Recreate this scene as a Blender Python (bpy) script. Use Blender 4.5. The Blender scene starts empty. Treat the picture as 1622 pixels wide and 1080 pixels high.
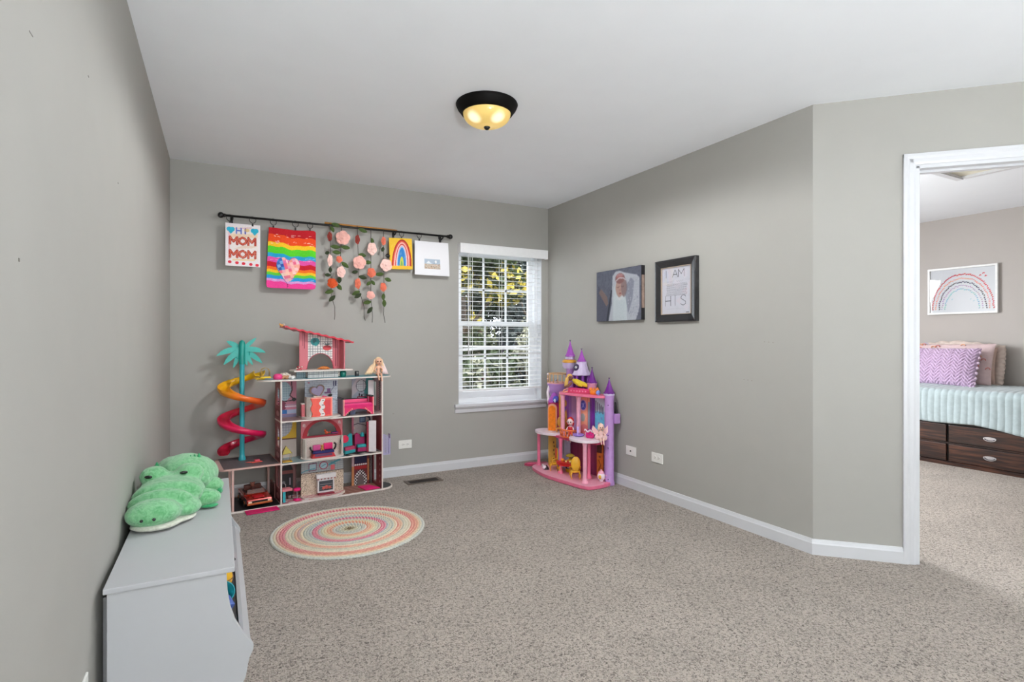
import bpy, bmesh, math, random
import numpy as np
from mathutils import Vector, Matrix, Euler

PI = math.pi
R = math.radians
sc = bpy.context.scene
col = sc.collection
rnd = random.Random(7)

# ------------------------------------------------------------------ camera, world, sun, window and fill lights, exposure
cd = bpy.data.cameras.new('camera')
cam = bpy.data.objects.new('camera', cd)
col.objects.link(cam)
cam.location = (0, 0, 1.17)
cam.rotation_euler = (R(90), 0, R(-28.35))
cd.sensor_width = 36
cd.lens = 36 * 860 / 1622
cd.shift_y = -4 / 1622
cd.clip_start = 0.05
cd.clip_end = 200
sc.camera = cam

w = bpy.data.worlds.new('sky')
sc.world = w
w.use_nodes = True
wn = w.node_tree
wn.nodes['Background'].inputs[0].default_value = (0.86, 0.93, 1.0, 1)
wn.nodes['Background'].inputs[1].default_value = 4.6

sd = bpy.data.lights.new('sun', 'SUN')
sd.energy = 3.0
sd.angle = R(1)
sd.color = (1.0, 0.93, 0.80)
sun = bpy.data.objects.new('sun', sd)
col.objects.link(sun)
sun.rotation_euler = (R(42), 0, R(-12))     # high sun behind the house, lights the trees beyond the window

def area(name, loc, direction, sx, sy, power, color=(1, 1, 1), portal=False):
    d = bpy.data.lights.new(name, 'AREA')
    d.shape = 'RECTANGLE'
    d.size = sx
    d.size_y = sy
    d.energy = power
    d.color = color
    if portal:
        d.cycles.is_portal = True
    o = bpy.data.objects.new(name, d)
    col.objects.link(o)
    o.location = loc
    o.rotation_euler = Vector(direction).to_track_quat('-Z', 'Z').to_euler()
    return o

area('window_portal', (2.33, 4.70, 1.30), (0, -1, 0), 0.90, 1.5, 1, portal=True)
area('hall_fill_light', (3.99, -0.85, 1.50), (-1, 0, 0), 1.25, 1.4, 4, (0.93, 0.965, 1.0))  # added side fill, set outside an unseen hall window
area('rear_fill_light', (0.95, -2.76, 1.45), (0, 1, 0.35), 1.9, 1.5, 10, (0.93, 0.965, 1.0))  # added soft fill from behind the camera, tilted upwards
area('bedroom_window_daylight', (4.05, 4.68, 1.45), (0, -1, -0.45), 1.4, 1.4, 190, (0.94, 0.965, 1.0))

area('ceiling_fill_light', (0.45, -2.25, 0.42), (0, 0.0, 1), 0.30, 0.30, 265, (0.91, 0.96, 1.0))  # added uplight, bounces off the ceiling to brighten the whole room

sc.view_settings.view_transform = 'Standard'
sc.view_settings.look = 'None'
sc.view_settings.gamma = 1
sc.view_settings.use_curve_mapping = False
sc.view_settings.exposure = 0.10
sc.cycles.max_bounces = 10
sc.cycles.diffuse_bounces = 6
sc.cycles.transparent_max_bounces = 16
sc.cycles.caustics_reflective = False
sc.cycles.caustics_refractive = False

# ------------------------------------------------------------------ helpers: colour and material
def lin1(c):
    return c / 12.92 if c <= 0.04045 else ((c + 0.055) / 1.055) ** 2.4

def rgb(r, g, b):
    return (lin1(r / 255), lin1(g / 255), lin1(b / 255), 1)

MATS = {}
def mat(name, c, rough=0.55, metal=0.0, var=0.06, nscale=30.0, bump=0.0, bscale=200.0, sheen=0.0,
        emis=None, estr=0.0, coat=0.0, spec=0.5, sub=0.0):
    """plain procedural material: a base colour broken up a little by noise, optional noise bump"""
    if name in MATS:
        return MATS[name]
    m = bpy.data.materials.new(name)
    m.use_nodes = True
    nt = m.node_tree
    b = nt.nodes['Principled BSDF']
    b.inputs['Roughness'].default_value = rough
    b.inputs['Metallic'].default_value = metal
    b.inputs['Specular IOR Level'].default_value = spec
    b.inputs['Sheen Weight'].default_value = sheen
    b.inputs['Coat Weight'].default_value = coat
    tc = nt.nodes.new('ShaderNodeTexCoord')
    nz = nt.nodes.new('ShaderNodeTexNoise')
    nz.inputs['Scale'].default_value = nscale
    nz.inputs['Detail'].default_value = 3
    nt.links.new(tc.outputs['Object'], nz.inputs['Vector'])
    rp = nt.nodes.new('ShaderNodeValToRGB')
    c4 = rgb(*c)
    rp.color_ramp.elements[0].position = 0.3
    rp.color_ramp.elements[1].position = 0.7
    rp.color_ramp.elements[0].color = tuple(x * (1 - var) for x in c4[:3]) + (1,)
    rp.color_ramp.elements[1].color = tuple(min(1, x * (1 + var)) for x in c4[:3]) + (1,)
    nt.links.new(nz.outputs['Fac'], rp.inputs[0])
    nt.links.new(rp.outputs[0], b.inputs['Base Color'])
    if bump > 0:
        n2 = nt.nodes.new('ShaderNodeTexNoise')
        n2.inputs['Scale'].default_value = bscale
        n2.inputs['Detail'].default_value = 4
        nt.links.new(tc.outputs['Object'], n2.inputs['Vector'])
        bp = nt.nodes.new('ShaderNodeBump')
        bp.inputs['Strength'].default_value = bump
        bp.inputs['Distance'].default_value = 0.004
        nt.links.new(n2.outputs['Fac'], bp.inputs['Height'])
        nt.links.new(bp.outputs[0], b.inputs['Normal'])
    if emis:
        b.inputs['Emission Color'].default_value = rgb(*emis)
        b.inputs['Emission Strength'].default_value = estr
    MATS[name] = m
    return m

def print_mat(name, rough=0.6, coat=0.0, bump=0.0, bscale=300):
    """flat print: colours come from the colour attribute 'ink'"""
    if name in MATS:
        return MATS[name]
    m = bpy.data.materials.new(name)
    m.use_nodes = True
    nt = m.node_tree
    b = nt.nodes['Principled BSDF']
    b.inputs['Roughness'].default_value = rough
    b.inputs['Coat Weight'].default_value = coat
    a = nt.nodes.new('ShaderNodeVertexColor')
    a.layer_name = 'ink'
    nt.links.new(a.outputs[0], b.inputs['Base Color'])
    if bump > 0:
        tc = nt.nodes.new('ShaderNodeTexCoord')
        n2 = nt.nodes.new('ShaderNodeTexNoise')
        n2.inputs['Scale'].default_value = bscale
        nt.links.new(tc.outputs['Object'], n2.inputs['Vector'])
        bp = nt.nodes.new('ShaderNodeBump')
        bp.inputs['Strength'].default_value = bump
        bp.inputs['Distance'].default_value = 0.003
        nt.links.new(n2.outputs['Fac'], bp.inputs['Height'])
        nt.links.new(bp.outputs[0], b.inputs['Normal'])
    MATS[name] = m
    return m

def glass_mat(name, tint=(1, 1, 1, 1), rough=0.02, fac=0.08):
    m = bpy.data.materials.new(name)
    m.use_nodes = True
    nt = m.node_tree
    nt.nodes.clear()
    out = nt.nodes.new('ShaderNodeOutputMaterial')
    mx = nt.nodes.new('ShaderNodeMixShader')
    tr = nt.nodes.new('ShaderNodeBsdfTransparent')
    tr.inputs[0].default_value = tint
    gl = nt.nodes.new('ShaderNodeBsdfGlossy')
    gl.inputs['Roughness'].default_value = rough
    mx.inputs[0].default_value = fac
    nt.links.new(tr.outputs[0], mx.inputs[1])
    nt.links.new(gl.outputs[0], mx.inputs[2])
    nt.links.new(mx.outputs[0], out.inputs[0])
    return m

# ------------------------------------------------------------------ helpers: objects
def tag(o, label=None, cat=None, group=None, kind=None):
    if label: o['label'] = label
    if cat: o['category'] = cat
    if group: o['group'] = group
    if kind: o['kind'] = kind
    return o

def thing(name, label, cat, loc=(0, 0, 0), rz=0.0, group=None):
    o = bpy.data.objects.new(name, None)
    o.empty_display_size = 0.05
    col.objects.link(o)
    o.location = loc
    o.rotation_euler = (0, 0, rz)
    return tag(o, label, cat, group)

def linko(name, me, parent=None, m=None):
    o = bpy.data.objects.new(name, me)
    col.objects.link(o)
    if parent is not None:
        o.parent = parent
    if m is not None:
        me.materials.append(m)
    return o

def copy_tree(o, parent=None):
    c = o.copy()
    col.objects.link(c)
    c.parent = parent
    for ch in list(o.children):
        copy_tree(ch, c)
    return c

class MB:
    """collects vertices and faces, builds ONE mesh object"""
    def __init__(s, M=None):
        s.v = []
        s.f = []
        s.sm = []
        s.M = M
    def add(s, vs, fs, smooth=False, M=None):
        n = len(s.v)
        if M is not None:
            vs = [M @ Vector(p) for p in vs]
        s.v += [tuple(p) for p in vs]
        s.f += [tuple(i + n for i in f) for f in fs]
        s.sm += [smooth] * len(fs)
        return s
    def box(s, x0, x1, y0, y1, z0, z1, M=None, c=0.0):
        if c > 0:
            c = min(c, (x1 - x0) * .49, (y1 - y0) * .49, (z1 - z0) * .49)
            bm = bmesh.new()
            bmesh.ops.create_cube(bm, size=1)
            for v in bm.verts:
                v.co = Vector(((x0 + x1) / 2 + v.co.x * (x1 - x0), (y0 + y1) / 2 + v.co.y * (y1 - y0), (z0 + z1) / 2 + v.co.z * (z1 - z0)))
            bmesh.ops.bevel(bm, geom=bm.edges[:], offset=c, segments=2, affect='EDGES', profile=0.6)
            bm.verts.index_update()
            vs = [v.co.copy() for v in bm.verts]
            fs = [[v.index for v in f.verts] for f in bm.faces]
            bm.free()
            return s.add(vs, fs, False, M)
        vs = [(x0, y0, z0), (x1, y0, z0), (x1, y1, z0), (x0, y1, z0), (x0, y0, z1), (x1, y0, z1), (x1, y1, z1), (x0, y1, z1)]
        fs = [(0, 3, 2, 1), (4, 5, 6, 7), (0, 1, 5, 4), (1, 2, 6, 5), (2, 3, 7, 6), (3, 0, 4, 7)]
        return s.add(vs, fs, False, M)
    def cbox(s, c, d, rot=(0, 0, 0), bev=0.0):
        M = Matrix.Translation(c) @ Euler(rot).to_matrix().to_4x4()
        return s.box(-d[0] / 2, d[0] / 2, -d[1] / 2, d[1] / 2, -d[2] / 2, d[2] / 2, M, bev)
    def lathe(s, prof, c=(0, 0, 0), n=24, M=None, cap=True, smooth=True, sx=1.0, sy=1.0):
        vs, fs = [], []
        for r, z in prof:
            for k in range(n):
                a = 2 * PI * k / n
                vs.append((c[0] + r * math.cos(a) * sx, c[1] + r * math.sin(a) * sy, c[2] + z))
        for j in range(len(prof) - 1):
            for k in range(n):
                a, b = j * n + k, j * n + (k + 1) % n
                fs.append((a, b, b + n, a + n))
        s.add(vs, fs, smooth, M)
        if cap:
            L = (len(prof) - 1) * n
            if prof[0][0] > 1e-6:
                s.add(vs[:n], [tuple(reversed(range(n)))], False, M)
            if prof[-1][0] > 1e-6:
                s.add(vs[L:], [tuple(range(n))], False, M)
        return s
    def cyl(s, c, r, z0, z1, n=20, r2=None):
        return s.lathe([(r, z0), (r if r2 is None else r2, z1)], c, n)
    def tube(s, pts, r, n=8, closed=False):
        pts = [Vector(p) for p in pts]
        m = len(pts)
        rs = r if isinstance(r, (list, tuple)) else [r] * m
        vs, fs = [], []
        up = Vector((0, 0, 1))
        prev = None
        for i, p in enumerate(pts):
            if closed:
                t = pts[(i + 1) % m] - pts[i - 1]
            else:
                t = pts[min(i + 1, m - 1)] - pts[max(i - 1, 0)]
            if t.length < 1e-9:
                t = Vector((0, 0, 1))
            t.normalize()
            if prev is None:
                a = t.cross(up)
                if a.length < 1e-3:
                    a = t.cross(Vector((1, 0, 0)))
            else:
                a = prev - t * prev.dot(t)
                if a.length < 1e-6:
                    a = t.cross(Vector((1, 0, 0)))
            a.normalize()
            prev = a
            b = t.cross(a)
            for k in range(n):
                q = 2 * PI * k / n
                vs.append(p + (a * math.cos(q) + b * math.sin(q)) * rs[i])
        segs = m if closed else m - 1
        for i in range(segs):
            for k in range(n):
                a0 = i * n + k
                a1 = i * n + (k + 1) % n
                b0 = ((i + 1) % m) * n + k
                b1 = ((i + 1) % m) * n + (k + 1) % n
                fs.append((a0, a1, b1, b0))
        if not closed:
            fs.append(tuple(reversed(range(n))))
            fs.append(tuple(range((m - 1) * n, m * n)))
        return s.add(vs, fs, True)
    def ell(s, c, r, n=16, rot=(0, 0, 0)):
        M = Matrix.Translation(c) @ Euler(rot).to_matrix().to_4x4()
        if not isinstance(r, (tuple, list)):
            r = (r, r, r)
        h = max(6, n // 2)
        prof = [(math.sin(PI * j / h), -math.cos(PI * j / h)) for j in range(h + 1)]
        vs, fs = [], []
        vs.append((0, 0, -r[2]))
        for j in range(1, h):
            for k in range(n):
                a = 2 * PI * k / n
                vs.append((prof[j][0] * math.cos(a) * r[0], prof[j][0] * math.sin(a) * r[1], prof[j][1] * r[2]))
        vs.append((0, 0, r[2]))
        T = len(vs) - 1
        for k in range(n):
            fs.append((0, 1 + (k + 1) % n, 1 + k))
            fs.append((T, T - n + k, T - n + (k + 1) % n))
        for j in range(h - 2):
            for k in range(n):
                a, b = 1 + j * n + k, 1 + j * n + (k + 1) % n
                fs.append((a, b, b + n, a + n))
        return s.add(vs, fs, True, M)
    def prism(s, poly, a, b, axis='z', M=None):
        """poly of 2D points extruded a..b; axis z: (x,y); axis y: (x,z); axis x: (y,z)"""
        n = len(poly)
        def P(p, h):
            if axis == 'z': return (p[0], p[1], h)
            if axis == 'y': return (p[0], h, p[1])
            return (h, p[0], p[1])
        vs = [P(p, a) for p in poly] + [P(p, b) for p in poly]
        fs = [tuple(range(n)), tuple(range(n, 2 * n))]
        fs += [(k, (k + 1) % n, n + (k + 1) % n, n + k) for k in range(n)]
        return s.add(vs, fs, False, M)
    def build(s, name, m, parent=None, org=None, bevel=0.0, fix=True, rz=0.0):
        me = bpy.data.meshes.new(name)
        vs = s.v
        if org is not None:
            q = Matrix.Rotation(-rz, 4, 'Z') @ Matrix.Translation(-Vector(org))
            vs = [tuple(q @ Vector(p)) for p in vs]
        me.from_pydata(vs, [], s.f)
        me.polygons.foreach_set('use_smooth', s.sm)
        if fix:
            bm = bmesh.new()
            bm.from_mesh(me)
            bmesh.ops.recalc_face_normals(bm, faces=bm.faces[:])
            bm.to_mesh(me)
            bm.free()
        me.update()
        o = linko(name, me, parent, m)
        if bevel > 0:
            bv = o.modifiers.new('bevel', 'BEVEL')
            bv.width = bevel
            bv.segments = 2
            bv.limit_method = 'ANGLE'
            bv.angle_limit = R(50)
        return o

def bx(name, m, parent, x0, x1, y0, y1, z0, z1, c=0.0):
    return MB().box(x0, x1, y0, y1, z0, z1, None, c).build(name, m, parent)

def skin(name, m, parent, verts, edges, radii, sub=1, loc=(0, 0, 0)):
    """one continuous body grown over a skeleton; radii one per vertex"""
    me = bpy.data.meshes.new(name)
    me.from_pydata([tuple(Vector(v) + Vector(loc)) for v in verts], edges, [])
    o = linko(name, me, parent, m)
    sk = o.modifiers.new('skin', 'SKIN')
    sk.use_smooth_shade = True
    for i, r in enumerate(radii):
        me.skin_vertices[0].data[i].radius = (r, r)
        me.skin_vertices[0].data[i].use_root = (i == 0)
    sb = o.modifiers.new('sub', 'SUBSURF')
    sb.levels = sub
    sb.render_levels = sub
    return o

# ------------------------------------------------------------------ helpers: printed sheets
class Art:
    """picture of w x h metres drawn on a grid; origin at the lower left"""
    def __init__(s, w, h, step, base):
        s.w, s.h = w, h
        s.nx = max(3, int(round(w / step)) + 1)
        s.ny = max(3, int(round(h / step)) + 1)
        xs = np.linspace(0, w, s.nx)
        zs = np.linspace(0, h, s.ny)
        s.X, s.Z = np.meshgrid(xs, zs)
        s.C = np.zeros((s.ny, s.nx, 3))
        s.C[:] = np.array(base) / 255.0
        s.keep = np.ones((s.ny, s.nx), bool)
        s.rg = np.random.RandomState(5)
    def put(s, mask, c, a=1.0):
        c = np.array(c) / 255.0
        s.C[mask] = s.C[mask] * (1 - a) + c * a
        return s
    def rect(s, x0, x1, z0, z1, c, a=1.0):
        return s.put((s.X >= x0) & (s.X <= x1) & (s.Z >= z0) & (s.Z <= z1), c, a)
    def ell(s, x, z, rx, rz, c, a=1.0, rot=0.0):
        dx, dz = s.X - x, s.Z - z
        q, p = math.cos(rot), math.sin(rot)
        return s.put(((dx * q + dz * p) / rx) ** 2 + ((-dx * p + dz * q) / rz) ** 2 <= 1, c, a)
    def line(s, pts, t, c, a=1.0):
        m = np.zeros_like(s.keep)
        for (x0, z0), (x1, z1) in zip(pts[:-1], pts[1:]):
            L2 = (x1 - x0) ** 2 + (z1 - z0) ** 2 + 1e-12
            u = np.clip(((s.X - x0) * (x1 - x0) + (s.Z - z0) * (z1 - z0)) / L2, 0, 1)
            m |= (s.X - x0 - u * (x1 - x0)) ** 2 + (s.Z - z0 - u * (z1 - z0)) ** 2 <= (t / 2) ** 2
        return s.put(m, c, a)
    def pmask(s, pts):
        m = np.zeros_like(s.keep)
        n = len(pts)
        for i in range(n):
            (x0, z0), (x1, z1) = pts[i], pts[(i + 1) % n]
            if z0 == z1:
                continue
            cr = ((z0 > s.Z) != (z1 > s.Z)) & (s.X < (x1 - x0) * (s.Z - z0) / (z1 - z0) + x0)
            m ^= cr
        return m
    def poly(s, pts, c, a=1.0):
        return s.put(s.pmask(pts), c, a)
    def noise(s, amt, cells=None):
        if cells is None:
            n = s.rg.rand(s.ny, s.nx, 1) - 0.5
        else:
            ky, kx = cells
            g = s.rg.rand(ky, kx)
            yi = (np.arange(s.ny) * ky // s.ny)
            xi = (np.arange(s.nx) * kx // s.nx)
            n = g[yi][:, xi][:, :, None] - 0.5
        s.C = np.clip(s.C + n * amt, 0, 1)
        return s
    def grid(s, pitch, t, c, a=1.0, x0=0.0, z0=0.0, region=None):
        m = (((s.X - x0) % pitch) < t) | (((s.Z - z0) % pitch) < t)
        if region is not None:
            m &= region
        return s.put(m, c, a)
    def blur(s, k=1):
        for _ in range(k):
            P = np.pad(s.C, ((1, 1), (1, 1), (0, 0)), 'edge')
            s.C = (P[:-2, 1:-1] + P[2:, 1:-1] + P[1:-1, :-2] + P[1:-1, 2:] + 2 * P[1:-1, 1:-1]) / 6
        return s
    def text(s, word, x, z, cw, ch, t, c, a=1.0, gap=0.25):
        for chx in word:
            for st in GLYPH.get(chx, []):
                s.line([(x + px * cw, z + pz * ch) for px, pz in st], t, c, a)
            x += cw * (1 + gap)
        return s
    def build(s, name, parent, thick=0.004, m=None, bend=None, loc=(0, 0, 0), rot=(0, 0, 0), edge=None):
        ny, nx = s.ny, s.nx
        Y = np.zeros_like(s.X) if bend is None else bend(s.X, s.Z)
        front = np.stack([s.X, Y, s.Z], -1).reshape(-1, 3)
        back = front + np.array([0, thick, 0])
        N = nx * ny
        k = s.keep
        kc = k[:-1, :-1] & k[1:, :-1] & k[:-1, 1:] & k[1:, 1:]
        jj, ii = np.nonzero(kc)
        a = jj * nx + ii
        F = np.stack([a, a + 1, a + nx + 1, a + nx], 1)
        B = np.stack([a, a + nx, a + nx + 1, a + 1], 1) + N
        kp = np.zeros((ny + 1, nx + 1), bool)
        kp[1:ny, 1:nx] = kc
        S = []
        for dj, di, p, q in ((0, -1, nx, 0), (0, 1, 1, nx + 1), (-1, 0, 0, 1), (1, 0, nx + 1, nx)):
            nb = kp[1 + dj:ny + dj, 1 + di:nx + di]
            j2, i2 = np.nonzero(kc & ~nb)
            b = j2 * nx + i2
            S.append(np.stack([b + p, b + q, b + q + N, b + p + N], 1))
        faces = np.concatenate([F, B] + S).astype(np.int32)
        V = np.concatenate([front, back])
        used = np.unique(faces)
        remap = -np.ones(2 * N, np.int32)
        remap[used] = np.arange(len(used))
        faces = remap[faces]
        C = s.C.reshape(-1, 3)
        E_ = C if edge is None else np.tile(np.array(edge) / 255.0, (N, 1))
        CC = np.concatenate([C, E_])[used]
        CL = np.where(CC <= 0.04045, CC / 12.92, ((CC + 0.055) / 1.055) ** 2.4)
        V = V[used]
        me = bpy.data.meshes.new(name)
        me.vertices.add(len(V))
        me.vertices.foreach_set('co', V.astype(np.float32).ravel())
        me.loops.add(len(faces) * 4)
        me.loops.foreach_set('vertex_index', faces.ravel())
        me.polygons.add(len(faces))
        me.polygons.foreach_set('loop_start', np.arange(0, len(faces) * 4, 4, dtype=np.int32))
        me.update(calc_edges=True)
        me.validate()
        at = me.color_attributes.new('ink', 'FLOAT_COLOR', 'POINT')
        at.data.foreach_set('color', np.concatenate([CL, np.ones((len(CL), 1))], 1).astype(np.float32).ravel())
        o = linko(name, me, parent, m or print_mat('printed_board'))
        o.location = loc
        o.rotation_euler = rot
        return o

GLYPH = {
    'M': [[(0, 0), (0, 1), (.5, .35), (1, 1), (1, 0)]],
    'O': [[(.5, 0), (.1, .2), (0, .5), (.1, .8), (.5, 1), (.9, .8), (1, .5), (.9, .2), (.5, 0)]],
    'H': [[(0, 0), (0, 1)], [(1, 0), (1, 1)], [(0, .5), (1, .5)]],
    'I': [[(.5, 0), (.5, 1)]],
    'i': [[(.5, 0), (.5, .62)], [(.5, .85), (.5, .95)]],
    'A': [[(0, 0), (.5, 1), (1, 0)], [(.2, .36), (.8, .36)]],
    'S': [[(.95, .85), (.75, .98), (.4, 1), (.1, .85), (.1, .65), (.5, .5), (.9, .35), (.9, .13), (.6, 0), (.25, .02), (.03, .15)]],
}

# ------------------------------------------------------------------ the setting
def carpet_mat():
    m = bpy.data.materials.new('carpet')
    m.use_nodes = True
    nt = m.node_tree
    L = nt.links
    b = nt.nodes['Principled BSDF']
    b.inputs['Roughness'].default_value = 0.95
    b.inputs['Sheen Weight'].default_value = 0.15
    b.inputs['Specular IOR Level'].default_value = 0.1
    tc = nt.nodes.new('ShaderNodeTexCoord')
    n1 = nt.nodes.new('ShaderNodeTexNoise')
    n1.inputs['Scale'].default_value = 95
    n1.inputs['Detail'].default_value = 4
    n1.inputs['Distortion'].default_value = 1.3
    n2 = nt.nodes.new('ShaderNodeTexNoise')
    n2.inputs['Scale'].default_value = 3.2
    n2.inputs['Detail'].default_value = 3
    n3 = nt.nodes.new('ShaderNodeTexNoise')
    n3.inputs['Scale'].default_value = 180
    n3.inputs['Detail'].default_value = 2
    for n in (n1, n2, n3):
        L.new(tc.outputs['Object'], n.inputs['Vector'])
    r1 = nt.nodes.new('ShaderNodeValToRGB')
    r1.color_ramp.elements[0].position = 0.32
    r1.color_ramp.elements[0].color = rgb(100, 90, 82)
    r1.color_ramp.elements[1].position = 0.56
    r1.color_ramp.elements[1].color = rgb(196, 184, 172)
    L.new(n1.outputs['Fac'], r1.inputs[0])
    r2 = nt.nodes.new('ShaderNodeValToRGB')
    r2.color_ramp.elements[0].position = 0.35
    r2.color_ramp.elements[0].color = (0.90, 0.90, 0.90, 1)
    r2.color_ramp.elements[1].position = 0.65
    r2.color_ramp.elements[1].color = (1, 1, 1, 1)
    L.new(n2.outputs['Fac'], r2.inputs[0])
    mx = nt.nodes.new('ShaderNodeMix')
    mx.data_type = 'RGBA'
    mx.blend_type = 'MULTIPLY'
    mx.inputs[0].default_value = 1
    L.new(r1.outputs[0], mx.inputs[6])
    L.new(r2.outputs[0], mx.inputs[7])
    L.new(mx.outputs[2], b.inputs['Base Color'])
    ad = nt.nodes.new('ShaderNodeMath')
    ad.operation = 'ADD'
    L.new(n1.outputs['Fac'], ad.inputs[0])
    L.new(n3.outputs['Fac'], ad.inputs[1])
    bp = nt.nodes.new('ShaderNodeBump')
    bp.inputs['Strength'].default_value = 0.8
    bp.inputs['Distance'].default_value = 0.012
    L.new(ad.outputs[0], bp.inputs['Height'])
    L.new(bp.outputs[0], b.inputs['Normal'])
    return m

CARPET = carpet_mat()
WALL = mat('wall_paint', (171, 169, 163), rough=0.75, var=0.012, nscale=6, bump=0.05, bscale=350, spec=0.25)
WALL2 = mat('bedroom_paint', (178, 172, 167), rough=0.8, var=0.01, nscale=6, bump=0.05, bscale=350, spec=0.25)
CEIL = mat('ceiling_paint', (243, 246, 250), rough=0.9, var=0.008, nscale=5, bump=0.05, bscale=250, spec=0.2)
TRIM = mat('white_trim_paint', (213, 214, 217), rough=0.35, var=0.01, nscale=10)
BLACK = mat('black_metal', (18, 17, 17), rough=0.4, var=0.1)

def structure(o):
    o['kind'] = 'structure'
    return o

structure(bx('floor', CARPET, None, -0.5, 7.0, -2.8, 4.7, -0.10, 0.0))
structure(bx('ceiling', CEIL, None, -0.5, 7.0, -2.8, 4.7, 2.44, 2.60))
wl = structure(bx('wall_left', WALL, None, -0.425, -0.305, -2.8, 4.70, 0, 2.44))
# marks left on the wall by old pins and tape
for (v, z, a, b_) in ((1.301, 1.731, .022, .0022), (1.801, 1.865, .008, .003), (2.282, 1.703, .010, .003), (1.233, 1.306, .006, .006)):
    MB().box(-0.3055, -0.3043, v - a / 2, v + a / 2, z - b_ / 2, z + b_ / 2).build('scuff_mark', mat('scuff', (110, 105, 98)), wl)

# back wall with the window opening u 1.89..2.767, z 0.576..2.00
WU0, WU1, WZ0, WZ1 = 1.892, 2.767, 0.578, 2.005
q = MB()
q.box(-0.305, WU0, 4.52, 4.68, 0, 2.44).box(WU1, 2.95, 4.52, 4.68, 0, 2.44)
q.box(WU0, WU1, 4.52, 4.68, 0, WZ0).box(WU0, WU1, 4.52, 4.68, WZ1, 2.44)
wb = structure(q.build('wall_back', WALL, None))
MB().box(1.29, 1.306, 4.5188, 4.5205, .532, .5345).build('scuff_mark', mat('scuff', (110, 105, 98)), wb)
wr = structure(MB().prism([(2.84, 4.52), (2.84, 1.82), (2.95, 1.866), (2.95, 4.52)], 0, 2.44).build('wall_right', WALL, None))
for v, z in ((2.088, 1.144), (2.231, .912)):
    for k in range(3):
        MB().box(2.8392, 2.8406, v - .03 + k * .028, v - .024 + k * .028, z + .002 * k, z + .0045 + .002 * k).build('scuff_mark', mat('scuff_pale', (140, 133, 126)), wr)

# diagonal wall with the doorway, local x runs along the wall, local y through it
DZ = R(-45)
DR = thing('wall_diagonal', None, None, (2.84, 1.82, 0), DZ)
structure(DR)
D0, D1, DH = 0.482, 1.245, 2.062
MB().box(0, D0 - .0, 0, .11, 0, 2.44).box(D1, 1.43, 0, .11, 0, 2.44).box(D0, D1, 0, .11, DH, 2.44).build('wall_panel', WALL, DR)
# casing, jamb and stop of the doorway
T1 = thing('trim_1', None, None, (2.84, 1.82, 0), DZ)
structure(T1)
def casing(x0, x1, z0, z1, horiz, y0=-0.016, side=1):
    q = MB()
    wd = .057
    # stepped profile: thick outer back band, thinner inner edge
    if horiz:
        prof = [(z0, 0), (z0, -.009), (z0 + .012, -.012), (z0 + .030, -.012), (z0 + .042, -.017), (z0 + .057, -.015), (z0 + .057, 0)]
        q.prism([(b, a) for a, b in prof], x0, x1, 'x')
    else:
        s0 = x0 if side > 0 else x1
        prof = [(s0 + side * a, b) for a, b in [(0, 0), (0, -.009), (.012, -.012), (.030, -.012), (.042, -.017), (.057, -.015), (.057, 0)]]
        q.prism(prof, z0, z1, 'z')
    return q
casing(D0 - .063, D0 - .006, 0, DH + .063, False, side=-1).build('door_casing', TRIM, T1)
casing(D1 + .006, D1 + .063, 0, DH + .063, False, side=1).build('door_casing', TRIM, T1)
casing(D0 - .063, D1 + .063, DH + .006, 0, True).build('head_casing', TRIM, T1)
MB().box(D0 - .006, D0 + .012, -.002, .112, 0, DH).build('door_jamb', TRIM, T1)
MB().box(D1 - .012, D1 + .006, -.002, .112, 0, DH).build('door_jamb', TRIM, T1)
MB().box(D0 - .006, D1 + .006, -.002, .112, DH - .012, DH + .006).build('head_jamb', TRIM, T1)
MB().box(D0 + .012, D1 - .012, .045, .08, DH - .024, DH - .012).box(D0 + .012, D0 + .024, .045, .08, 0, DH - .012).box(D1 - .024, D1 - .012, .045, .08, 0, DH - .012).build('door_stop', TRIM, T1)

# shell outside the picture: hall wall and rear wall with windows added for fill light, bedroom walls
q = MB()
q.box(3.85, 3.97, .80, .89, 0, 2.44).box(3.85, 3.97, -.2, .82, 0, 2.44).box(3.85, 3.97, -2.8, -1.5, 0, 2.44)
q.box(3.85, 3.97, -1.5, -.2, 0, .8).box(3.85, 3.97, -1.5, -.2, 2.2, 2.44)
structure(q.build('wall_hall', WALL, None))
q = MB()
q.box(-.425, 0.0, -2.74, -2.6, 0, 2.44).box(1.9, 3.97, -2.74, -2.6, 0, 2.44).box(0, 1.9, -2.74, -2.6, 0, .7).box(0, 1.9, -2.74, -2.6, 2.2, 2.44)
structure(q.build('wall_rear', WALL, None))
structure(bx('wall_bedroom_back', WALL2, None, 6.79, 6.91, 0.0, 4.7, 0, 2.44))
q = MB()
q.box(2.95, 3.35, 4.52, 4.66, 0, 2.44).box(4.75, 6.79, 4.52, 4.66, 0, 2.44).box(3.35, 4.75, 4.52, 4.66, 0, .75).box(3.35, 4.75, 4.52, 4.66, 2.15, 2.44)
structure(q.build('wall_bedroom_left', WALL2, None))
structure(bx('wall_bedroom_right', WALL2, None, 3.97, 6.91, 0.0, .12, 0, 2.44))

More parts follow.
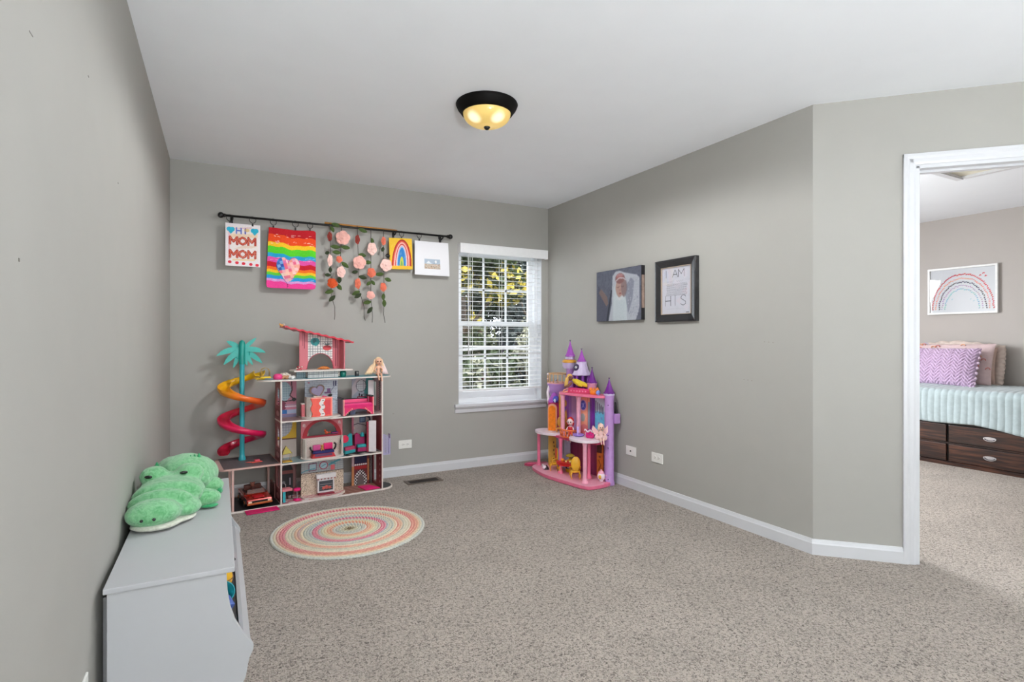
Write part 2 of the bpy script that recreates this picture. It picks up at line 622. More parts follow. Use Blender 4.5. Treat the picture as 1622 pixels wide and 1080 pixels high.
def window_frame(name, plane, a0, a1, z0, z1, y0, y1):
    t = thing(name, None, None)
    structure(t)
    def b(nm, p0, p1, q0, q1, d0=y0, d1=y1):
        if plane == 'v':
            bx(nm, TRIM, t, p0, p1, d0, d1, q0, q1)
        else:
            bx(nm, TRIM, t, d0, d1, p0, p1, q0, q1)
    b('frame_side', a0, a0 + .05, z0, z1)
    b('frame_side', a1 - .05, a1, z0, z1)
    b('frame_rail', a0 + .05, a1 - .05, z0, z0 + .05)
    b('frame_rail', a0 + .05, a1 - .05, z1 - .05, z1)
    b('meeting_rail', a0 + .05, a1 - .05, (z0 + z1) / 2 - .02, (z0 + z1) / 2 + .02)
    return t
window_frame('added_window_2', 'u', -1.5, -.2, .8, 2.2, 3.90, 3.96)  # unseen window, added to carry the side fill
window_frame('added_window_3', 'v', 0, 1.9, .7, 2.2, -2.72, -2.66)  # unseen window, added to carry the rear fill
window_frame('window_4', 'v', 3.35, 4.75, .75, 2.15, 4.58, 4.64)

# baseboards
def baseboard(name, p0, p1, h=0.083, t=0.014):
    a, b = Vector((p0[0], p0[1], 0)), Vector((p1[0], p1[1], 0))
    d = (b - a)
    L = d.length
    ang = math.atan2(d.y, d.x)
    q = MB()
    q.prism([(0, 0), (-t, 0), (-t, h * .72), (-t * .75, h * .80), (-t * .45, h), (0, h)], 0, L, 'x')
    o = q.build(name, TRIM, None)
    o.location = a
    o.rotation_euler = (0, 0, ang)
    return structure(o)
# the board is on the right-hand side of the direction of travel
baseboard('baseboard_back', (-0.305, 4.52), (2.84, 4.52))
baseboard('baseboard_right', (2.84, 4.52), (2.84, 1.82 - .004))
baseboard('baseboard_diagonal', (2.835, 1.825), (2.84 + (D0 - .063) * .7071, 1.82 - (D0 - .063) * .7071))
baseboard('baseboard_left', (-0.305, -2.6), (-0.305, 4.52))
baseboard('baseboard_bedroom', (6.79, 4.52), (6.79, 0.12))

# ------------------------------------------------------------------ window 1: reveal, sill, double-hung sashes with grilles
VIN = mat('white_vinyl', (235, 236, 238), rough=0.3, var=0.01)
W1 = thing('window_1', None, None)
structure(W1)
GL = glass_mat('window_glass', fac=.035)
fy0, fy1 = 4.60, 4.68
q = MB()
q.box(WU0, WU0 + .035, fy0, fy1, WZ0, WZ1).box(WU1 - .035, WU1, fy0, fy1, WZ0, WZ1)
q.box(WU0 + .035, WU1 - .035, fy0, fy1, WZ0, WZ0 + .04).box(WU0 + .035, WU1 - .035, fy0, fy1, WZ1 - .035, WZ1)
q.build('window_frame', VIN, W1)
q = MB()   # painted reveal boards
q.box(WU0 - .0, WU0 + .006, 4.521, 4.60, WZ0, WZ1).box(WU1 - .006, WU1, 4.521, 4.60, WZ0, WZ1).box(WU0, WU1, 4.521, 4.60, WZ1 - .006, WZ1)
q.build('reveal_board', TRIM, W1)
zm = 1.305
def sash(nm, z0, z1, y0, y1, rb):
    u0, u1 = WU0 + .035, WU1 - .035
    f = MB()
    f.box(u0, u0 + .045, y0, y1, z0, z1).box(u1 - .045, u1, y0, y1, z0, z1)
    f.box(u0 + .045, u1 - .045, y0, y1, z0, z0 + rb).box(u0 + .045, u1 - .045, y0, y1, z1 - .036, z1)
    f = f.build(nm, VIN, W1)
    g0, g1, h0, h1 = u0 + .045, u1 - .045, z0 + rb, z1 - .036
    ym = (y0 + y1) / 2
    bx('pane', GL, f, g0, g1, ym - .003, ym + .003, h0, h1)
    for k in (1, 2):
        x = g0 + (g1 - g0) * k / 3
        bx('muntin', VIN, f, x - .009, x + .009, ym + .004, ym + .012, h0, h1)
    z = (h0 + h1) / 2
    bx('muntin', VIN, f, g0, g1, ym + .004, ym + .012, z - .009, z + .009)
sash('upper_sash', zm - .02, WZ1 - .035, 4.645, 4.675, .036)
sash('lower_sash', WZ0 + .04, zm + .025, 4.612, 4.642, .06)
bx('sash_lock', VIN, W1, 2.30, 2.36, 4.598, 4.614, zm + .018, zm + .032, .004)
q = MB()
q.box(WU0 - .045, WU1 + .05, 4.478, 4.519, WZ0 - .022, WZ0 + .003, None, .004).box(WU0 + .001, WU1 - .001, 4.515, 4.602, WZ0 + .0005, WZ0 + .003)
q.build('window_stool', TRIM, W1)
q = MB()
q.prism([(4.521, WZ0 - .022), (4.492, WZ0 - .022), (4.494, WZ0 - .034), (4.505, WZ0 - .045), (4.507, WZ0 - .075), (4.521, WZ0 - .078)], WU0 - .036, WU1 + .041, 'x')
q.build('window_apron', TRIM, W1)

# blind
BL = thing('window_blind', 'white slatted horizontal blind hanging in the window, a few slats bent', 'blind', (2.33, 4.54, 2.0))
SL = mat('blind_slat', (244, 244, 244), rough=0.45, var=0.015)
o_ = (2.33, 4.54, 2.0)
MB().box(1.885, 2.800, 4.455, 4.462, 1.935, 2.012, None, .002).box(1.885, 1.892, 4.462, 4.515, 1.935, 2.012).box(2.793, 2.800, 4.462, 4.515, 1.935, 2.012).box(1.885, 2.8, 4.455, 4.515, 2.012, 2.02).build('valance', SL, BL, o_)
MB().box(1.90, 2.76, 4.522, 4.572, 1.955, 1.998).build('head_rail', SL, BL, o_)
def slat_mesh(bend, tilt, sag=0.0):
    q = MB()
    n = 12
    vs, fs = [], []
    X0, X1 = -.432, .432
    for i in range(n + 1):
        x = X0 + (X1 - X0) * i / n
        dz = bend * math.sin(PI * i / n) + sag * (i / n - .5)
        for k, (y, z) in enumerate(((-.022, 0), (-.011, .0022), (.0, .003), (.011, .0022), (.022, 0), (.011, .0006), (0, .0014), (-.011, .0006))):
            yy = y * math.cos(tilt) - z * math.sin(tilt)
            zz = y * math.sin(tilt) + z * math.cos(tilt)
            vs.append((x, yy, zz + dz))
    for i in range(n):
        for k in range(8):
            a, b = i * 8 + k, i * 8 + (k + 1) % 8
            fs.append((a, b, b + 8, a + 8))
    fs.append(tuple(range(8)))
    fs.append(tuple(range(n * 8, n * 8 + 8)))
    q.add(vs, fs)
    return q
base = slat_mesh(0, R(1)).build('slat', SL, BL)
NS = 30
zt, zb = 1.915, .735
bent = {20: (-.010, R(24), .0), 21: (.016, R(30), -.010), 22: (.006, R(-22), .012), 18: (-.006, R(10), 0), 24: (-.005, R(8), .004), 27: (-.006, R(9), -.004)}
for i in range(NS):
    z = zt + (zb - zt) * i / (NS - 1)
    if i in bent:
        o = slat_mesh(*bent[i]).build('slat', SL, BL)
    elif i == 0:
        o = base
    else:
        o = base.copy()
        col.objects.link(o)
        o.rotation_euler.x = R(rnd.uniform(-1.5, 1.5) + (3 if i > 17 else 0))
        o.rotation_euler.y = R(rnd.uniform(-.25, .25))
    o.location = (0, 0.005, z - 2.0)
MB().box(1.898, 2.762, 4.521, 4.569, .690, .708, None, .004).build('bottom_rail', SL, BL, o_)
for u in (2.03, 2.33, 2.63):
    MB().box(u - .0016, u + .0016, 4.5185, 4.5195, .70, 1.96).box(u - .0016, u + .0016, 4.5715, 4.5725, .70, 1.96).build('ladder_tape', SL, BL, o_)
MB().tube([(1.985, 4.512, 1.95), (1.984, 4.510, 1.5), (1.988, 4.511, 1.02)], .004, 6).build('tilt_wand', SL, BL, o_)
MB().tube([(2.70, 4.514, 1.95), (2.70, 4.514, 1.25)], .0015, 5).tube([(2.71, 4.514, 1.95), (2.712, 4.514, 1.22)], .0015, 5).lathe([(.002, 0), (.006, -.02), (.006, -.03)], (2.712, 4.514, 1.22), 8).build('lift_cord', SL, BL, o_)

# ------------------------------------------------------------------ outside: lawn, hedge, trees
GRASS = mat('lawn_grass', (44, 54, 26), rough=0.9, var=0.35, nscale=2.0)
structure(bx('ground', GRASS, None, -30, 50, 4.75, 60, -0.65, -0.6))
def leafmat(name, c, v):
    return mat(name, c, rough=0.55, var=v, nscale=1.6)
def foliage(name, m, parent, blobs, n, size, seed, cone=None):
    rg = np.random.RandomState(seed)
    P = []
    tot = sum(b[3] ** 2 for b in blobs)
    for (x, y, z, r) in blobs:
        k = int(n * r * r / tot)
        d = rg.normal(size=(k, 3))
        d /= np.linalg.norm(d, axis=1)[:, None]
        rad = r * (0.55 + 0.45 * rg.rand(k, 1) ** .5)
        P.append(np.array([[x, y, z]]) + d * rad * np.array([[1, 1, .85]]))
    P = np.concatenate(P)
    n = len(P)
    A = rg.normal(size=(n, 3)); A /= np.linalg.norm(A, axis=1)[:, None]
    B = np.cross(A, rg.normal(size=(n, 3))); B /= np.linalg.norm(B, axis=1)[:, None]
    sz = size * (0.6 + 0.8 * rg.rand(n, 1))
    V = np.stack([P - A * sz, P + B * sz * .5, P + A * sz, P - B * sz * .5], 1).reshape(-1, 3)
    F = np.arange(4 * n).reshape(n, 4)
    me = bpy.data.meshes.new(name)
    me.from_pydata(V.tolist(), [], F.tolist())
    o = linko(name, me, parent, m)
    return o
BARK = mat('bark', (88, 74, 60), rough=0.9, var=0.3, nscale=8, bump=.5, bscale=30)
def tree(name, label, x, y, h, r, m, n, size, seed, tr=.12, cone=False, m2=None, n2=0, group=None):
    t = thing(name, label, 'tree', (x, y, -.6), 0, group)
    rr = random.Random(seed)
    blobs = []
    if cone:
        for k in range(16):
            f = k / 15
            for j in range(5):
                a = rr.uniform(0, 2 * PI)
                q = r * (1 - f) * .8
                blobs.append((q * math.cos(a), q * math.sin(a), .5 + f * (h - .5), .14 + .33 * (1 - f)))
    else:
        for k in range(22):
            a = rr.uniform(0, 2 * PI)
            q = r * math.sqrt(rr.random()) * .8
            blobs.append((q * math.cos(a), q * math.sin(a), h * rr.uniform(.25, .95), r * rr.uniform(.25, .45)))
    foliage('foliage', m, t, blobs, n, size, seed)
    if m2:
        foliage('blossom', m2, t, blobs[::2], n2, size * 1.1, seed + 1)
    q = MB()
    q.tube([(0, 0, 0), (.03, .02, h * .4), (0, 0, h * .8)], [tr, tr * .7, tr * .25], 8)
    for k in range(5):
        a = rr.uniform(0, 2 * PI)
        z0 = h * rr.uniform(.25, .6)
        q.tube([(0, 0, z0), (r * .4 * math.cos(a), r * .4 * math.sin(a), z0 + h * .12), (r * .7 * math.cos(a), r * .7 * math.sin(a), z0 + h * .2)], [tr * .4, tr * .25, tr * .1], 6)
    q.build('trunk', BARK, t)
    return t
G_DARK = leafmat('leaf_dark', (18, 28, 15), .4)
G_MID = leafmat('leaf_mid', (44, 58, 24), .35)
G_PALE = leafmat('leaf_pale', (100, 106, 76), .25)
G_YEL = leafmat('leaf_yellow', (164, 148, 54), .15)
G_BLUE = leafmat('leaf_blue', (42, 54, 54), .3)
G_SIL = leafmat('leaf_silver', (132, 132, 112), .2)
tree('broadleaf_tree', 'green tree with yellow clusters outside the left of the window', 4.35, 10.2, 4.7, 1.1, G_MID, 6500, .085, 3, m2=G_YEL, n2=2600)
tree('conifer', 'blue grey conifer outside the middle of the window', 6.4, 11.0, 3.6, 1.0, G_BLUE, 5200, .07, 4, cone=True)
tree('ornamental_shrub', 'pale leaved shrub low in front of the conifer outside', 5.45, 9.0, 2.2, .7, G_SIL, 2600, .06, 5, .04)
tree('ornamental_shrub', 'olive green shrub outside behind the lower left panes', 3.95, 8.2, 1.5, .65, G_MID, 2200, .06, 6, .04, m2=G_SIL, n2=500)
tree('broadleaf_tree', 'dark green tree outside the right edge of the window', 8.9, 12.2, 6.0, 1.7, G_DARK, 6000, .11, 8)
tree('broadleaf_tree', 'tall dark tree far outside behind the yellow flecked one', 5.2, 17.0, 7.0, 1.8, G_DARK, 7500, .13, 9)
tree('broadleaf_tree', 'pale green tree outside seen through the upper middle panes', 6.3, 13.6, 5.2, 1.2, G_PALE, 3000, .09, 10, m2=G_YEL, n2=1000)
hd = foliage('hedge', G_DARK, None, [(i * 1.1 + 1.0, 20.3 + (i % 2) * .7, z, 1.3) for i in range(13) for z in (.2, 1.6, 3.0, 4.4)], 16000, .17, 12)
tag(hd, 'tall dark hedge closing the yard behind all the trees outside', 'hedge')

# ------------------------------------------------------------------ ceiling light
CL = thing('ceiling_light', 'round flush ceiling light with black rim and amber glass bowl', 'lamp', (1.279, 2.657, 2.44))
MB().lathe([(.165, 0), (.168, -.006), (.163, -.018), (.158, -.028), (.148, -.040), (.140, -.052), (.132, -.056), (.128, -.050), (.128, -.012)], n=48, cap=False).build('canopy', mat('bronze_black', (9, 7, 6), rough=.6, spec=.15, var=.15), CL)
def bowl_mat():
    m = bpy.data.materials.new('amber_glass')
    m.use_nodes = True
    nt = m.node_tree
    L = nt.links
    b = nt.nodes['Principled BSDF']
    b.inputs['Base Color'].default_value = rgb(226, 196, 116)
    b.inputs['Roughness'].default_value = 0.18
    tc = nt.nodes.new('ShaderNodeTexCoord')
    # glow round the two bulbs behind the glass
    acc = None
    for px, py in ((-.088, -.030), (.020, -.088)):
        vm = nt.nodes.new('ShaderNodeVectorMath')
        vm.operation = 'DISTANCE'
        vm.inputs[1].default_value = (px, py, -.094)
        L.new(tc.outputs['Object'], vm.inputs[0])
        mr = nt.nodes.new('ShaderNodeMapRange')
        mr.interpolation_type = 'SMOOTHSTEP'
        mr.inputs['From Min'].default_value = .050
        mr.inputs['From Max'].default_value = .018
        L.new(vm.outputs['Value'], mr.inputs['Value'])
        if acc is None:
            acc = mr.outputs[0]
        else:
            mm = nt.nodes.new('ShaderNodeMath')
            mm.operation = 'MAXIMUM'
            L.new(acc, mm.inputs[0])
            L.new(mr.outputs[0], mm.inputs[1])
            acc = mm.outputs[0]
    rp = nt.nodes.new('ShaderNodeValToRGB')
    rp.color_ramp.elements[0].color = (0.38, 0.255, 0.075, 1)
    rp.color_ramp.elements[1].color = (1.0, 0.92, 0.74, 1)
    L.new(acc, rp.inputs[0])
    L.new(rp.outputs[0], b.inputs['Emission Color'])
    b.inputs['Emission Strength'].default_value = 1.0
    tr = nt.nodes.new('ShaderNodeBsdfTransparent')
    mx = nt.nodes.new('ShaderNodeMixShader')
    mx.inputs[0].default_value = .12
    out = nt.nodes['Material Output']
    L.new(b.outputs[0], mx.inputs[1])
    L.new(tr.outputs[0], mx.inputs[2])
    L.new(mx.outputs[0], out.inputs[0])
    return m
prof = [(.130, -.046), (.128, -.062)] + [(.126 * math.cos(a), -.062 - .062 * math.sin(a)) for a in [PI / 2 * k / 12 for k in range(1, 12)]] + [(.004, -.1245)]
MB().lathe(prof, n=48, cap=False).build('glass_bowl', bowl_mat(), CL)
MB().lathe([(.0, -.140), (.008, -.138), (.014, -.132), (.018, -.126), (.016, -.121), (.0, -.119)], n=16, cap=False).build('finial', BLACK, CL)
ld = bpy.data.lights.new('ceiling_bulb', 'SPOT')
ld.energy = 74
ld.spot_size = R(180)
ld.spot_blend = .22
ld.color = (.96, .98, 1.0)
ld.shadow_soft_size = .12
lo = bpy.data.objects.new('ceiling_bulb', ld)
col.objects.link(lo)
lo.parent = CL
lo.location = (0, 0, -.19)

TL = thing('added_uplight', 'added squat black uplight brightening the ceiling from behind the camera', 'lamp', (0.45, -2.25, 0))  # unseen lamp body, added to hold the ceiling fill light
MB().lathe([(.12, 0), (.125, .01), (.11, .02), (.03, .03), (.02, .06), (.02, .30), (.0, .30)], n=32, cap=False).build('base', BLACK, TL)
MB().lathe([(.0, .295), (.05, .30), (.14, .33), (.21, .385), (.212, .39), (.14, .34), (.05, .31), (0, .305)], n=36, cap=False).build('bowl', mat('lamp_bowl_white', (235, 233, 228)), TL)

# ------------------------------------------------------------------ outlets and plates, floor register
PL = mat('plate_plastic', (236, 235, 230), rough=.3, var=.01)
DK = mat('slot_dark', (40, 38, 36), rough=.6)
def plate(name, label, loc, rz, cat='outlet', kind='duplex'):
    t = thing(name, label, cat, loc, rz)
    MB().box(-.058, .058, -.006, 0, -.036, .036, None, .004).build('cover_plate', PL, t)
    if kind == 'duplex':
        for s_ in (-1, 1):
            f = MB().lathe([(.0165, 0), (.0165, .0025)], (0, 0, 0), 16, Matrix.Translation((s_ * .0195, -.006, 0)) @ Matrix.Rotation(R(90), 4, 'X')).build('receptacle', PL, t)
            MB().box(s_ * .0195 - .006, s_ * .0195 - .001, -.0092, -.0084, .0035, .0065).box(s_ * .0195 - .006, s_ * .0195 - .001, -.0092, -.0084, -.0065, -.0035).lathe([(.0026, 0), (.0026, .001)], (0, 0, 0), 8, Matrix.Translation((s_ * .0195 + .007, -.0084, 0)) @ Matrix.Rotation(R(90), 4, 'X')).build('slot', DK, f)
        MB().ell((0, -.006, 0), .003, 8).build('screw', PL, t)
    else:
        MB().lathe([(.006, 0), (.006, .002), (.0042, .004), (.0042, .008)], (0, 0, 0), 12, Matrix.Translation((0, -.006, 0)) @ Matrix.Rotation(R(90), 4, 'X')).build('jack', DK, t)
        for s_ in (-1, 1):
            MB().ell((s_ * .042, -.006, 0), .003, 8).build('screw', PL, t)
    return t
plate('wall_outlet', 'white duplex outlet on the back wall right of the dollhouse', (1.400, 4.52, .266), 0)
plate('cable_plate', 'white wall plate with a single cable jack by the castle', (2.84, 3.297, .290), R(-90), 'wall plate', 'jack')
plate('wall_outlet', 'white duplex outlet on the right wall beside the cable plate', (2.84, 3.008, .291), R(-90))
plate('wall_outlet', 'white outlet low on the left wall beside the white toy bin unit', (-.305, 1.71, .268), R(90))

RG = thing('floor_register', 'brown metal floor vent in the carpet between dollhouse and window', 'vent', (1.475, 4.262, 0))
BR = mat('register_brown', (112, 98, 88), rough=.5, metal=.2, var=.1)
q = MB()
q.box(-.148, .148, -.064, -.044, 0, .006).box(-.148, .148, .044, .064, 0, .006).box(-.148, -.122, -.044, .044, 0, .006).box(.122, .148, -.044, .044, 0, .006)
q.build('vent_frame', BR, RG)
bx('vent_well', DK, RG, -.122, .122, -.044, .044, .0005, .0012)
lv = bx('louver', mat('louver_dark', (62, 52, 46), rough=.5), RG, -.0022, .0022, -.043, .043, .0015, .0052)
lv.location = (-.114, 0, 0)
for k in range(1, 17):
    o = lv.copy()
    col.objects.link(o)
    o.location = (-.114 + k * .01425, 0, 0)

# ------------------------------------------------------------------ braided rug
def rug():
    NR, K, NA = 27, 6, 420
    Rr = .452
    rg = np.random.RandomState(3)
    pal = [((186, 190, 186), (212, 210, 196)), ((222, 208, 178), (206, 196, 176)), ((205, 128, 126), (226, 196, 180)), ((200, 92, 112), (222, 168, 160)),
           ((203, 96, 122), (226, 176, 172)), ((212, 196, 170), (226, 218, 196)), ((222, 214, 190), (204, 200, 180)), ((176, 178, 164), (218, 206, 184)),
           ((222, 168, 142), (214, 196, 170)), ((214, 132, 120), (224, 190, 166)), ((222, 200, 168), (226, 214, 190)), ((160, 172, 166), (216, 210, 188)),
           ((214, 208, 184), (196, 196, 180)), ((146, 160, 170), (212, 206, 190)), ((202, 100, 126), (218, 160, 164)), ((204, 92, 120), (224, 178, 170)),
           ((178, 172, 160), (220, 210, 184)), ((216, 208, 176), (192, 192, 166)), ((214, 188, 150), (222, 210, 180)), ((222, 148, 118), (220, 196, 166)),
           ((214, 128, 104), (208, 190, 168)), ((182, 182, 174), (216, 210, 194)), ((150, 158, 156), (206, 200, 184)), ((168, 172, 160), (214, 208, 186)),
           ((186, 176, 150), (206, 200, 176)), ((132, 120, 96), (190, 180, 150)), ((104, 84, 60), (150, 130, 100))]
    rads = np.linspace(0.004, 1, NR * K + 1)
    A = np.arange(NA) * 2 * PI / NA
    V = np.zeros((len(rads), NA, 3))
    C = np.zeros((len(rads), NA, 3))
    for i, f in enumerate(rads):
        ring = min(NR - 1, int((1 - f) * NR * .9999))
        fr = ((1 - f) * NR) % 1.0
        # slightly squarish rings towards the middle, like the hand-laid braid
        rr = Rr * f * (1 + .012 * np.sin(3 * A + 1) + .03 * (1 - f) * np.sin(2 * A + .6))
        circ = max(8, int(2 * PI * Rr * f / .021))
        ph = A * circ + ring * 1.7
        if i == len(rads) - 1:
            rr = rr + .0035 * np.sin(ph)
        prof = math.sin(PI * min(max(fr, 0.02), .98)) ** .6
        z = .004 + .006 * prof + .0022 * np.sin(ph + (fr - .5) * 3.5) * prof
        if i == len(rads) - 1:
            z = z * 0 + .002
        V[i, :, 0] = rr * np.cos(A)
        V[i, :, 1] = rr * np.sin(A)
        V[i, :, 2] = z
        a, b = pal[ring]
        a, b = np.array(a) / 255., np.array(b) / 255.
        mix = (0.5 + 0.5 * np.sign(np.sin(ph * 1.0 + (fr - .5) * 6)))[:, None]
        c = a * mix + b * (1 - mix)
        # long dye runs change colour round the ring
        if ring in (2, 3, 4):
            wv = np.clip(.5 + .8 * np.sin(A + 2.6), 0, 1)[:, None] * .45
            c = c * (1 - wv) + np.array([222, 176, 130]) / 255. * wv
        if ring in (9, 16, 12):
            wv = np.clip(np.sin(A * 1.0 - .6), 0, 1)[:, None] * .5
            c = c * (1 - wv) + np.array([150, 168, 180]) / 255. * wv
        c = c * (.93 + .12 * rg.rand(NA, 1))
        C[i] = np.clip(c, 0, 1)
    n = len(rads)
    bot = V[-1].copy(); bot[:, 2] = 0.0
    Vx = np.concatenate([V.reshape(-1, 3), bot, [[0, 0, .006], [0, 0, 0]]])
    Cx = np.concatenate([C.reshape(-1, 3), C[-1], [C[0, 0]], [C[0, 0]]])
    F = []
    for i in range(n):
        b0 = i * NA
        for k in range(NA):
            k2 = (k + 1) % NA
            F.append((b0 + k, b0 + NA + k, b0 + NA + k2, b0 + k2))
    top = (n + 1) * NA
    for k in range(NA):
        k2 = (k + 1) % NA
        F.append((k, k2, top))
        F.append((n * NA + k2, n * NA + k, top + 1))
    me = bpy.data.meshes.new('braided_rug')
    me.from_pydata(Vx.tolist(), [], F)
    me.polygons.foreach_set('use_smooth', [True] * len(F))
    CL_ = np.where(Cx <= .04045, Cx / 12.92, ((Cx + .055) / 1.055) ** 2.4)
    at = me.color_attributes.new('ink', 'FLOAT_COLOR', 'POINT')
    at.data.foreach_set('color', np.concatenate([CL_, np.ones((len(CL_), 1))], 1).astype(np.float32).ravel())
    o = linko('braided_rug', me, None, print_mat('rug_yarn', rough=.95, bump=.3, bscale=250))
    o.location = (.703, 3.395, .001)
    tag(o, 'round braided rug in pink and cream rings on the carpet', 'rug')
rug()

# ------------------------------------------------------------------ curtain rod with rings, drawings and garland on the back wall
RODZ, RODY = 2.060, 4.44
CR = thing('curtain_rod', 'thin black curtain rod with ball ends across the back wall', 'rod', (.9, RODY, RODZ))
o_ = (.9, RODY, RODZ)
MB().tube([(.03, RODY, RODZ), (1.765, RODY, RODZ)], .0085, 12).build('rod', BLACK, CR, o_)
for u, s_ in ((.012, -1), (1.782, 1)):
    MB().ell((u, RODY, RODZ), .0215, 16).tube([(u - s_ * .03, RODY, RODZ), (u - s_ * .018, RODY, RODZ)], .013, 10).build('finial', BLACK, CR, o_)
for u in (.082, 1.295, 1.715):
    q = MB()
    q.box(u - .009, u + .009, 4.512, 4.52, RODZ - .06, RODZ + .012)
    q.tube([(u, 4.515, RODZ - .02), (u, 4.48, RODZ - .022), (u, RODY + .004, RODZ - .015)], .0055, 8)
    q.tube([(u, RODY + .012, RODZ + .004), (u, RODY + .012, RODZ - .008), (u, RODY, RODZ - .014), (u, RODY - .012, RODZ - .008), (u, RODY - .012, RODZ + .004)], .0045, 6)
    q.build('bracket', BLACK, CR, o_)

def ring(u, label, clip_z=2.0):
    t = thing('curtain_ring', label, 'ring', (u, RODY, RODZ), 0, None)
    rr = .0235
    pts = [(rr * .25 * math.sin(a), rr * math.sin(a), -rr + .0085 + rr * math.cos(a)) for a in [2 * PI * k / 20 for k in range(20)]]
    # ring hangs on the rod, seen nearly face-on: plane of the ring contains the vertical and a skewed horizontal
    pts = [(rr * .93 * math.sin(a), rr * .36 * math.sin(a), -rr + .0085 + rr * math.cos(a)) for a in [2 * PI * k / 20 for k in range(20)]]
    MB().tube(pts, .0022, 6, closed=True).build('hoop', BLACK, t)
    zb = -2 * rr + .008
    MB().tube([(0, 0, zb), (0, 0, zb - .008)], .002, 6).box(-.006, .006, -.004, .004, zb - .024, zb - .006).build('clip', BLACK, t)
    return t
ring(.069, 'black clip ring on the left corner of the mom drawing')
ring(.218, 'black clip ring on the right corner of the mom drawing')
ring(.359, 'black clip ring on the left corner of the striped rainbow banner')
ring(.514, 'black clip ring at the middle of the striped rainbow banner')
ring(.619, 'black clip ring on the right corner of the striped rainbow banner')
ring(1.345, 'black clip ring holding the small yellow rainbow painting')
ring(1.499, 'black clip ring on the left corner of the white sheet')
ring(1.690, 'black clip ring on the right corner of the white sheet')

PAPER = print_mat('drawn_paper', rough=.8)
CLOTH = print_mat('printed_cloth', rough=.9, bump=.25, bscale=700)
# mom drawing
a = Art(.229, .310, .0022, (238, 230, 232))
a.noise(.05)
rgn = (a.X > .02) & (a.X < .215) & (a.Z > .05) & (a.Z < .29)
a.C[rgn] = a.C[rgn] * .85 + np.array([236, 214, 178]) / 255. * .15
for k in range(5):
    a.line([(.02 + k * .002, .05), (.018 + k * .003, .27), (.17, .285 + k * .001)], .0022, (226, 150, 170), .5)
for k in range(14):
    z = .205 + .002 * k + .004 * math.sin(k * 2.)
    a.line([(.03 + .003 * (k % 4), z), (.21, z + .012)], .002, (234, 170, 80), .35)
for k in range(12):
    a.line([(.06 + k * .01, .125 + k * .001), (.12 + k * .008, .155)], .002, (210, 150, 90), .45)
a.line([(.05, .045), (.19, .05)], .012, (238, 200, 130), .6)
for cx_, cz, sg in ((.035, .258, 1), (.192, .258, -1)):
    a.ell(cx_ - .010, cz + .008, .017, .017, (40, 176, 210))
    a.ell(cx_ + .010, cz + .008, .016, .017, (48, 184, 214))
    a.poly([(cx_ - .025, cz + .004), (cx_ + .025, cz + .004), (cx_, cz - .028)], (44, 178, 208))
a.text('H', .072, .240, .030, .038, .010, (100, 120, 200))
a.text('i', .118, .240, .024, .038, .010, (110, 110, 190))
a.ell(.14, .266, .018, .012, (226, 180, 90), .6)
for zz, wd in ((.160, .052), (.064, .052)):
    a.text('MOM', .030, zz, .046, .050, .0165, (170, 34, 30), 1, .30)
    a.text('MOM', .031, zz + .002, .045, .047, .006, (222, 96, 60), .75, .32)
sp = a.rg.rand(a.ny, a.nx) > .86
a.put(sp & (a.Z > .05) & (a.Z < .22) & (a.C[:, :, 1] < .45), (235, 200, 170), .8)
for k, x in enumerate((.028, .075, .118, .166, .208)):
    a.ell(x, .028 - k * .0035, .012, .0105, (222, 44, 66))
o = a.build('mom_drawing', None, .002, PAPER, lambda X, Z: .004 * np.sin(X * 14), (.040, RODY - .006, 1.698), (0, R(.0), 0))
tag(o, 'child drawing reading Hi MOM with blue hearts, leftmost on the rod', 'drawing')

# rainbow banner, a small striped cloth
W_, H_ = .352, .452
a = Art(W_, H_, .0026, (235, 60, 60))
wav = .006 * np.sin(a.X * 26) + .004 * np.sin(a.X * 61 + 1) - .02 * (a.X / W_)
Zw = a.Z - wav
bands = [(.452, .402, (190, 20, 34)), (.402, .344, (236, 74, 24)), (.344, .312, (250, 196, 36)), (.312, .262, (88, 206, 40)), (.262, .232, (34, 158, 206)),
         (.232, .196, (224, 80, 160)), (.196, .160, (196, 20, 40)), (.160, .138, (240, 110, 30)), (.138, .118, (244, 196, 40)), (.118, .096, (96, 200, 60)),
         (.096, .070, (36, 150, 210)), (.070, .052, (214, 150, 210)), (.052, -.1, (240, 66, 150))]
for z1, z0, c in bands:
    a.put((Zw <= z1 + (.03 if z1 == .452 else 0)) & (Zw > z0), c)
for k in range(26):
    x = rnd.uniform(.02, .33)
    z = .452 - rnd.choice([.045, .06, .10, .115]) + rnd.uniform(-.004, .004)
    a.line([(x, z), (x + rnd.uniform(.006, .02), z + rnd.uniform(-.004, .003))], .004, (250, 214, 200), .8)
    z = rnd.choice([.232, .214, .066, .052])
    a.line([(x, z), (x + .02, z + rnd.uniform(-.004, .004))], .003, (250, 220, 238), .6)
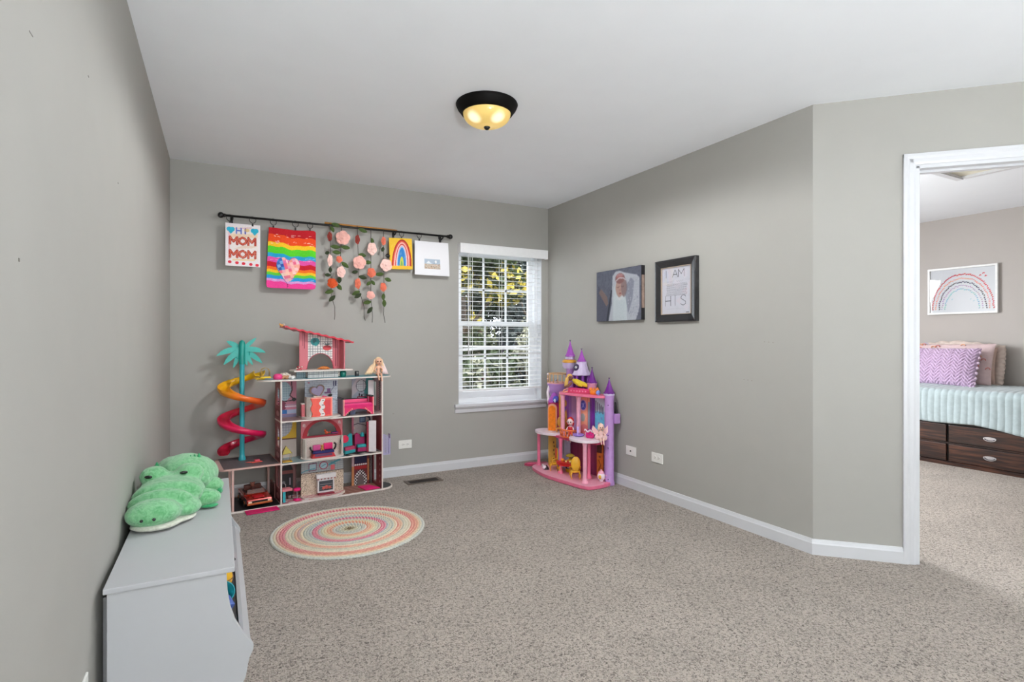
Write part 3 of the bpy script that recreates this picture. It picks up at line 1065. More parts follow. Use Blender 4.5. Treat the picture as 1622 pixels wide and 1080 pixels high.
# heart
hx, hz = .150, .150
hp = []
for k in range(60):
    t_ = 2 * PI * k / 60
    px_ = 16 * math.sin(t_) ** 3
    pz_ = 13 * math.cos(t_) - 5 * math.cos(2 * t_) - 2 * math.cos(3 * t_) - math.cos(4 * t_)
    hp.append((hx + px_ * .0053, hz + pz_ * .0073 - (.01 if pz_ < -8 else 0)))
hm = a.pmask(hp)
hr = random.Random(4)
hues = [(240, 170, 190), (250, 200, 190), (236, 110, 140), (240, 150, 130), (250, 214, 214), (226, 120, 170), (246, 180, 160)]
for i in range(9):
    for j in range(8):
        c = hues[hr.randrange(len(hues))]
        if i + j < 5 and j > 2: pass
        u_, v_ = (a.X - .06 + (a.Z - .05) * .3), (a.Z - .03 - (a.X - .06) * .25)
        cell = hm & ((u_ // .024).astype(int) == i) & ((v_ // .024).astype(int) == j)
        if i < 4 and j >= 4 - 0 and i + 0 < 4:
            c = [(50, 120, 200), (70, 150, 220), (40, 90, 180), (120, 180, 230)][(i * 3 + j) % 4]
        a.put(cell, c, .92)
a.line(hp[:14] , .003, (70, 40, 80), .4)
a.line(hp[30:46], .003, (40, 30, 60), .8)
a.line([(hx, hz - .115), (hx - .006, hz - .15)], .003, (120, 20, 70), .8)
a.noise(.06)
# rounded corners
cr_ = .022
for cx_, cz_, sx_, sz_ in ((cr_, cr_, -1, -1), (W_ - cr_, cr_, 1, -1), (W_ - .012, H_ - .012, 1, 1)):
    r_ = cr_ if cz_ < .1 else .012
    a.keep &= ~(((a.X - cx_) * sx_ > 0) & ((a.Z - cz_) * sz_ > 0) & ((a.X - cx_) ** 2 + (a.Z - cz_) ** 2 > r_ ** 2))
# the cloth hangs a little narrower at the top than at the bottom and bellies out
o = a.build('rainbow_banner', None, .003, CLOTH, lambda X, Z: .004 * np.sin(X * 30 + Z * 4) + .006 * np.sin(Z * 9) , (.309, RODY - .006, 1.549), (0, 0, 0))
me = o.data
for v in me.vertices:
    f = v.co.z / H_
    v.co.x += .018 * f * (1 - v.co.x / W_)
    if f > .9:
        v.co.z += -.006 * math.sin(PI * max(0, min(1, (v.co.x - .06) / .24)))
tag(o, 'rainbow striped cloth banner with a patchwork heart hanging on the rod', 'banner')

# small rainbow painting
a = Art(.196, .258, .0022, (238, 190, 48))
a.noise(.05)
X_, Z_ = a.X, a.Z
def arch(half, top, c, wobble=0.0):
    # tall arch shape: inside if below the arch curve
    cxa = .104
    inside = ((X_ - cxa - wobble * (Z_ - .1)) / half) ** 2 + ((Z_ - .03) / top) ** 2 <= 1
    a.put(inside & (Z_ > .026), c)
arch(.085, .218, (176, 40, 30), .05)
arch(.074, .205, (226, 96, 70), .05)
arch(.066, .194, (240, 180, 170), .05)
arch(.056, .182, (200, 60, 50), .05)
arch(.049, .172, (240, 190, 190), .05)
arch(.041, .160, (150, 190, 226), .05)
arch(.034, .148, (50, 130, 200), .05)
arch(.017, .075, (196, 200, 70), .05)
arch(.009, .040, (120, 170, 90), .05)
for k in range(60):
    x = rnd.uniform(.02, .18); z = rnd.uniform(.03, .24)
    a.line([(x, z), (x + rnd.uniform(-.004, .004), z - .02)], .0018, (250, 236, 220), .3)
a.rect(.02, .18, .012, .03, (238, 184, 60), .8)
o = a.build('rainbow_painting', None, .002, PAPER, lambda X, Z: .010 * (Z / .258 - 1) ** 2, (1.246, RODY - .010, 1.745), (0, R(-2.5), R(0)))
tag(o, 'small yellow painting of a red and blue rainbow on the rod', 'painting')

# white sheet with a small picture
a = Art(.302, .288, .003, (236, 235, 238))
a.rect(.086, .222, .055, .140, (176, 190, 204))
a.rect(.086, .222, .055, .096, (196, 180, 162))
for k in range(60):
    x, z = rnd.uniform(.09, .218), rnd.uniform(.06, .10)
    a.ell(x, z, .004, .003, rnd.choice([(150, 120, 96), (226, 216, 206), (120, 110, 104), (206, 150, 120)]), .8)
a.poly([(.10, .10), (.12, .125), (.15, .10)], (228, 232, 236))
a.ell(.185, .118, .009, .012, (236, 238, 240))
a.line([(.16, .10), (.178, .108), (.178, .138)], .002, (100, 120, 140))
o = a.build('white_sheet', None, .0015, PAPER, lambda X, Z: -.012 * (X / .3 - .5) ** 2 * 2 + .012 * (1 - Z / .288) ** 2 * (X / .3), (1.455, RODY - .006, 1.712), (0, 0, 0))
for v in o.data.vertices:
    v.co.x += .018 * (v.co.x / .302) * (1 - v.co.z / .288)
tag(o, 'white sheet with a small seaside picture, rightmost on the rod', 'print')

# felt flower garland on a wooden dowel
GA = thing('flower_garland', 'pink and rust felt flower garland on five strings over the rod', 'garland', (1.0, 4.43, 2.06))
o_ = (1.0, 4.43, 2.06)
WOOD = mat('dowel_wood', (196, 134, 62), rough=.6, var=.15, nscale=20)
STR = mat('dark_twine', (62, 58, 52), rough=.9)
LEAF = mat('felt_leaf', (72, 92, 42), rough=.95, var=.15, nscale=40, sheen=.3)
LEAFD = mat('felt_leaf_dark', (50, 62, 36), rough=.95, var=.15, nscale=40, sheen=.3)
PINKF = mat('felt_pink', (244, 184, 172), rough=.95, var=.08, nscale=40, sheen=.3)
PALEF = mat('felt_pale', (250, 206, 196), rough=.95, var=.08, nscale=40, sheen=.3)
CORF = mat('felt_coral', (230, 120, 92), rough=.95, var=.1, nscale=40, sheen=.3)
RUST = mat('felt_rust', (214, 84, 34), rough=.95, var=.12, nscale=40, sheen=.3)
MAROON = mat('felt_maroon', (146, 52, 42), rough=.95, var=.1, nscale=40, sheen=.3)
MB().tube([(.73, 4.452, 2.078), (1.31, 4.452, 2.071)], .0075, 10).build('dowel', WOOD, GA, o_)
def gp(px, py, yy=4.425):
    """point on the garland plane; table of measured (u, z) is given directly"""
    return (px, yy, py)
def strand(pts):
    MB().tube([(u, y, z) for u, y, z in pts], .0022, 5).build('strand', STR, GA, o_)
def leaf(u, z, ang, L=.042, wd=.021, m=None, y=4.420, tw=0.0):
    q = MB()
    n = 6
    vs = []
    for i in range(n + 1):
        f = i / n
        hw = wd / 2 * math.sin(PI * (f * .92 + .04)) ** .8
        vs += [(f * L, -.0015 + .004 * f * f, hw), (f * L, .001 + .004 * f * f, 0), (f * L, -.0015 + .004 * f * f, -hw)]
    fs = []
    for i in range(n):
        for k in range(2):
            a_ = i * 3 + k
            fs.append((a_, a_ + 1, a_ + 4, a_ + 3))
    nb = len(vs)
    vs += [(x, yy + .0018, z_) for x, yy, z_ in vs]
    fs += [tuple(i + nb for i in reversed(f)) for f in fs]
    for i in range(n):
        for k in (0, 2):
            a_ = i * 3 + k
            fs.append((a_, a_ + 3, a_ + 3 + nb, a_ + nb))
    M = Matrix.Translation((u, y, z)) @ Matrix.Rotation(tw, 4, 'Z') @ Matrix.Rotation(-ang, 4, 'Y')
    q.add(vs, fs, True, M)
    q.build('leaf', m or LEAF, GA, o_)
def flower(u, z, r, m, kind='open', sxx=1.0, y=4.416):
    q = MB()
    M = Matrix.Translation((u, y, z)) @ Matrix.Diagonal((sxx, 1, 1, 1))
    if kind == 'open':
        for ring_, (n, rad, off) in enumerate(((5, r * .62, r * .45), (4, r * .42, r * .2))):
            for k in range(n):
                a = 2 * PI * k / n + ring_ * .5 + u * 9
                Mp = M @ Matrix.Translation((off * math.cos(a), -.003 - ring_ * .004, off * math.sin(a))) @ Matrix.Rotation(a, 4, 'Y')
                q.add(*_disc(rad, .0035, .3), True, Mp)
        q.ell((u, y - .012, z), (r * .14 * sxx, .004, r * .14), 8)
    else:
        for k in range(16):
            a = k * 2.4
            rr_ = r * .85 * math.sqrt((k + .5) / 16)
            Mp = M @ Matrix.Translation((rr_ * .6 * math.cos(a), -.006 - (1 - k / 16) * .014, rr_ * .6 * math.sin(a))) @ Matrix.Rotation(a, 4, 'Y') @ Matrix.Rotation(.5 * (k / 16), 4, 'Z')
            q.add(*_disc(r * (.25 + .3 * k / 16), .003, .6), True, Mp)
    return q.build('flower', m, GA, o_)
def _disc(r, t, cup):
    n = 12
    vs = [(0, 0, 0)]
    for f in (.55, 1.0):
        for k in range(n):
            a = 2 * PI * k / n
            vs.append((r * f * math.cos(a), -cup * r * f * f * .5, r * f * math.sin(a)))
    fs = [(0, 1 + (k + 1) % n, 1 + k) for k in range(n)]
    fs += [(1 + k, 1 + (k + 1) % n, 1 + n + (k + 1) % n, 1 + n + k) for k in range(n)]
    nb = len(vs)
    vs += [(x, y + t, z) for x, y, z in vs]
    fs += [tuple(i + nb for i in reversed(f)) for f in fs]
    fs += [(1 + n + k, 1 + n + (k + 1) % n, nb + 1 + n + (k + 1) % n, nb + 1 + n + k) for k in range(n)]
    return vs, fs
strand([(.766, 4.43, 2.075), (.770, 4.425, 1.8), (.776, 4.425, 1.50), (.790, 4.43, 1.46), (.802, 4.43, 1.42), (.803, 4.43, 1.35), (.800, 4.43, 1.318)])
strand([(.853, 4.43, 2.070), (.848, 4.425, 1.85), (.838, 4.425, 1.63)])
strand([(.978, 4.43, 2.075), (.985, 4.425, 1.8), (.991, 4.425, 1.555), (1.013, 4.43, 1.49), (1.030, 4.43, 1.43), (1.032, 4.43, 1.35), (1.041, 4.43, 1.315)])
strand([(1.087, 4.43, 2.068), (1.086, 4.425, 1.8), (1.085, 4.425, 1.50), (1.095, 4.43, 1.42), (1.100, 4.43, 1.35), (1.097, 4.43, 1.30)])
strand([(1.190, 4.43, 2.064), (1.191, 4.425, 1.8), (1.192, 4.425, 1.55), (1.193, 4.43, 1.45), (1.190, 4.43, 1.37), (1.203, 4.43, 1.30)])
LF = [(.768, 1.893, -5, .075, 0), (.783, 1.850, -3, .065, 0), (.849, 1.895, -3, .072, 0), (.760, 1.845, 200, .035, 1), (.852, 1.775, -38, .068, 0), (.766, 1.73, -88, .045, 1),
      (.770, 1.665, 178, .046, 1), (.815, 1.600, -50, .060, 0), (.792, 1.545, 196, .066, 0), (.804, 1.508, 226, .066, 1), (.838, 1.66, -95, .055, 1), (.775, 2.070, -8, .085, 0), (.772, 2.05, -65, .050, 0),
      (.987, 1.845, -3, .070, 0), (.980, 1.705, 188, .048, 1), (.984, 1.668, -12, .066, 1), (.994, 1.550, 208, .066, 0), (1.006, 1.530, 214, .062, 1), (.985, 2.050, -12, .078, 0), (1.090, 1.985, -75, .050, 0), (1.087, 1.785, 180, .055, 0),
      (1.087, 1.64, -52, .044, 0), (1.082, 1.63, 222, .044, 0), (1.087, 1.468, 190, .062, 0), (1.096, 1.425, 232, .066, 1), (1.190, 1.700, 186, .070, 0), (1.196, 1.662, -18, .056, 0),
      (1.186, 1.92, -105, .040, 1), (1.190, 1.540, -95, .055, 0), (1.193, 1.49, -88, .060, 0)]
for u, z, ang, L_, dk in LF:
    leaf(u, z, R(ang), L_, .034 if L_ > .05 else .028, LEAFD if dk else LEAF, 4.418 + rnd.uniform(-.006, .006), rnd.uniform(-.3, .3))
FL = [(.761, 1.966, .036, MAROON, 'open', .5), (.861, 1.965, .054, PINKF, 'open', 1), (.763, 1.780, .046, PALEF, 'open', .42), (.832, 1.792, .030, CORF, 'rose', .9), (.847, 1.694, .044, PALEF, 'open', .75),
      (.780, 1.602, .044, RUST, 'rose', 1), (.974, 1.961, .037, MAROON, 'open', .5), (.990, 1.778, .053, PINKF, 'open', .95), (.977, 1.609, .042, CORF, 'open', .55), (1.090, 1.896, .050, PALEF, 'open', .75),
      (1.085, 1.702, .044, CORF, 'rose', .9), (1.079, 1.520, .038, PINKF, 'rose', 1), (1.185, 1.967, .034, CORF, 'open', .55), (1.206, 1.771, .050, PALEF, 'open', .95), (1.181, 1.590, .042, CORF, 'rose', .7)]
for u, z, r_, m_, k_, sx_ in FL:
    flower(u, z, r_, m_, k_, sx_, 4.412)
leaf(1.200, 1.848, R(4), .040, .036, BLACK, 4.41)

# ------------------------------------------------------------------ pictures on the right wall (local x runs towards the camera side, local y into the wall)
t = thing('canvas_print', 'wrapped canvas photograph of a swaddled baby in a basket', 'picture', (2.84, 3.690, 1.3125), R(-90))
W_, H_, T_ = .548, .412, .036
a = Art(W_, H_, .0032, (104, 108, 124))
a.noise(.05, (24, 30))
a.poly([(0, .13), (.02, .30), (.13, .19), (.17, .12), (.14, 0), (.0, 0)], (84, 86, 104), .8)
a.poly([(.03, .24), (.06, .27), (.14, .20), (.155, .14), (.13, .12)], (150, 120, 110), .75)
a.poly([(.13, 0), (.19, .25), (.205, .25), (.155, 0)], (40, 42, 56), .85)
# knitted wrap and basket edge
a.poly([(.21, .36), (.25, .395), (.30, .395), (.36, .375), (.50, .345), (.53, .32), (.53, .10), (.49, 0), (.16, 0), (.20, .14), (.205, .28)], (196, 200, 210))
sp = (np.sin(a.X * 420) * np.sin(a.Z * 420) > .2)
a.put(sp & a.pmask([(.36, .30), (.48, .34), (.53, .32), (.53, .05), (.42, .02), (.40, .2)]), (150, 152, 166), .5)
a.poly([(.21, .02), (.22, .25), (.25, .30), (.36, .30), (.40, .2), (.38, 0), (.22, 0)], (206, 216, 222))
a.poly([(.355, .25), (.43, .33), (.47, .30), (.45, .16), (.40, .05)], (118, 122, 142), .55)
a.ell(.315, .262, .066, .082, (196, 160, 148))
a.ell(.352, .262, .036, .078, (120, 104, 112), .55)
a.ell(.302, .335, .058, .042, (150, 106, 104))
a.ell(.295, .352, .040, .020, (188, 120, 120), .9)
a.line([(.255, .318), (.29, .338), (.34, .336), (.37, .318)], .010, (226, 214, 216), .9)
a.line([(.262, .268), (.280, .263), (.296, .270)], .004, (112, 76, 70), .9)
a.line([(.318, .272), (.334, .265), (.350, .272)], .004, (96, 66, 66), .8)
a.ell(.302, .242, .008, .006, (170, 124, 112), .8)
a.ell(.305, .215, .015, .007, (162, 92, 92), .85)
a.poly([(.225, .0), (.222, .19), (.25, .22), (.29, .18), (.33, .20), (.37, .16), (.39, .0)], (214, 224, 228))
for k in range(9):
    a.line([(.24 + k * .014, .0), (.26 + k * .012, .16)], .003, (180, 192, 204), .5)
a.line([(.27, .185), (.30, .165), (.335, .19)], .007, (236, 232, 232), .9)
for k in range(40):
    x, z = rnd.uniform(.40, .52), rnd.uniform(.03, .33)
    a.ell(x, z, .006, .004, rnd.choice([(132, 132, 150), (214, 214, 222)]), .7, rnd.uniform(0, 3))
for k in range(7):
    a.line([(.265 + k * .016, .372), (.272 + k * .014, .355)], .004, (236, 226, 226), .8)
a.blur(2)
a.C = a.C * .84
a.noise(.04)
a.build('printed_face', t, .002, print_mat('canvas_weave', rough=.75, bump=.1, bscale=900), None, (0, -T_ - .002, 0))
bx('stretcher_body', mat('canvas_edge', (28, 27, 30), rough=.8, var=.2), t, 0, W_, -T_, 0, 0, H_)
bx('edge_wrap', mat('canvas_edge_light', (150, 128, 116), rough=.8, var=.2), t, W_, W_ + .0012, -T_ + .004, -.006, .09, .34)

t = thing('framed_print', 'black wood framed print with large thin letters on white', 'picture', (2.84, 3.003, 1.2885), R(-90))
W_, H_ = .388, .440
def framebits(t, W_, H_, fw, depth, m, inner=None):
    for (x0, x1, z0, z1, h) in ((0, W_, 0, fw, 1), (0, W_, H_ - fw, H_, 1), (0, fw, 0, H_, 0), (W_ - fw, W_, 0, H_, 0)):
        q = MB()
        pr = [(0, 0), (0, -depth), (fw * .2, -depth - .003), (fw * .45, -depth * .95), (fw, -depth * .62), (fw, 0)]
        if h:
            flip = z0 > 0
            poly = [(b, (H_ - a_) if flip else a_) for a_, b in pr]
            vs = []
            for a_, b in pr:
                zz = H_ - a_ if flip else a_
                vs.append((a_, b, zz))
            for a_, b in pr:
                zz = H_ - a_ if flip else a_
                vs.append((W_ - a_, b, zz))
        else:
            flip = x0 > 0
            vs = []
            for a_, b in pr:
                xx = W_ - a_ if flip else a_
                vs.append((xx, b, a_))
            for a_, b in pr:
                xx = W_ - a_ if flip else a_
                vs.append((xx, b, H_ - a_))
        n = len(pr)
        fs = [tuple(range(n)), tuple(range(n, 2 * n))] + [(k, (k + 1) % n, n + (k + 1) % n, n + k) for k in range(n)]
        q.add(vs, fs)
        q.build('frame_rail', m, t)
FRM = mat('dark_frame_wood', (34, 34, 37), rough=.24, var=.45, nscale=14, spec=.8)
framebits(t, W_, H_, .052, .030, FRM)
q = MB()
for (x0, x1, z0, z1) in ((.052, W_ - .052, .052, .056), (.052, W_ - .052, H_ - .056, H_ - .052), (.052, .056, .052, H_ - .052), (W_ - .056, W_ - .052, .052, H_ - .052)):
    q.box(x0, x1, -.022, -.010, z0, z1)
q.build('inner_lip', mat('champagne_lip', (176, 158, 140), rough=.4), t)
pw, ph = W_ - .112, H_ - .112
a = Art(pw, ph, .0019, (204, 204, 214))
ink = (70, 70, 78)
a.text('I', .022, .258, .030, .052, .0042, ink, .95)
a.text('AM', .098, .258, .052, .052, .0042, ink, .95, .12)
a.text('H', .030, .058, .052, .070, .0042, ink, .95)
a.text('I', .104, .058, .040, .070, .0042, ink, .95)
a.text('S', .176, .058, .050, .070, .0042, ink, .95)
for k in range(2):
    x = .040 + k * .095
    pts = [(x + i * .006, .228 + .006 * math.sin(i * 1.9 + k)) for i in range(12)]
    a.line(pts, .0022, (160, 160, 168), .8)
pr_ = random.Random(2)
for j in range(13):
    z = .212 - j * .0068
    x = .036 + pr_.random() * .012
    while x < .230:
        L_ = pr_.uniform(.006, .018)
        a.line([(x, z), (min(x + L_, .238), z)], .0030, (134, 134, 144), .8)
        x += L_ + .005
for k in range(2):
    x = .045 + k * .09
    a.line([(x + i * .007, .035 + .003 * math.sin(i * 2.2)) for i in range(12)], .002, (182, 182, 190), .8)
a.rect(.225, .255, .004, .010, (70, 70, 76))
a.build('print_sheet', t, .002, PAPER, None, (.056, -.0105, .056))
bx('backing_board', mat('backing', (120, 110, 98)), t, .03, W_ - .03, -.0085, -.001, .03, H_ - .03)
pg = glass_mat('picture_glass', fac=.05)
bx('picture_glass', pg, t, .056, W_ - .056, -.0145, -.0130, .056, H_ - .056)

# ------------------------------------------------------------------ white toy bin unit on the left wall
WH = mat('white_laminate', (187, 188, 190), rough=.42, var=.008, nscale=8)
CB = thing('toy_bin_unit', 'low white toy bin unit against the left wall', 'cabinet', (-.285, 1.868, 0))
ZT = .471
q = MB()
q.box(0, .328, 0, 1.205, ZT - .016, ZT, None, .0025)
q.build('top_board', WH, CB)
sp_ = [(0.008, 0), (.262, 0), (.290, .02), (.332, .065), (.358, .12), (.368, .175), (.379, .198), (.380, .212), (.374, .226), (.350, .262), (.330, .300), (.316, .345), (.308, .395), (.305, ZT - .016), (.008, ZT - .016)]
for y0 in (.008, .594, 1.181):
    MB().prism([(min(x, .300) if y0 == .594 else x, z) for x, z in sp_], y0, y0 + .016, 'y').build('side_panel', WH, CB, bevel=.0015)
bx('back_panel', WH, CB, .006, .012, .024, 1.181, 0, ZT - .016)
bx('bottom_shelf', WH, CB, .012, .230, .024, 1.181, .012, .028)
bx('middle_shelf', WH, CB, .012, .250, .024, 1.181, .21, .222)
MB().prism([(.366, .165), (.374, .205), (.354, .236), (.342, .234), (.352, .204), (.350, .165)], .026, 1.179, 'y').build('bin_front', WH, CB)
MB().prism([(.366, .165), (.350, .165), (.250, .030), (.262, .020)], .026, 1.179, 'y').build('bin_bottom', WH, CB)
MB().box(-.305 + .285 + .003, .006, .12, .13, .05, .40).build('wall_bracket', WH, CB)
# toys heaped in the bins
def blob_toy(name, label, loc, parts, cat='toy'):
    t = thing(name, label, cat, loc)
    for nm, fn, m in parts:
        q = MB(); fn(q); q.build(nm, m, t)
    return t
TEAL = mat('toy_teal', (34, 150, 160), rough=.4)
YEL = mat('toy_yellow', (224, 172, 40), rough=.4)
BLU = mat('toy_blue', (70, 98, 170), rough=.45)
PNK = mat('toy_pink', (228, 160, 180), rough=.5)
BRN = mat('toy_brown', (116, 70, 48), rough=.8, sheen=.3)
CREAM = mat('toy_cream', (226, 208, 190), rough=.6)
blob_toy('toy_ball', 'yellow toy ball in the middle of the white bin', (.000, 2.235, .300), [('shell', lambda q: q.ell((0, 0, 0), .045, 20), YEL), ('seam', lambda q: q.tube([(.0455 * math.cos(a), .0455 * math.sin(a), 0) for a in [2 * PI * k / 24 for k in range(24)]], .002, 5, True), BRN)])
blob_toy('toy_cup', 'teal toy cup lying tilted in the white bin', (.005, 2.110, .288), [('cup_body', lambda q: q.lathe([(.026, -.03), (.030, .01), (.036, .045), (.033, .045), (.026, .0), (.0, -.026)], (0, 0, 0), 18, Euler((.9, .3, 0)).to_matrix().to_4x4(), False), TEAL), ('handle', lambda q: q.tube([(.018, .02, .02), (.032, .02, .01), (.034, .02, -.015), (.016, .02, -.02)], .004, 6), TEAL)])
blob_toy('toy_block', 'blue toy block next to the teal cup in the white bin', (.010, 2.020, .292), [('block_body', lambda q: q.cbox((0, 0, 0), (.05, .045, .045), (.4, .3, .5), .005), BLU), ('stud', lambda q: q.lathe([(.012, .0), (.012, .012)], (0, 0, .022), 12, Euler((.4, .3, .5)).to_matrix().to_4x4()), BLU)])
blob_toy('toy_duck', 'small pink toy duck at the front end of the white bin', (.012, 1.940, .285), [('duck_body', lambda q: q.ell((0, 0, -.02), (.022, .028, .020), 14).ell((.004, 0, .005), .015, 12), PNK), ('beak', lambda q: q.ell((.017, -.008, .004), (.006, .006, .003), 8), YEL)])
blob_toy('plush_dog', 'brown plush head with cream face in the back half of the bin', (.000, 2.400, .310), [('head', lambda q: q.ell((0, 0, 0), (.045, .06, .045), 18).ell((-.01, .05, .02), (.02, .02, .030), 12).ell((-.01, -.05, .02), (.02, .02, .030), 12), BRN), ('muzzle', lambda q: q.ell((.030, -.02, -.008), (.022, .03, .020), 14), CREAM), ('eye', lambda q: q.ell((.038, .012, .018), .007, 8).ell((.038, -.022, .018), .007, 8).ell((.050, -.024, .0), .007, 8), BLACK)])
blob_toy('toy_drum', 'red and cream toy drum far back in the white bin', (-.005, 2.62, .28), [('drum_shell', lambda q: q.cyl((0, 0, 0), .045, -.04, .04, 24), mat('toy_red', (190, 44, 50))), ('drum_head', lambda q: q.cyl((0, 0, 0), .047, .04, .047, 24), CREAM)])
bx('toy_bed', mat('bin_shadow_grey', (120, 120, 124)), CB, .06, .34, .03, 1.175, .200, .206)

# ------------------------------------------------------------------ plush crocodile lying on the bin unit
CK = thing('plush_crocodile', 'large green plush crocodile lying on the white bin unit', 'stuffed toy', (-.15, 2.62, ZT))
def plush_mat(name, c, c2):
    m = mat(name, c, rough=.95, sheen=.6)
    nt = m.node_tree
    b = nt.nodes['Principled BSDF']
    b.inputs['Sheen Roughness'].default_value = .4
    rp = [n for n in nt.nodes if n.type == 'VALTORGB'][0]
    nz = [n for n in nt.nodes if n.type == 'TEX_NOISE'][0]
    nz.inputs['Scale'].default_value = 45
    nz.inputs['Detail'].default_value = 6
    nz.inputs['Distortion'].default_value = 1.5
    rp.color_ramp.elements[0].color = rgb(*c2)
    rp.color_ramp.elements[0].position = .32
    rp.color_ramp.elements[1].color = rgb(*c)
    rp.color_ramp.elements[1].position = .62
    n2 = nt.nodes.new('ShaderNodeTexNoise')
    n2.inputs['Scale'].default_value = 170
    n2.inputs['Detail'].default_value = 5
    n2.inputs['Distortion'].default_value = 2
    tc = [n for n in nt.nodes if n.type == 'TEX_COORD'][0]
    bp = nt.nodes.new('ShaderNodeBump')
    bp.inputs['Strength'].default_value = .7
    bp.inputs['Distance'].default_value = .006
    nt.links.new(tc.outputs['Object'], n2.inputs['Vector'])
    nt.links.new(n2.outputs['Fac'], bp.inputs['Height'])
    nt.links.new(bp.outputs[0], b.inputs['Normal'])
    return m
GRN = plush_mat('plush_green', (138, 204, 148), (98, 176, 114))
GRD = plush_mat('plush_green_dark', (60, 170, 108), (44, 150, 92))
CRM = plush_mat('plush_cream', (232, 232, 216), (214, 214, 196))
def plush(name, m, parts, vox=.0075, smooth=6, parent=CK, seed=0, disp=.004):
    q = MB()
    for c, r, rot in parts:
        q.ell(c, r, 24, rot)
    o = q.build(name, m, parent, fix=False)
    rm = o.modifiers.new('remesh', 'REMESH')
    rm.mode = 'VOXEL'
    rm.voxel_size = vox
    rm.use_smooth_shade = True
    s_ = o.modifiers.new('smooth', 'SMOOTH')
    s_.factor = .6
    s_.iterations = smooth
    tx = bpy.data.textures.get('fur_lumps') or bpy.data.textures.new('fur_lumps', 'CLOUDS')
    tx.noise_scale = .012
    tx.noise_depth = 2
    d = o.modifiers.new('fur', 'DISPLACE')
    d.texture = tx
    d.strength = disp
    d.mid_level = .5
    d.texture_coords = 'LOCAL'
    return o
Z0 = (0, 0, 0)
body = [((.020, .23, .085), (.130, .19, .085), Z0), ((.02, .18, .105), (.105, .12, .085), Z0), ((-.03, .30, .11), (.07, .09, .05), Z0), ((.03, .42, .06), (.06, .14, .045), (0, 0, -.2)),
        ((-.022, -.02, .070), (.125, .125, .070), Z0),
        # brows
        ((-.085, .045, .132), (.052, .052, .042), (0, 0, .3)), ((.040, .045, .132), (.055, .050, .042), (0, 0, -.3)),
        ((-.020, .04, .10), (.10, .06, .045), Z0),
        # muzzle with two folds and a nose pad
        ((-.028, -.085, .082), (.122, .048, .056), Z0), ((-.045, -.155, .070), (.110, .044, .052), Z0), ((-.062, -.238, .058), (.090, .070, .050), (0, 0, .1)),
        ((.02, -.14, .045), (.07, .09, .035), (0, 0, .3))]
plush('body', GRN, body, .007, 5)
# cream under-jaw showing as a thin edge
plush('under_jaw', CRM, [((-.054, -.234, .016), (.084, .074, .016), (0, 0, .1)), ((-.012, -.150, .016), (.088, .105, .016), (0, 0, .3)), ((-.01, 0, .014), (.10, .1, .014), Z0)], .007, 4, disp=.002)
for nm, c, r, rot in (('leg', (.085, -.030, .040), (.075, .048, .038), (0, 0, -.15)), ('leg', (.108, .150, .042), (.062, .055, .042), (0, 0, .1)), ('leg', (-.10, .30, .045), (.045, .05, .04), Z0)):
    f = plush(nm, GRN, [(c, r, rot)], .007, 3)
plush('claw_pad', GRD, [((.148, .130, .024), (.018, .028, .018), (0, 0, .2))], .005, 2, disp=.002)
plush('claw_pad', GRD, [((.115, -.058, .012), (.036, .022, .009), Z0)], .005, 2, disp=.002)
# back spikes
for (x, y, z, s_) in ((.040, .145, .188, .5), (.055, .150, .188, .55), (.072, .155, .186, .75), (-.085, .16, .158, .9)):
    q = MB()
    q.lathe([(.013 * s_, 0), (.010 * s_, .008 * s_), (.004 * s_, .020 * s_), (0, .026 * s_)], (x, y, z - .012), 10, None, False)
    q.build('back_spike', GRD, CK)
EYE = mat('eye_black', (14, 12, 14), rough=.12, coat=.5)
for x, y, z, rt in ((-.100, -.008, .142, -.35), (.022, -.006, .146, .15)):
    MB().ell((x, y, z), (.015, .008, .0062), 16, (R(-45), 0, rt)).build('eye', EYE, CK)
for x, y, z in ((-.092, -.306, .052), (-.054, -.312, .054)):
    MB().ell((x, y, z), .0058, 10).build('nostril', EYE, CK)

# ------------------------------------------------------------------ dollhouse; local x along its front, y towards the wall
DA = R(5.4)
DO = (0.378, 4.095, 0)
def dw(x, y, z=0.0):
    return (DO[0] + x * math.cos(DA) - y * math.sin(DA), DO[1] + x * math.sin(DA) + y * math.cos(DA), z)
DH_ = thing('dollhouse', 'tall open wooden dollhouse with red slanted roof and spiral slide', 'dollhouse', DO, DA)
BRD = mat('board_edge_white', (226, 216, 208), rough=.5)
BOARD = print_mat('printed_board', rough=.45)
RED = mat('glossy_red', (206, 40, 62), rough=.35)
MAG = mat('magenta_plastic', (222, 26, 110), rough=.35)
HOT = mat('hot_pink', (238, 72, 138), rough=.4)
CORAL = mat('coral_board', (238, 96, 82), rough=.45)
TQ = mat('turquoise_plastic', (52, 174, 186), rough=.3)
TQD = mat('turquoise_dark', (20, 150, 138), rough=.35)
NAVY = mat('navy_fabric', (34, 34, 96), rough=.8)
GOLDW = mat('gold_wire', (190, 164, 112), rough=.3, metal=.8)
LILAC = mat('lilac_plastic', (186, 178, 214), rough=.4)
BLK2 = mat('black_board', (34, 33, 35), rough=.5)
TIM = mat('pink_timber', (216, 178, 168), rough=.55)

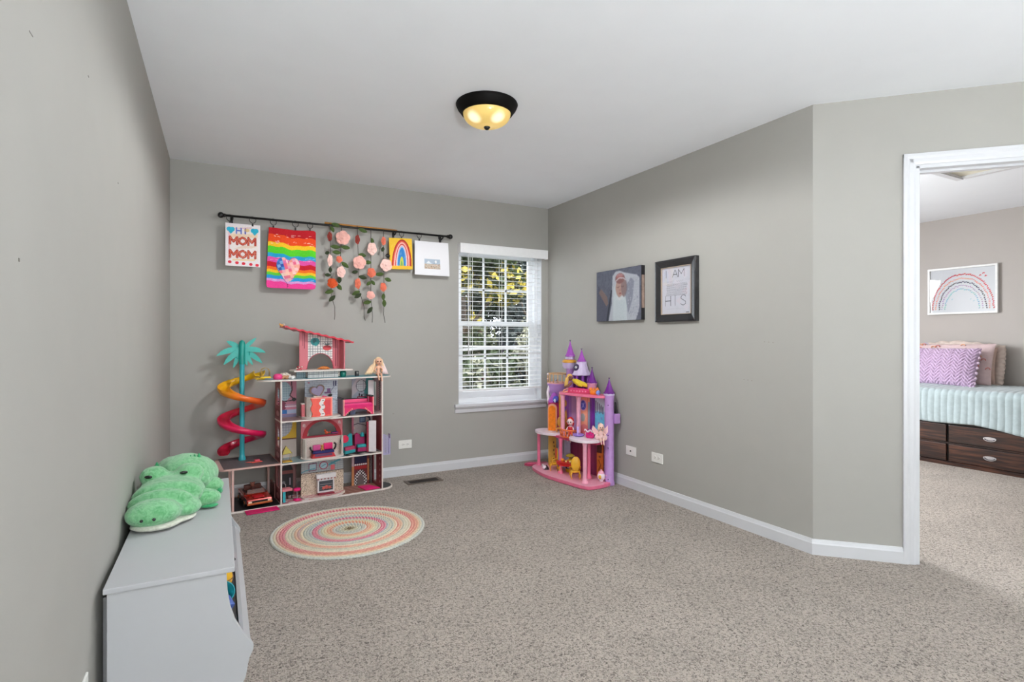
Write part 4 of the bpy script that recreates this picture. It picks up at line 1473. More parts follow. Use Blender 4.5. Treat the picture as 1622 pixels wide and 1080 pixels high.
def stad(x0, x1, y0, y1, rl=0.0, rr=0.0, n=12):
    """board outline with rounded left and right ends"""
    p = []
    ym, h = (y0 + y1) / 2, (y1 - y0) / 2
    if rr > 0:
        p += [(x1 - rr + rr * math.cos(a), ym + h * math.sin(a)) for a in [-PI / 2 + PI * k / n for k in range(n + 1)]]
    else:
        p += [(x1, y0), (x1, y1)]
    if rl > 0:
        p += [(x0 + rl - rl * math.cos(a), ym + h * math.sin(a)) for a in [PI / 2 - PI * k / n for k in range(n + 1)]]
    else:
        p += [(x0, y1), (x0, y0)]
    return p
def board(x0, x1, z0, z1, y0=0.0, y1=.215, rl=0, rr=0, m=BRD, name='shelf_board', par=None):
    return MB().prism(stad(x0, x1, y0, y1, rl, rr), z0, z1).build(name, m, par or DH_)
def surface(x0, x1, y0, y1, z, paint, name='printed_surface', rl=0, rr=0, step=.005, par=None):
    """printed top of a board: flat art laid face up"""
    a = Art(x1 - x0, y1 - y0, step, (200, 200, 200))
    paint(a)
    if rl or rr:
        h = (y1 - y0) / 2
        if rl: a.keep &= ~((a.X < rl) & (((rl - a.X) / rl) ** 2 + ((a.Z - h) / h) ** 2 > 1))
        if rr:
            W = x1 - x0
            a.keep &= ~((a.X > W - rr) & (((a.X - W + rr) / rr) ** 2 + ((a.Z - h) / h) ** 2 > 1))
    return a.build(name, par or DH_, .001, BOARD, None, (x0, y0, z + .0014), (R(-90), 0, 0))
# art built face up: local z of the sheet becomes +y, so flip the picture if needed

board(0.0, .850, 0.0, .012, rr=.11, name='base_board')
board(0.0, .735, .283, .293)
board(0.0, .735, .580, .590)
board(-.135, .835, .870, .880, y0=-.004, y1=.215, rl=.10, rr=.09, name='top_board')
def p_top(a):
    a.put(a.X >= 0, (92, 150, 160)); a.put(a.X < .30, (168, 190, 196)); a.noise(.06, (30, 80))
surface(-.13, .829, .000, .212, .880, p_top, rl=.095, rr=.086)
def p_f1(a):
    ch = ((a.X // .045).astype(int) + (a.Z // .035).astype(int)) % 2
    a.put(ch == 0, (198, 112, 124)); a.put(ch == 1, (222, 206, 204))
    m = a.X > .42
    a.put(m, (150, 100, 88))
    a.put(m & ((a.X + a.Z * .3) % .05 < .004), (216, 186, 170))
    a.put(m & (a.X > .58), (156, 116, 90))
    a.put(a.X > .725, (38, 38, 40)); a.noise(.04)
surface(.012, .843, .002, .212, .012, p_f1, rr=.104)
def p_f2(a):
    a.put(a.X >= 0, (132, 154, 158))
    m = a.X > .44
    a.put(m, (206, 196, 188))
    a.put(m & (((a.X + a.Z * .5) // .045).astype(int) % 2 == 0), (26, 26, 30))
    a.put(m & (a.Z > .10) & (a.X < .62), (222, 168, 44)); a.put((a.X > .62) & (a.Z > .11), (120, 20, 40)); a.noise(.05)
surface(.012, .733, .002, .21, .293, p_f2)
def p_f3(a):
    a.put(a.X >= 0, (150, 134, 132)); a.put(a.X > .40, (158, 152, 150)); a.put(a.X < .18, (146, 116, 112))
    a.put((a.X > .62) & (a.Z < .10), (196, 170, 166)); a.noise(.10, (12, 40))
surface(.012, .733, .002, .21, .590, p_f3)

# side panels with openings, printed inside and out
def side(x, name):
    h = .870
    a = Art(.212, h, .004, (150, 88, 88))
    a.noise(.03)
    for z0, z1 in ((.02, .27), (.31, .565), (.605, .85)):
        a.rect(.01, .205, z0, z0 + .06, (120, 54, 58))
        a.ell(.10, z0 + .03, .05, .02, (196, 150, 148))
        a.keep &= ~((a.X > .055) & (a.X < .155) & (a.Z > z0 + .09) & (a.Z < z1 - .03 + .02 * np.sin(a.X * 30)))
    return a.build(name, DH_, .008, BOARD, None, (x, .214, 0), (0, 0, R(-90)))
side(.002, 'side_panel')
a = Art(.212, .870, .004, (226, 216, 214))
a.rect(0, .212, 0, .28, (134, 52, 60)); a.rect(0, .212, .30, .575, (150, 60, 66)); a.rect(0, .212, .60, .87, (188, 160, 160))
a.rect(.0, .05, .60, .87, (100, 150, 150))
for k in range(14):
    z = .61 + k * .017
    a.line([(.155, z), (.19, z + .012), (.155, z + .017)], .007, (30, 26, 30))
for k in range(5):
    a.ell(.18, .06 + k * .045, .012, .010, (200, 150, 150))
a.keep &= ~((a.X > .03) & (a.X < .10) & (a.Z > .04) & (a.Z < .25))
a.keep &= ~((a.X > .04) & (a.X < .10) & (a.Z > .64) & (a.Z < .83))
a.build('side_panel', DH_, .008, BOARD, None, (.727, .214, 0), (0, 0, R(-90)))
for x in (0.0, .731):
    bx('edge_strip', BRD, DH_, x - .001, x + .0085, -.002, .006, .0, .872)
bx('rear_post', BRD, DH_, .700, .724, .200, .212, .012, .283)
# white tall inner door boards at the right
bx('door_board', mat('door_white', (214, 206, 208), rough=.5), DH_, .655, .700, .090, .096, .605, .845, .0)
MB().prism([(.642, .300), (.700, .296), (.700, .535), (.642, .540)], .04, .047, 'y').build('door_board', mat('door_white', (214, 206, 208)), DH_)
bx('door_side', mat('maroon_board', (138, 30, 54), rough=.5), DH_, .628, .642, .045, .06, .30, .53)

def back_panel(x0, x1, z0, z1, y, paint, name='back_panel', th=.006, step=.0028):
    a = Art(x1 - x0, z1 - z0, step, (200, 180, 180))
    paint(a)
    return a.build(name, DH_, th, BOARD, None, (x0, y, z0))
def gridlines(a, base, c, pitch=.022, region=None):
    if region is None: region = a.keep
    a.put(region, base); a.grid(pitch, .0035, c, .8, region=region)
# left column of panels, seen between the post and the bays
def p_l3(a):
    a.put(a.keep, (176, 108, 126))
    gridlines(a, (140, 164, 176), (180, 200, 208), .018, ((a.X - .05) / .05) ** 2 + ((a.Z - .19) / .07) ** 2 < 1)
    a.line([(.10, .26), (.105, .20), (.09, .16), (.11, .14)], .008, (60, 30, 36))
    a.line([(.0, .118), (.03, .122), (.06, .118), (.11, .122)], .007, (26, 22, 26)); a.ell(.118, .128, .015, .015, (24, 20, 24))
    a.ell(.035, .085, .03, .035, (110, 24, 54)); a.rect(.055, .14, .075, .082, (190, 180, 190)); a.rect(.055, .14, .088, .094, (150, 130, 150))
    a.rect(.02, .07, .025, .055, (30, 96, 160)); a.rect(.07, .14, .025, .055, (150, 160, 184)); a.rect(0, .14, 0, .02, (120, 110, 140))
back_panel(.012, .147, .591, .869, .200, p_l3)
def p_l2(a):
    a.put(a.keep, (214, 170, 36)); a.rect(0, .2, 0, .135, (206, 192, 182)); a.rect(0, .2, .133, .140, (96, 30, 30))
    r_ = ((a.X - .03) / .075) ** 2 + ((a.Z - .24) / .085) ** 2 < 1
    gridlines(a, (196, 198, 206), (130, 134, 150), .02, r_ & (a.Z > .14))
    a.ell(.08, .27, .045, .02, (60, 64, 84))
back_panel(.012, .147, .294, .579, .200, p_l2)
def p_l1(a):
    a.put(a.keep, (96, 62, 62))
    m = (((a.X - .07) / .058) ** 2 + ((a.Z - .17) / .085) ** 2 < 1) | ((abs(a.X - .07) < .058) & (a.Z < .17))
    a.put(m, (134, 92, 90))
    m = (((a.X - .07) / .042) ** 2 + ((a.Z - .17) / .066) ** 2 < 1) | ((abs(a.X - .07) < .042) & (a.Z < .17))
    a.put(m, (24, 22, 26)); a.rect(.03, .11, .16, .185, (120, 60, 56)); a.rect(.085, .095, .04, .13, (160, 150, 160)); a.ell(.045, .10, .012, .01, (120, 110, 116))
back_panel(.012, .147, .013, .282, .200, p_l1)
# right column
def p_r3(a):
    a.put(a.keep, (168, 176, 190)); a.put((a.X > .10) & (a.Z > .02), (70, 162, 164)); a.put((a.X + a.Z * .3 < .06) & (a.Z > .14), (206, 150, 158))
    a.poly([(.0, .12), (.04, .16), (.10, .20), (.12, .28), (.05, .28), (.0, .2)], (196, 190, 196))
    a.ell(.075, .205, .042, .048, (70, 74, 86)); gridlines(a, (206, 214, 216), (150, 156, 164), .018, ((a.X - .075) / .038) ** 2 + ((a.Z - .205) / .044) ** 2 < 1)
    a.rect(.045, .115, .115, .122, (150, 40, 60)); a.rect(.045, .049, .08, .118, (150, 40, 60)); a.rect(.111, .115, .08, .118, (150, 40, 60))
    a.ell(.06, .135, .005, .013, (40, 36, 46)); a.ell(.08, .13, .008, .008, (30, 28, 34)); a.ell(.1, .135, .01, .01, (120, 130, 140))
back_panel(.560, .726, .591, .869, .200, p_r3)
def p_r2(a):
    a.put(a.keep, (190, 176, 178)); a.rect(0, .2, 0, .12, (120, 30, 50)); a.noise(.05, (20, 16))
    a.rect(.06, .11, .21, .255, (70, 84, 120)); a.rect(.068, .102, .218, .247, (130, 150, 180)); a.line([(.11, .26), (.14, .25), (.15, .20)], .014, (36, 38, 60))
    a.line([(.01, .195), (.05, .205), (.10, .19), (.13, .175)], .006, (60, 50, 60)); a.line([(.0, .2), (.02, .17)], .01, (230, 190, 170))
    a.rect(0, .015, .12, .285, (196, 110, 130))
back_panel(.560, .726, .294, .579, .200, p_r2)
def p_r1(a):
    a.put(a.keep, (110, 40, 46)); a.rect(0, .018, 0, .28, (196, 170, 176)); a.rect(0, .018, .0, .15, (206, 140, 90)); a.rect(.125, .14, .03, .2, (200, 130, 80)); a.rect(.14, .17, 0, .28, (40, 20, 28))
    a.rect(.02, .12, .17, .275, (24, 22, 66)); a.rect(.02, .12, .125, .15, (176, 30, 34))
    for k in range(6): a.ell(.028 + k * .017, .160, .008, .006, (226, 220, 220))
    m = (((a.X - .07) / .052) ** 2 + ((a.Z - .03) / .088) ** 2 < 1)
    a.put(m, (22, 22, 24)); ch = ((a.X // .012).astype(int) + (a.Z // .012).astype(int)) % 2 == 0
    a.put(m & ch, (220, 216, 216)); a.ell(.07, .02, .028, .062, (110, 96, 96))
back_panel(.560, .726, .013, .282, .200, p_r1)

# bays: a printed wall and a half-round tray in front of it
def tray(x0, x1, yb, yf, z0, z1, m=BRD):
    xm, hw = (x0 + x1) / 2, (x1 - x0) / 2
    p = [(xm - hw * math.cos(a), yb - (yb - yf) * math.sin(a) ** .8) for a in [PI * k / 18 for k in range(19)]]
    return MB().prism(p, z0, z1).build('bay_tray', m, DH_)
def p_b3(a):
    a.put(a.keep, (196, 206, 216)); a.put((a.Z % .016) < .0026, (150, 164, 184)); a.put(((a.X + (a.Z // .016) * .017) % .034) < .003, (160, 174, 190))
    a.rect(.14, .19, .155, .168, (120, 80, 130)); a.rect(.16, .185, .165, .195, (130, 90, 140)); a.line([(.19, .175), (.215, .21)], .004, (90, 90, 130))
    a.rect(.205, .214, .21, .25, (60, 60, 100)); a.rect(.22, .229, .21, .25, (60, 60, 100)); a.rect(.02, .035, .235, .248, (196, 130, 150))
    a.line([(.15, .12), (.19, .118), (.235, .10)], .003, (90, 110, 130))
back_panel(.192, .432, .60, .868, .135, p_b3, 'bay_wall')
MB().prism([(.185, .115), (.188, .07), (.205, .045), (.240, .030), (.246, .034), (.212, .052), (.195, .075), (.192, .115)], .602, .742).build('curved_wall', mat('bay_cream', (214, 206, 196)), DH_)
bx('side_box', mat('box_pink', (196, 98, 104)), DH_, .158, .180, .085, .115, .602, .690)
bx('side_box_lid', BRD, DH_, .155, .182, .083, .117, .690, .697)
tray(.150, .456, .135, -.012, .591, .601)
def p_b2(a):
    low = a.Z < .140
    a.put(low, (214, 200, 190)); row = (a.Z // .009).astype(int)
    a.put(low & ((a.Z % .009) < .0022), (188, 172, 164)); a.put(low & (((a.X + row * .009) % .018) < .0022), (190, 174, 166))
    a.put(~low, (206, 112, 122))
    for x, z in ((.02, .235), (.275, .24)):
        a.ell(x, z, .010, .012, (224, 190, 190)); a.ell(x + .006, z - .006, .006, .009, (214, 170, 174))
    e = ((a.X - .15) / .142) ** 2 + ((a.Z - .140) / .135) ** 2
    a.put(~low & (e < 1), (164, 14, 34))
    i_ = ((a.X - .15) / .106) ** 2 + ((a.Z - .155) / .098) ** 2
    a.keep &= ~((i_ < 1) & (a.Z > .155))
    a.put((a.Z > .138) & (a.Z < .156) & (abs(a.X - .15) < .128), (150, 26, 50))
back_panel(.157, .457, .300, .578, .095, p_b2, 'bay_wall', .012, .0025)
MB().prism([(.160, .094), (.162, .060), (.172, .040), (.180, .036), (.184, .044), (.172, .062), (.168, .094)], .302, .441).build('curved_wall', mat('bay_cream', (214, 206, 196)), DH_)
MB().prism([(.454, .094), (.452, .060), (.442, .040), (.434, .036), (.430, .044), (.442, .062), (.446, .094)], .302, .441).build('curved_wall', mat('bay_cream', (214, 206, 196)), DH_)
tray(.150, .462, .095, -.014, .2945, .3035)
def p_b1(a):
    hi = a.Z > .160
    a.put(hi, (164, 168, 170)); a.put(hi & ((a.Z % .016) < .003), (136, 142, 148)); a.put(hi & ((a.X % .020) < .003), (140, 146, 150))
    a.put(~hi, (206, 184, 162)); a.rect(0, .31, .157, .162, (90, 60, 56))
    sp = a.rg.rand(a.ny, a.nx)
    a.put(~hi & (sp > .82), (90, 70, 60)); a.put(~hi & (sp < .12), (236, 220, 204))
    for pts in ([(.055, .175), (.055, .225), (.108, .230), (.108, .178), (.055, .175)],):
        a.line(pts, .007, (120, 70, 96)); a.rect(.060, .104, .182, .222, (156, 184, 194))
    a.ell(.160, .205, .032, .030, (160, 60, 84)); a.ell(.160, .205, .025, .023, (160, 190, 200))
    a.line([(.145, .198), (.175, .212)], .005, (70, 130, 150)); a.line([(.0, .168), (.03, .18), (.06, .185), (.10, .19)], .006, (70, 140, 156))
    a.line([(.20, .205), (.24, .222), (.28, .235)], .014, (80, 150, 164)); a.line([(.21, .225), (.25, .205)], .006, (80, 150, 164)); a.rect(.212, .242, .165, .20, (206, 96, 100))
back_panel(.157, .464, .022, .281, .095, p_b1, 'bay_wall')
tray(.150, .470, .095, -.012, .013, .022)
def p_tray(a):
    ch = ((a.X // .04).astype(int) + (a.Z // .022).astype(int)) % 2
    a.put(ch == 0, (200, 116, 124)); a.put(ch == 1, (214, 196, 190))
    e = ((a.X - .155) / .155) ** 2 + ((a.Z - .10) / .10) ** 2
    a.keep &= (e < 1)
surface(.155, .465, -.006, .092, .022, p_tray)

# upper storey
bx('upper_shelf', BRD, DH_, .095, .515, .03, .19, .930, .940)
def p_us(a): a.put(a.keep, (208, 190, 186)); a.noise(.04)
def p_g(a): gridlines(a, (222, 220, 216), (110, 112, 116), .012)
back_panel(.195, .415, .881, .930, .060, p_g, 'printed_wall')
def p_g2(a): gridlines(a, (150, 172, 178), (96, 116, 124), .012)
back_panel(.125, .190, .881, .930, .10, p_g2, 'printed_wall')
W_ = .300
a = Art(W_, .300, .0024, (206, 112, 122))
mid = (a.X > .060) & (a.X < .240)
gridlines(a, (226, 224, 220), (104, 106, 112), .0185, mid)
a.ell(.112, .205, .033, .030, (26, 138, 140)); a.ell(.108, .21, .014, .018, (12, 88, 96)); a.ell(.118, .188, .012, .016, (40, 156, 156)); a.put(mid & (abs(a.Z - .21) < .0018) & (a.X < .15), (20, 110, 110), .4)
a.ell(.200, .158, .032, .020, (198, 62, 66)); a.rect(.165, .235, .163, .168, (150, 30, 46))
for k in range(7): a.line([(.200, .175), (.165 + k * .012, .195 + .006 * (k % 2))], .003, (60, 84, 84))
for x in (.024, .034): a.line([(x, .185 - (x - .02) * 2), (x, .30)], .0045, (110, 26, 50))
for x in (.262, .276): a.line([(x, .02), (x, .24)], .0040, (110, 26, 50))
e = ((a.X - .150) / .100) ** 2 + (a.Z / .120) ** 2
a.put((e < 1) & (a.Z < .3), (190, 50, 76))
e = ((a.X - .150) / .094) ** 2 + (a.Z / .114) ** 2
a.keep &= ~(e < 1)
a.keep &= (a.Z < .288 - .235 * a.X)
a.build('house_wall', DH_, .006, BOARD, None, (.156, .145, .941))
bx('house_side', mat('house_pink', (206, 112, 122)), DH_, .448, .456, .03, .150, .941, 1.15)
# wavy red roof
q = MB()
n = 60
vs, fs = [], []
for i in range(n + 1):
    f = i / n
    x = .036 + .492 * f
    zc = 1.254 - .112 * f + .0035 * math.sin(f * 2 * PI * 9)
    for (y, dz) in ((.05, .006), (.245, .006), (.245, -.006), (.05, -.006)):
        vs.append((x + .004 * math.sin(y * 60), y, zc + dz))
for i in range(n):
    for k in range(4):
        a_, b_ = i * 4 + k, i * 4 + (k + 1) % 4
        fs.append((a_, b_, b_ + 4, a_ + 4))
fs += [(0, 1, 2, 3), (n * 4 + 3, n * 4 + 2, n * 4 + 1, n * 4)]
q.add(vs, fs, False)
q.build('roof', RED, DH_)

# side deck with garage and spiral slide
dk_ = [(0, 0)] + [(0, .40), (-.33, .40)] + [(-.33 - .045 * math.sin(a_), .355 + .045 * math.cos(a_)) for a_ in [PI / 2 * k / 6 for k in range(1, 7)]] + [(-.325 - .055 * math.cos(a_), .055 - .055 * math.sin(a_)) for a_ in [PI / 2 * k / 6 for k in range(7)]]
MB().prism(dk_, .288, .298).build('deck_board', TIM, DH_)
def p_dk(a): a.put(a.keep, (104, 96, 98)); a.noise(.05, (60, 60)); a.line([(.25, .30), (.34, .31), (.34, .25)], .003, (150, 146, 148))
surface(-.350, -.006, .018, .385, .298, p_dk)
MB().prism(stad(-.315, .0, .0, .36, 0, 0), 0, .012).build('garage_base', BRD, DH_)
bx('garage_floor', BLK2, DH_, -.305, -.002, .004, .355, .012, .0135)
for x, y in ((-.305, .002), (-.305, .17), (-.030, .33)):
    bx('garage_post', TIM, DH_, x, x + .014, y, y + .016, .0135, .288)
bx('garage_wall', mat('garage_brown', (120, 70, 66)), DH_, -.012, -.004, .17, .33, .013, .12)
pc = (-.208, .272)
MB().lathe([(.024, 0), (.024, .012), (.018, .03), (.0165, .05), (.0165, .76)], (pc[0], pc[1], .299), 20).build('slide_pole', TQ, DH_)
MB().lathe([(.021, 0), (.021, .15), (.014, .168), (.0, .174)], (pc[0], pc[1], .985), 20, cap=False).build('palm_sleeve', TQD, DH_)
# palm head: flat fronds curving outwards and down
def frond(a0, L, wd, droop, y):
    q = MB()
    n = 14
    vs = []
    for i in range(n + 1):
        f = i / n
        x = L * f * math.cos(a0)
        z = L * f * math.sin(a0) - droop * f * f
        tx, tz = math.cos(a0), math.sin(a0) - 2 * droop * f / L
        l_ = math.hypot(tx, tz)
        nx_, nz_ = -tz / l_, tx / l_
        hw = wd * (.55 + .6 * f) * (1 - f ** 3) if f < 1 else 0.0005
        jag = 1 + (.12 if i % 2 else -.08)
        for s_, yy in ((1, 0), (-1, 0), (-1, .004), (1, .004)):
            vs.append((x + nx_ * s_ * hw * (jag if s_ < 0 else 1), y + yy, z + nz_ * s_ * hw * (jag if s_ < 0 else 1)))
    fs = []
    for i in range(n):
        for k in range(4):
            a_, b_ = i * 4 + k, i * 4 + (k + 1) % 4
            fs.append((a_, b_, b_ + 4, a_ + 4))
    fs.append((0, 1, 2, 3))
    q.add([(pc[0] + v[0], pc[1] + v[1], 1.088 + v[2]) for v in vs], fs)
    q.build('palm_frond', TQ2, DH_)
TQ2 = mat('palm_teal', (50, 178, 166), rough=.4)
for i, (ang, L_, wd, dr) in enumerate(((140, .128, .024, .020), (170, .165, .026, .070), (205, .130, .026, .050), (243, .122, .020, .02), (42, .128, .018, -.002), (12, .160, .025, .055), (-22, .148, .025, .045), (-52, .118, .019, .02), (-72, .112, .016, .01))):
    frond(R(ang), L_, wd, dr, .012 - (i % 3) * .006)
MB().ell((pc[0], pc[1] + .012, 1.070), (.055, .006, .055), 20).build('palm_heart', TQ2, DH_)
# slide chute: helix with a rounded channel, five half turns, printed yellow to crimson
def slide():
    NT, Rm, wch = 200, .118, .036
    prof = [(-wch, .036), (-wch + .001, .018), (-wch * .72, .004), (-wch * .3, -.001), (wch * .3, -.001), (wch * .72, .004), (wch - .001, .018), (wch, .036), (wch + .004, .036), (wch + .004, .016), (wch * .75, -.004), (0, -.006), (-wch * .75, -.004), (-wch - .004, .016), (-wch - .004, .036)]
    stops = [(0, (250, 206, 20)), (150, (250, 184, 20)), (215, (250, 160, 26)), (260, (246, 120, 34)), (330, (240, 88, 48)), (430, (232, 60, 70)), (520, (232, 30, 84)), (700, (216, 26, 90)), (840, (200, 24, 62)), (900, (196, 22, 56))]
    V, C, F = [], [], []
    n = len(prof)
    for i in range(NT + 1):
        deg = 8 + 880 * i / NT
        a = R(deg)
        z = .905 - .114 * deg / 180
        if i > NT * .97:
            z = max(z, .312)
        for (d0, c0), (d1, c1) in zip(stops[:-1], stops[1:]):
            if d0 <= deg <= d1:
                f = (deg - d0) / (d1 - d0)
                c = [c0[k] * (1 - f) + c1[k] * f for k in range(3)]
        for (r, h) in prof:
            V.append((pc[0] + (Rm + r) * math.cos(a), pc[1] + (Rm + r) * math.sin(a), z + h))
            C.append([lin1(x / 255) for x in c] + [1])
    for i in range(NT):
        for k in range(n):
            a_, b_ = i * n + k, i * n + (k + 1) % n
            F.append((a_, b_, b_ + n, a_ + n))
    F.append(tuple(range(n)))
    F.append(tuple(reversed(range(NT * n, NT * n + n))))
    me = bpy.data.meshes.new('slide_chute')
    me.from_pydata(V, [], F)
    me.polygons.foreach_set('use_smooth', [True] * len(F))
    at = me.color_attributes.new('ink', 'FLOAT_COLOR', 'POINT')
    at.data.foreach_set('color', np.array(C, np.float32).ravel())
    linko('slide_chute', me, DH_, print_mat('slide_plastic', rough=.28, coat=.2))
slide()
bx('landing_lip', mat('slide_yellow', (246, 206, 30), rough=.35), DH_, -.142, -.085, .10, .19, .881, .892, .004)

# ------------------------------------------------------------------ things standing in and on the dollhouse
def dthing(name, label, cat, x, y, z, rz=0.0, group=None):
    return thing(name, label, cat, dw(x, y, z), DA + rz, group)
# seated doll with long pale hair on the top board
SK = mat('doll_skin', (232, 180, 150), rough=.5)
SKD = mat('doll_skin_dark', (130, 84, 64), rough=.5)
def doll(name, label, loc, rz, s, skinm, hairm, dressm=None, pose='sit', hair='long', hair2=None):
    t = thing(name, label, 'doll', loc, rz)
    if pose == 'sit':      # faces local -y, seat at z 0
        V = [(0, 0, .006), (0, .004, .03), (0, .004, .055), (0, 0, .070), (.012, -.004, .008), (.012, -.032, .012), (.012, -.040, -.022), (.013, -.048, -.036),
             (-.012, -.004, .008), (-.010, -.032, .014), (-.006, -.042, -.018), (-.006, -.050, -.030), (.018, .002, .052), (.026, -.010, .034), (.014, -.026, .026), (-.018, .002, .052), (-.026, -.010, .034), (-.012, -.026, .026)]
        hc = (0, -.004, .092)
    else:                  # lying or standing straight body along z
        V = [(0, 0, 0), (0, 0, .03), (0, 0, .055), (0, 0, .070), (.010, 0, -.01), (.012, -.002, -.045), (.013, 0, -.080), (.013, -.010, -.084),
             (-.010, 0, -.01), (-.012, -.002, -.045), (-.013, 0, -.080), (-.013, -.010, -.084), (.018, 0, .052), (.030, -.006, .028), (.030, -.014, .004), (-.018, 0, .052), (-.030, -.006, .028), (-.030, -.014, .004)]
        hc = (0, -.004, .092)
    E_ = [(0, 1), (1, 2), (2, 3), (0, 4), (4, 5), (5, 6), (6, 7), (0, 8), (8, 9), (9, 10), (10, 11), (2, 12), (12, 13), (13, 14), (2, 15), (15, 16), (16, 17)]
    rad = [.012, .010, .012, .006, .008, .0065, .0048, .004, .008, .0065, .0048, .004, .006, .0045, .0035, .006, .0045, .0035]
    V = [tuple(c * s for c in v) for v in V]
    skin('body', skinm, t, V, E_, [r * s for r in rad])
    h = MB()
    h.ell(tuple(c * s for c in hc), (.0205 * s, .0195 * s, .0235 * s), 18)
    h.ell((0, (hc[1] - .0195) * s, (hc[2] - .004) * s), (.0022 * s, .003 * s, .003 * s), 8)
    for sg in (-1, 1):
        h.ell((sg * .0205 * s, hc[1] * s, hc[2] * s), (.003 * s, .004 * s, .005 * s), 8)
    hd_ = h.build('head', skinm, t)
    for sg in (-1, 1):
        MB().ell((sg * .0082 * s, (hc[1] - .0178) * s, (hc[2] + .001) * s), (.0048 * s, .0030 * s, .0030 * s), 10).build('eye', EYE, hd_)
    MB().ell((0, (hc[1] - .0178) * s, (hc[2] - .0120) * s), (.0048 * s, .0022 * s, .0016 * s), 8).build('mouth', mat('lip_red', (176, 60, 70)), hd_)
    q = MB()
    q.ell((0, (hc[1] + .008) * s, (hc[2] + .006) * s), (.0235 * s, .020 * s, .0235 * s), 16)
    if hair == 'long':
        for k in range(16):
            sg = -1 if k % 2 else 1
            f = (k // 2) / 7
            x0 = sg * (.006 + .014 * f)
            y0 = (hc[1] + .018 - .010 * f)
            q.tube([(x0 * s, y0 * s, (hc[2] + .014) * s), (sg * (.018 + .006 * f) * s, (y0 + .004) * s, (hc[2] - .006) * s), (sg * (.022 + .014 * f) * s, (y0 + .004) * s, (hc[2] - .045) * s), (sg * (.020 + .036 * f) * s, (y0 - .002) * s, (hc[2] - .078 + .01 * f) * s)],
                   [.006 * s, .0085 * s, .008 * s, .003 * s], 8)
    elif hair == 'bun':
        q.ell((.0 * s, (hc[1] + .016) * s, (hc[2] + .022) * s), .010 * s, 12)
        for sg in (-1, 1):
            q.tube([(sg * .014 * s, 0, (hc[2] + .012) * s), (sg * .020 * s, 0, (hc[2] - .01) * s), (sg * .016 * s, .004 * s, (hc[2] - .03) * s)], [.007 * s, .007 * s, .003 * s], 8)
    q.build('hair', hairm, t)
    if dressm:
        L_ = [(.0145, .060), (.017, .050), (.0145, .034), (.020, .012)] + ([(.030, -.03), (.040, -.062), (.038, -.062), (.0, -.05)] if pose != 'sit' else [(.030, -.002), (.030, -.006), (0, -.004)])
        MB().lathe([(r * s, z * s) for r, z in L_], n=20, cap=False, sy=.8).build('dress', dressm, t)
    return t
HB = mat('hair_blonde', (240, 206, 166), rough=.6, var=.15, nscale=80)
HW = mat('hair_pale_pink', (246, 222, 220), rough=.6)
d = doll('doll', 'doll with long pale blonde hair sitting on the top board', dw(.715, .030, .884), DA + R(-8), 1.18, SK, HB)
q = MB()
for k in range(5):
    q.tube([(.016 + .002 * k, .014, .115), (.030 + .002 * k, .012, .085), (.036 + .006 * k, .006, .035), (.034 + .010 * k, .002, .008)], [.006, .009, .008, .003], 8)
q.build('hair_streak', HW, d)
q = MB()
for k in range(5):
    q.tube([(-.018, .014, .10), (-.034 - .006 * k, .012, .065), (-.052 - .009 * k, .006, .025), (-.060 - .011 * k, .002, .009)], [.006, .010, .009, .004], 8)
q.build('hair_lock', HB, d)

t = dthing('wire_basket', 'gold wire arches on a yellow base beside the slide top', 'basket', -.088, .075, .8935)
bx('basket_base', mat('slide_yellow', (246, 206, 30)), t, -.035, .035, -.028, .028, 0, .010, .004)
for y in (-.022, 0, .022):
    MB().tube([(-.028, y, .008), (-.029, y, .045), (-.020, y, .064), (0, y, .073), (.020, y, .064), (.029, y, .045), (.028, y, .008)], .0016, 6).build('wire_arch', GOLDW, t)
t = dthing('toy_pouf', 'small round pink pouf on the top board next to the wire basket', 'pouf', -.008, .06, .8805)
MB().lathe([(.024, 0), (.030, .008), (.031, .022), (.025, .036), (.012, .041), (.0, .040)], n=24).build('cushion', HOT, t)
MB().tube([(-.022, -.02, .012), (0, -.032, .018), (.022, -.02, .024), (.026, .01, .03)], .002, 6).build('seam', MAG, t)
# crumpled doll clothes
t = dthing('doll_clothes', 'small heap of crumpled doll clothes on the top board', 'clothes', .055, .07, .8805)
def crumple(name, m, c, r, seed):
    rg = np.random.RandomState(seed)
    q = MB()
    q.ell(c, r, 22)
    ph = rg.rand(6) * 6
    q.v = [(x + .005 * math.sin(z * 240 + ph[0]) + .004 * math.sin(y * 300 + ph[3]), y + .005 * math.sin(x * 260 + ph[1]), max(0.0005, z + .006 * math.sin(x * 200 + y * 170 + ph[2]))) for x, y, z in q.v]
    q.build(name, m, t)
crumple('dress', mat('cloth_cream', (226, 214, 200), rough=.9), (-.01, .01, .020), (.036, .028, .022), 1)
crumple('scarf', mat('cloth_tan', (196, 146, 108), rough=.9), (-.012, -.012, .012), (.026, .018, .014), 2)
crumple('shirt', mat('cloth_white', (236, 232, 228), rough=.9), (.030, -.012, .010), (.024, .018, .012), 3)
t = dthing('toy_plant', 'tiny red potted flowers at the left of the upper shelf', 'plant', .14, .075, .9405)
for k in range(5):
    MB().ell((-.018 + k * .009, .002 * (k % 2), .012 + .006 * ((k * 2) % 3)), .0065, 10).build('flower', mat('flower_red' if k % 2 else 'flower_cream', (176, 40, 54) if k % 2 else (230, 200, 190)), t)
MB().lathe([(.018, 0), (.02, .008), (.016, .010), (0, .010)], n=14).build('pot', mat('pot_rose', (190, 90, 96)), t)
t = dthing('toy_bread', 'toy croissant on the upper shelf in the arch', 'toy food', .315, .085, .9405)
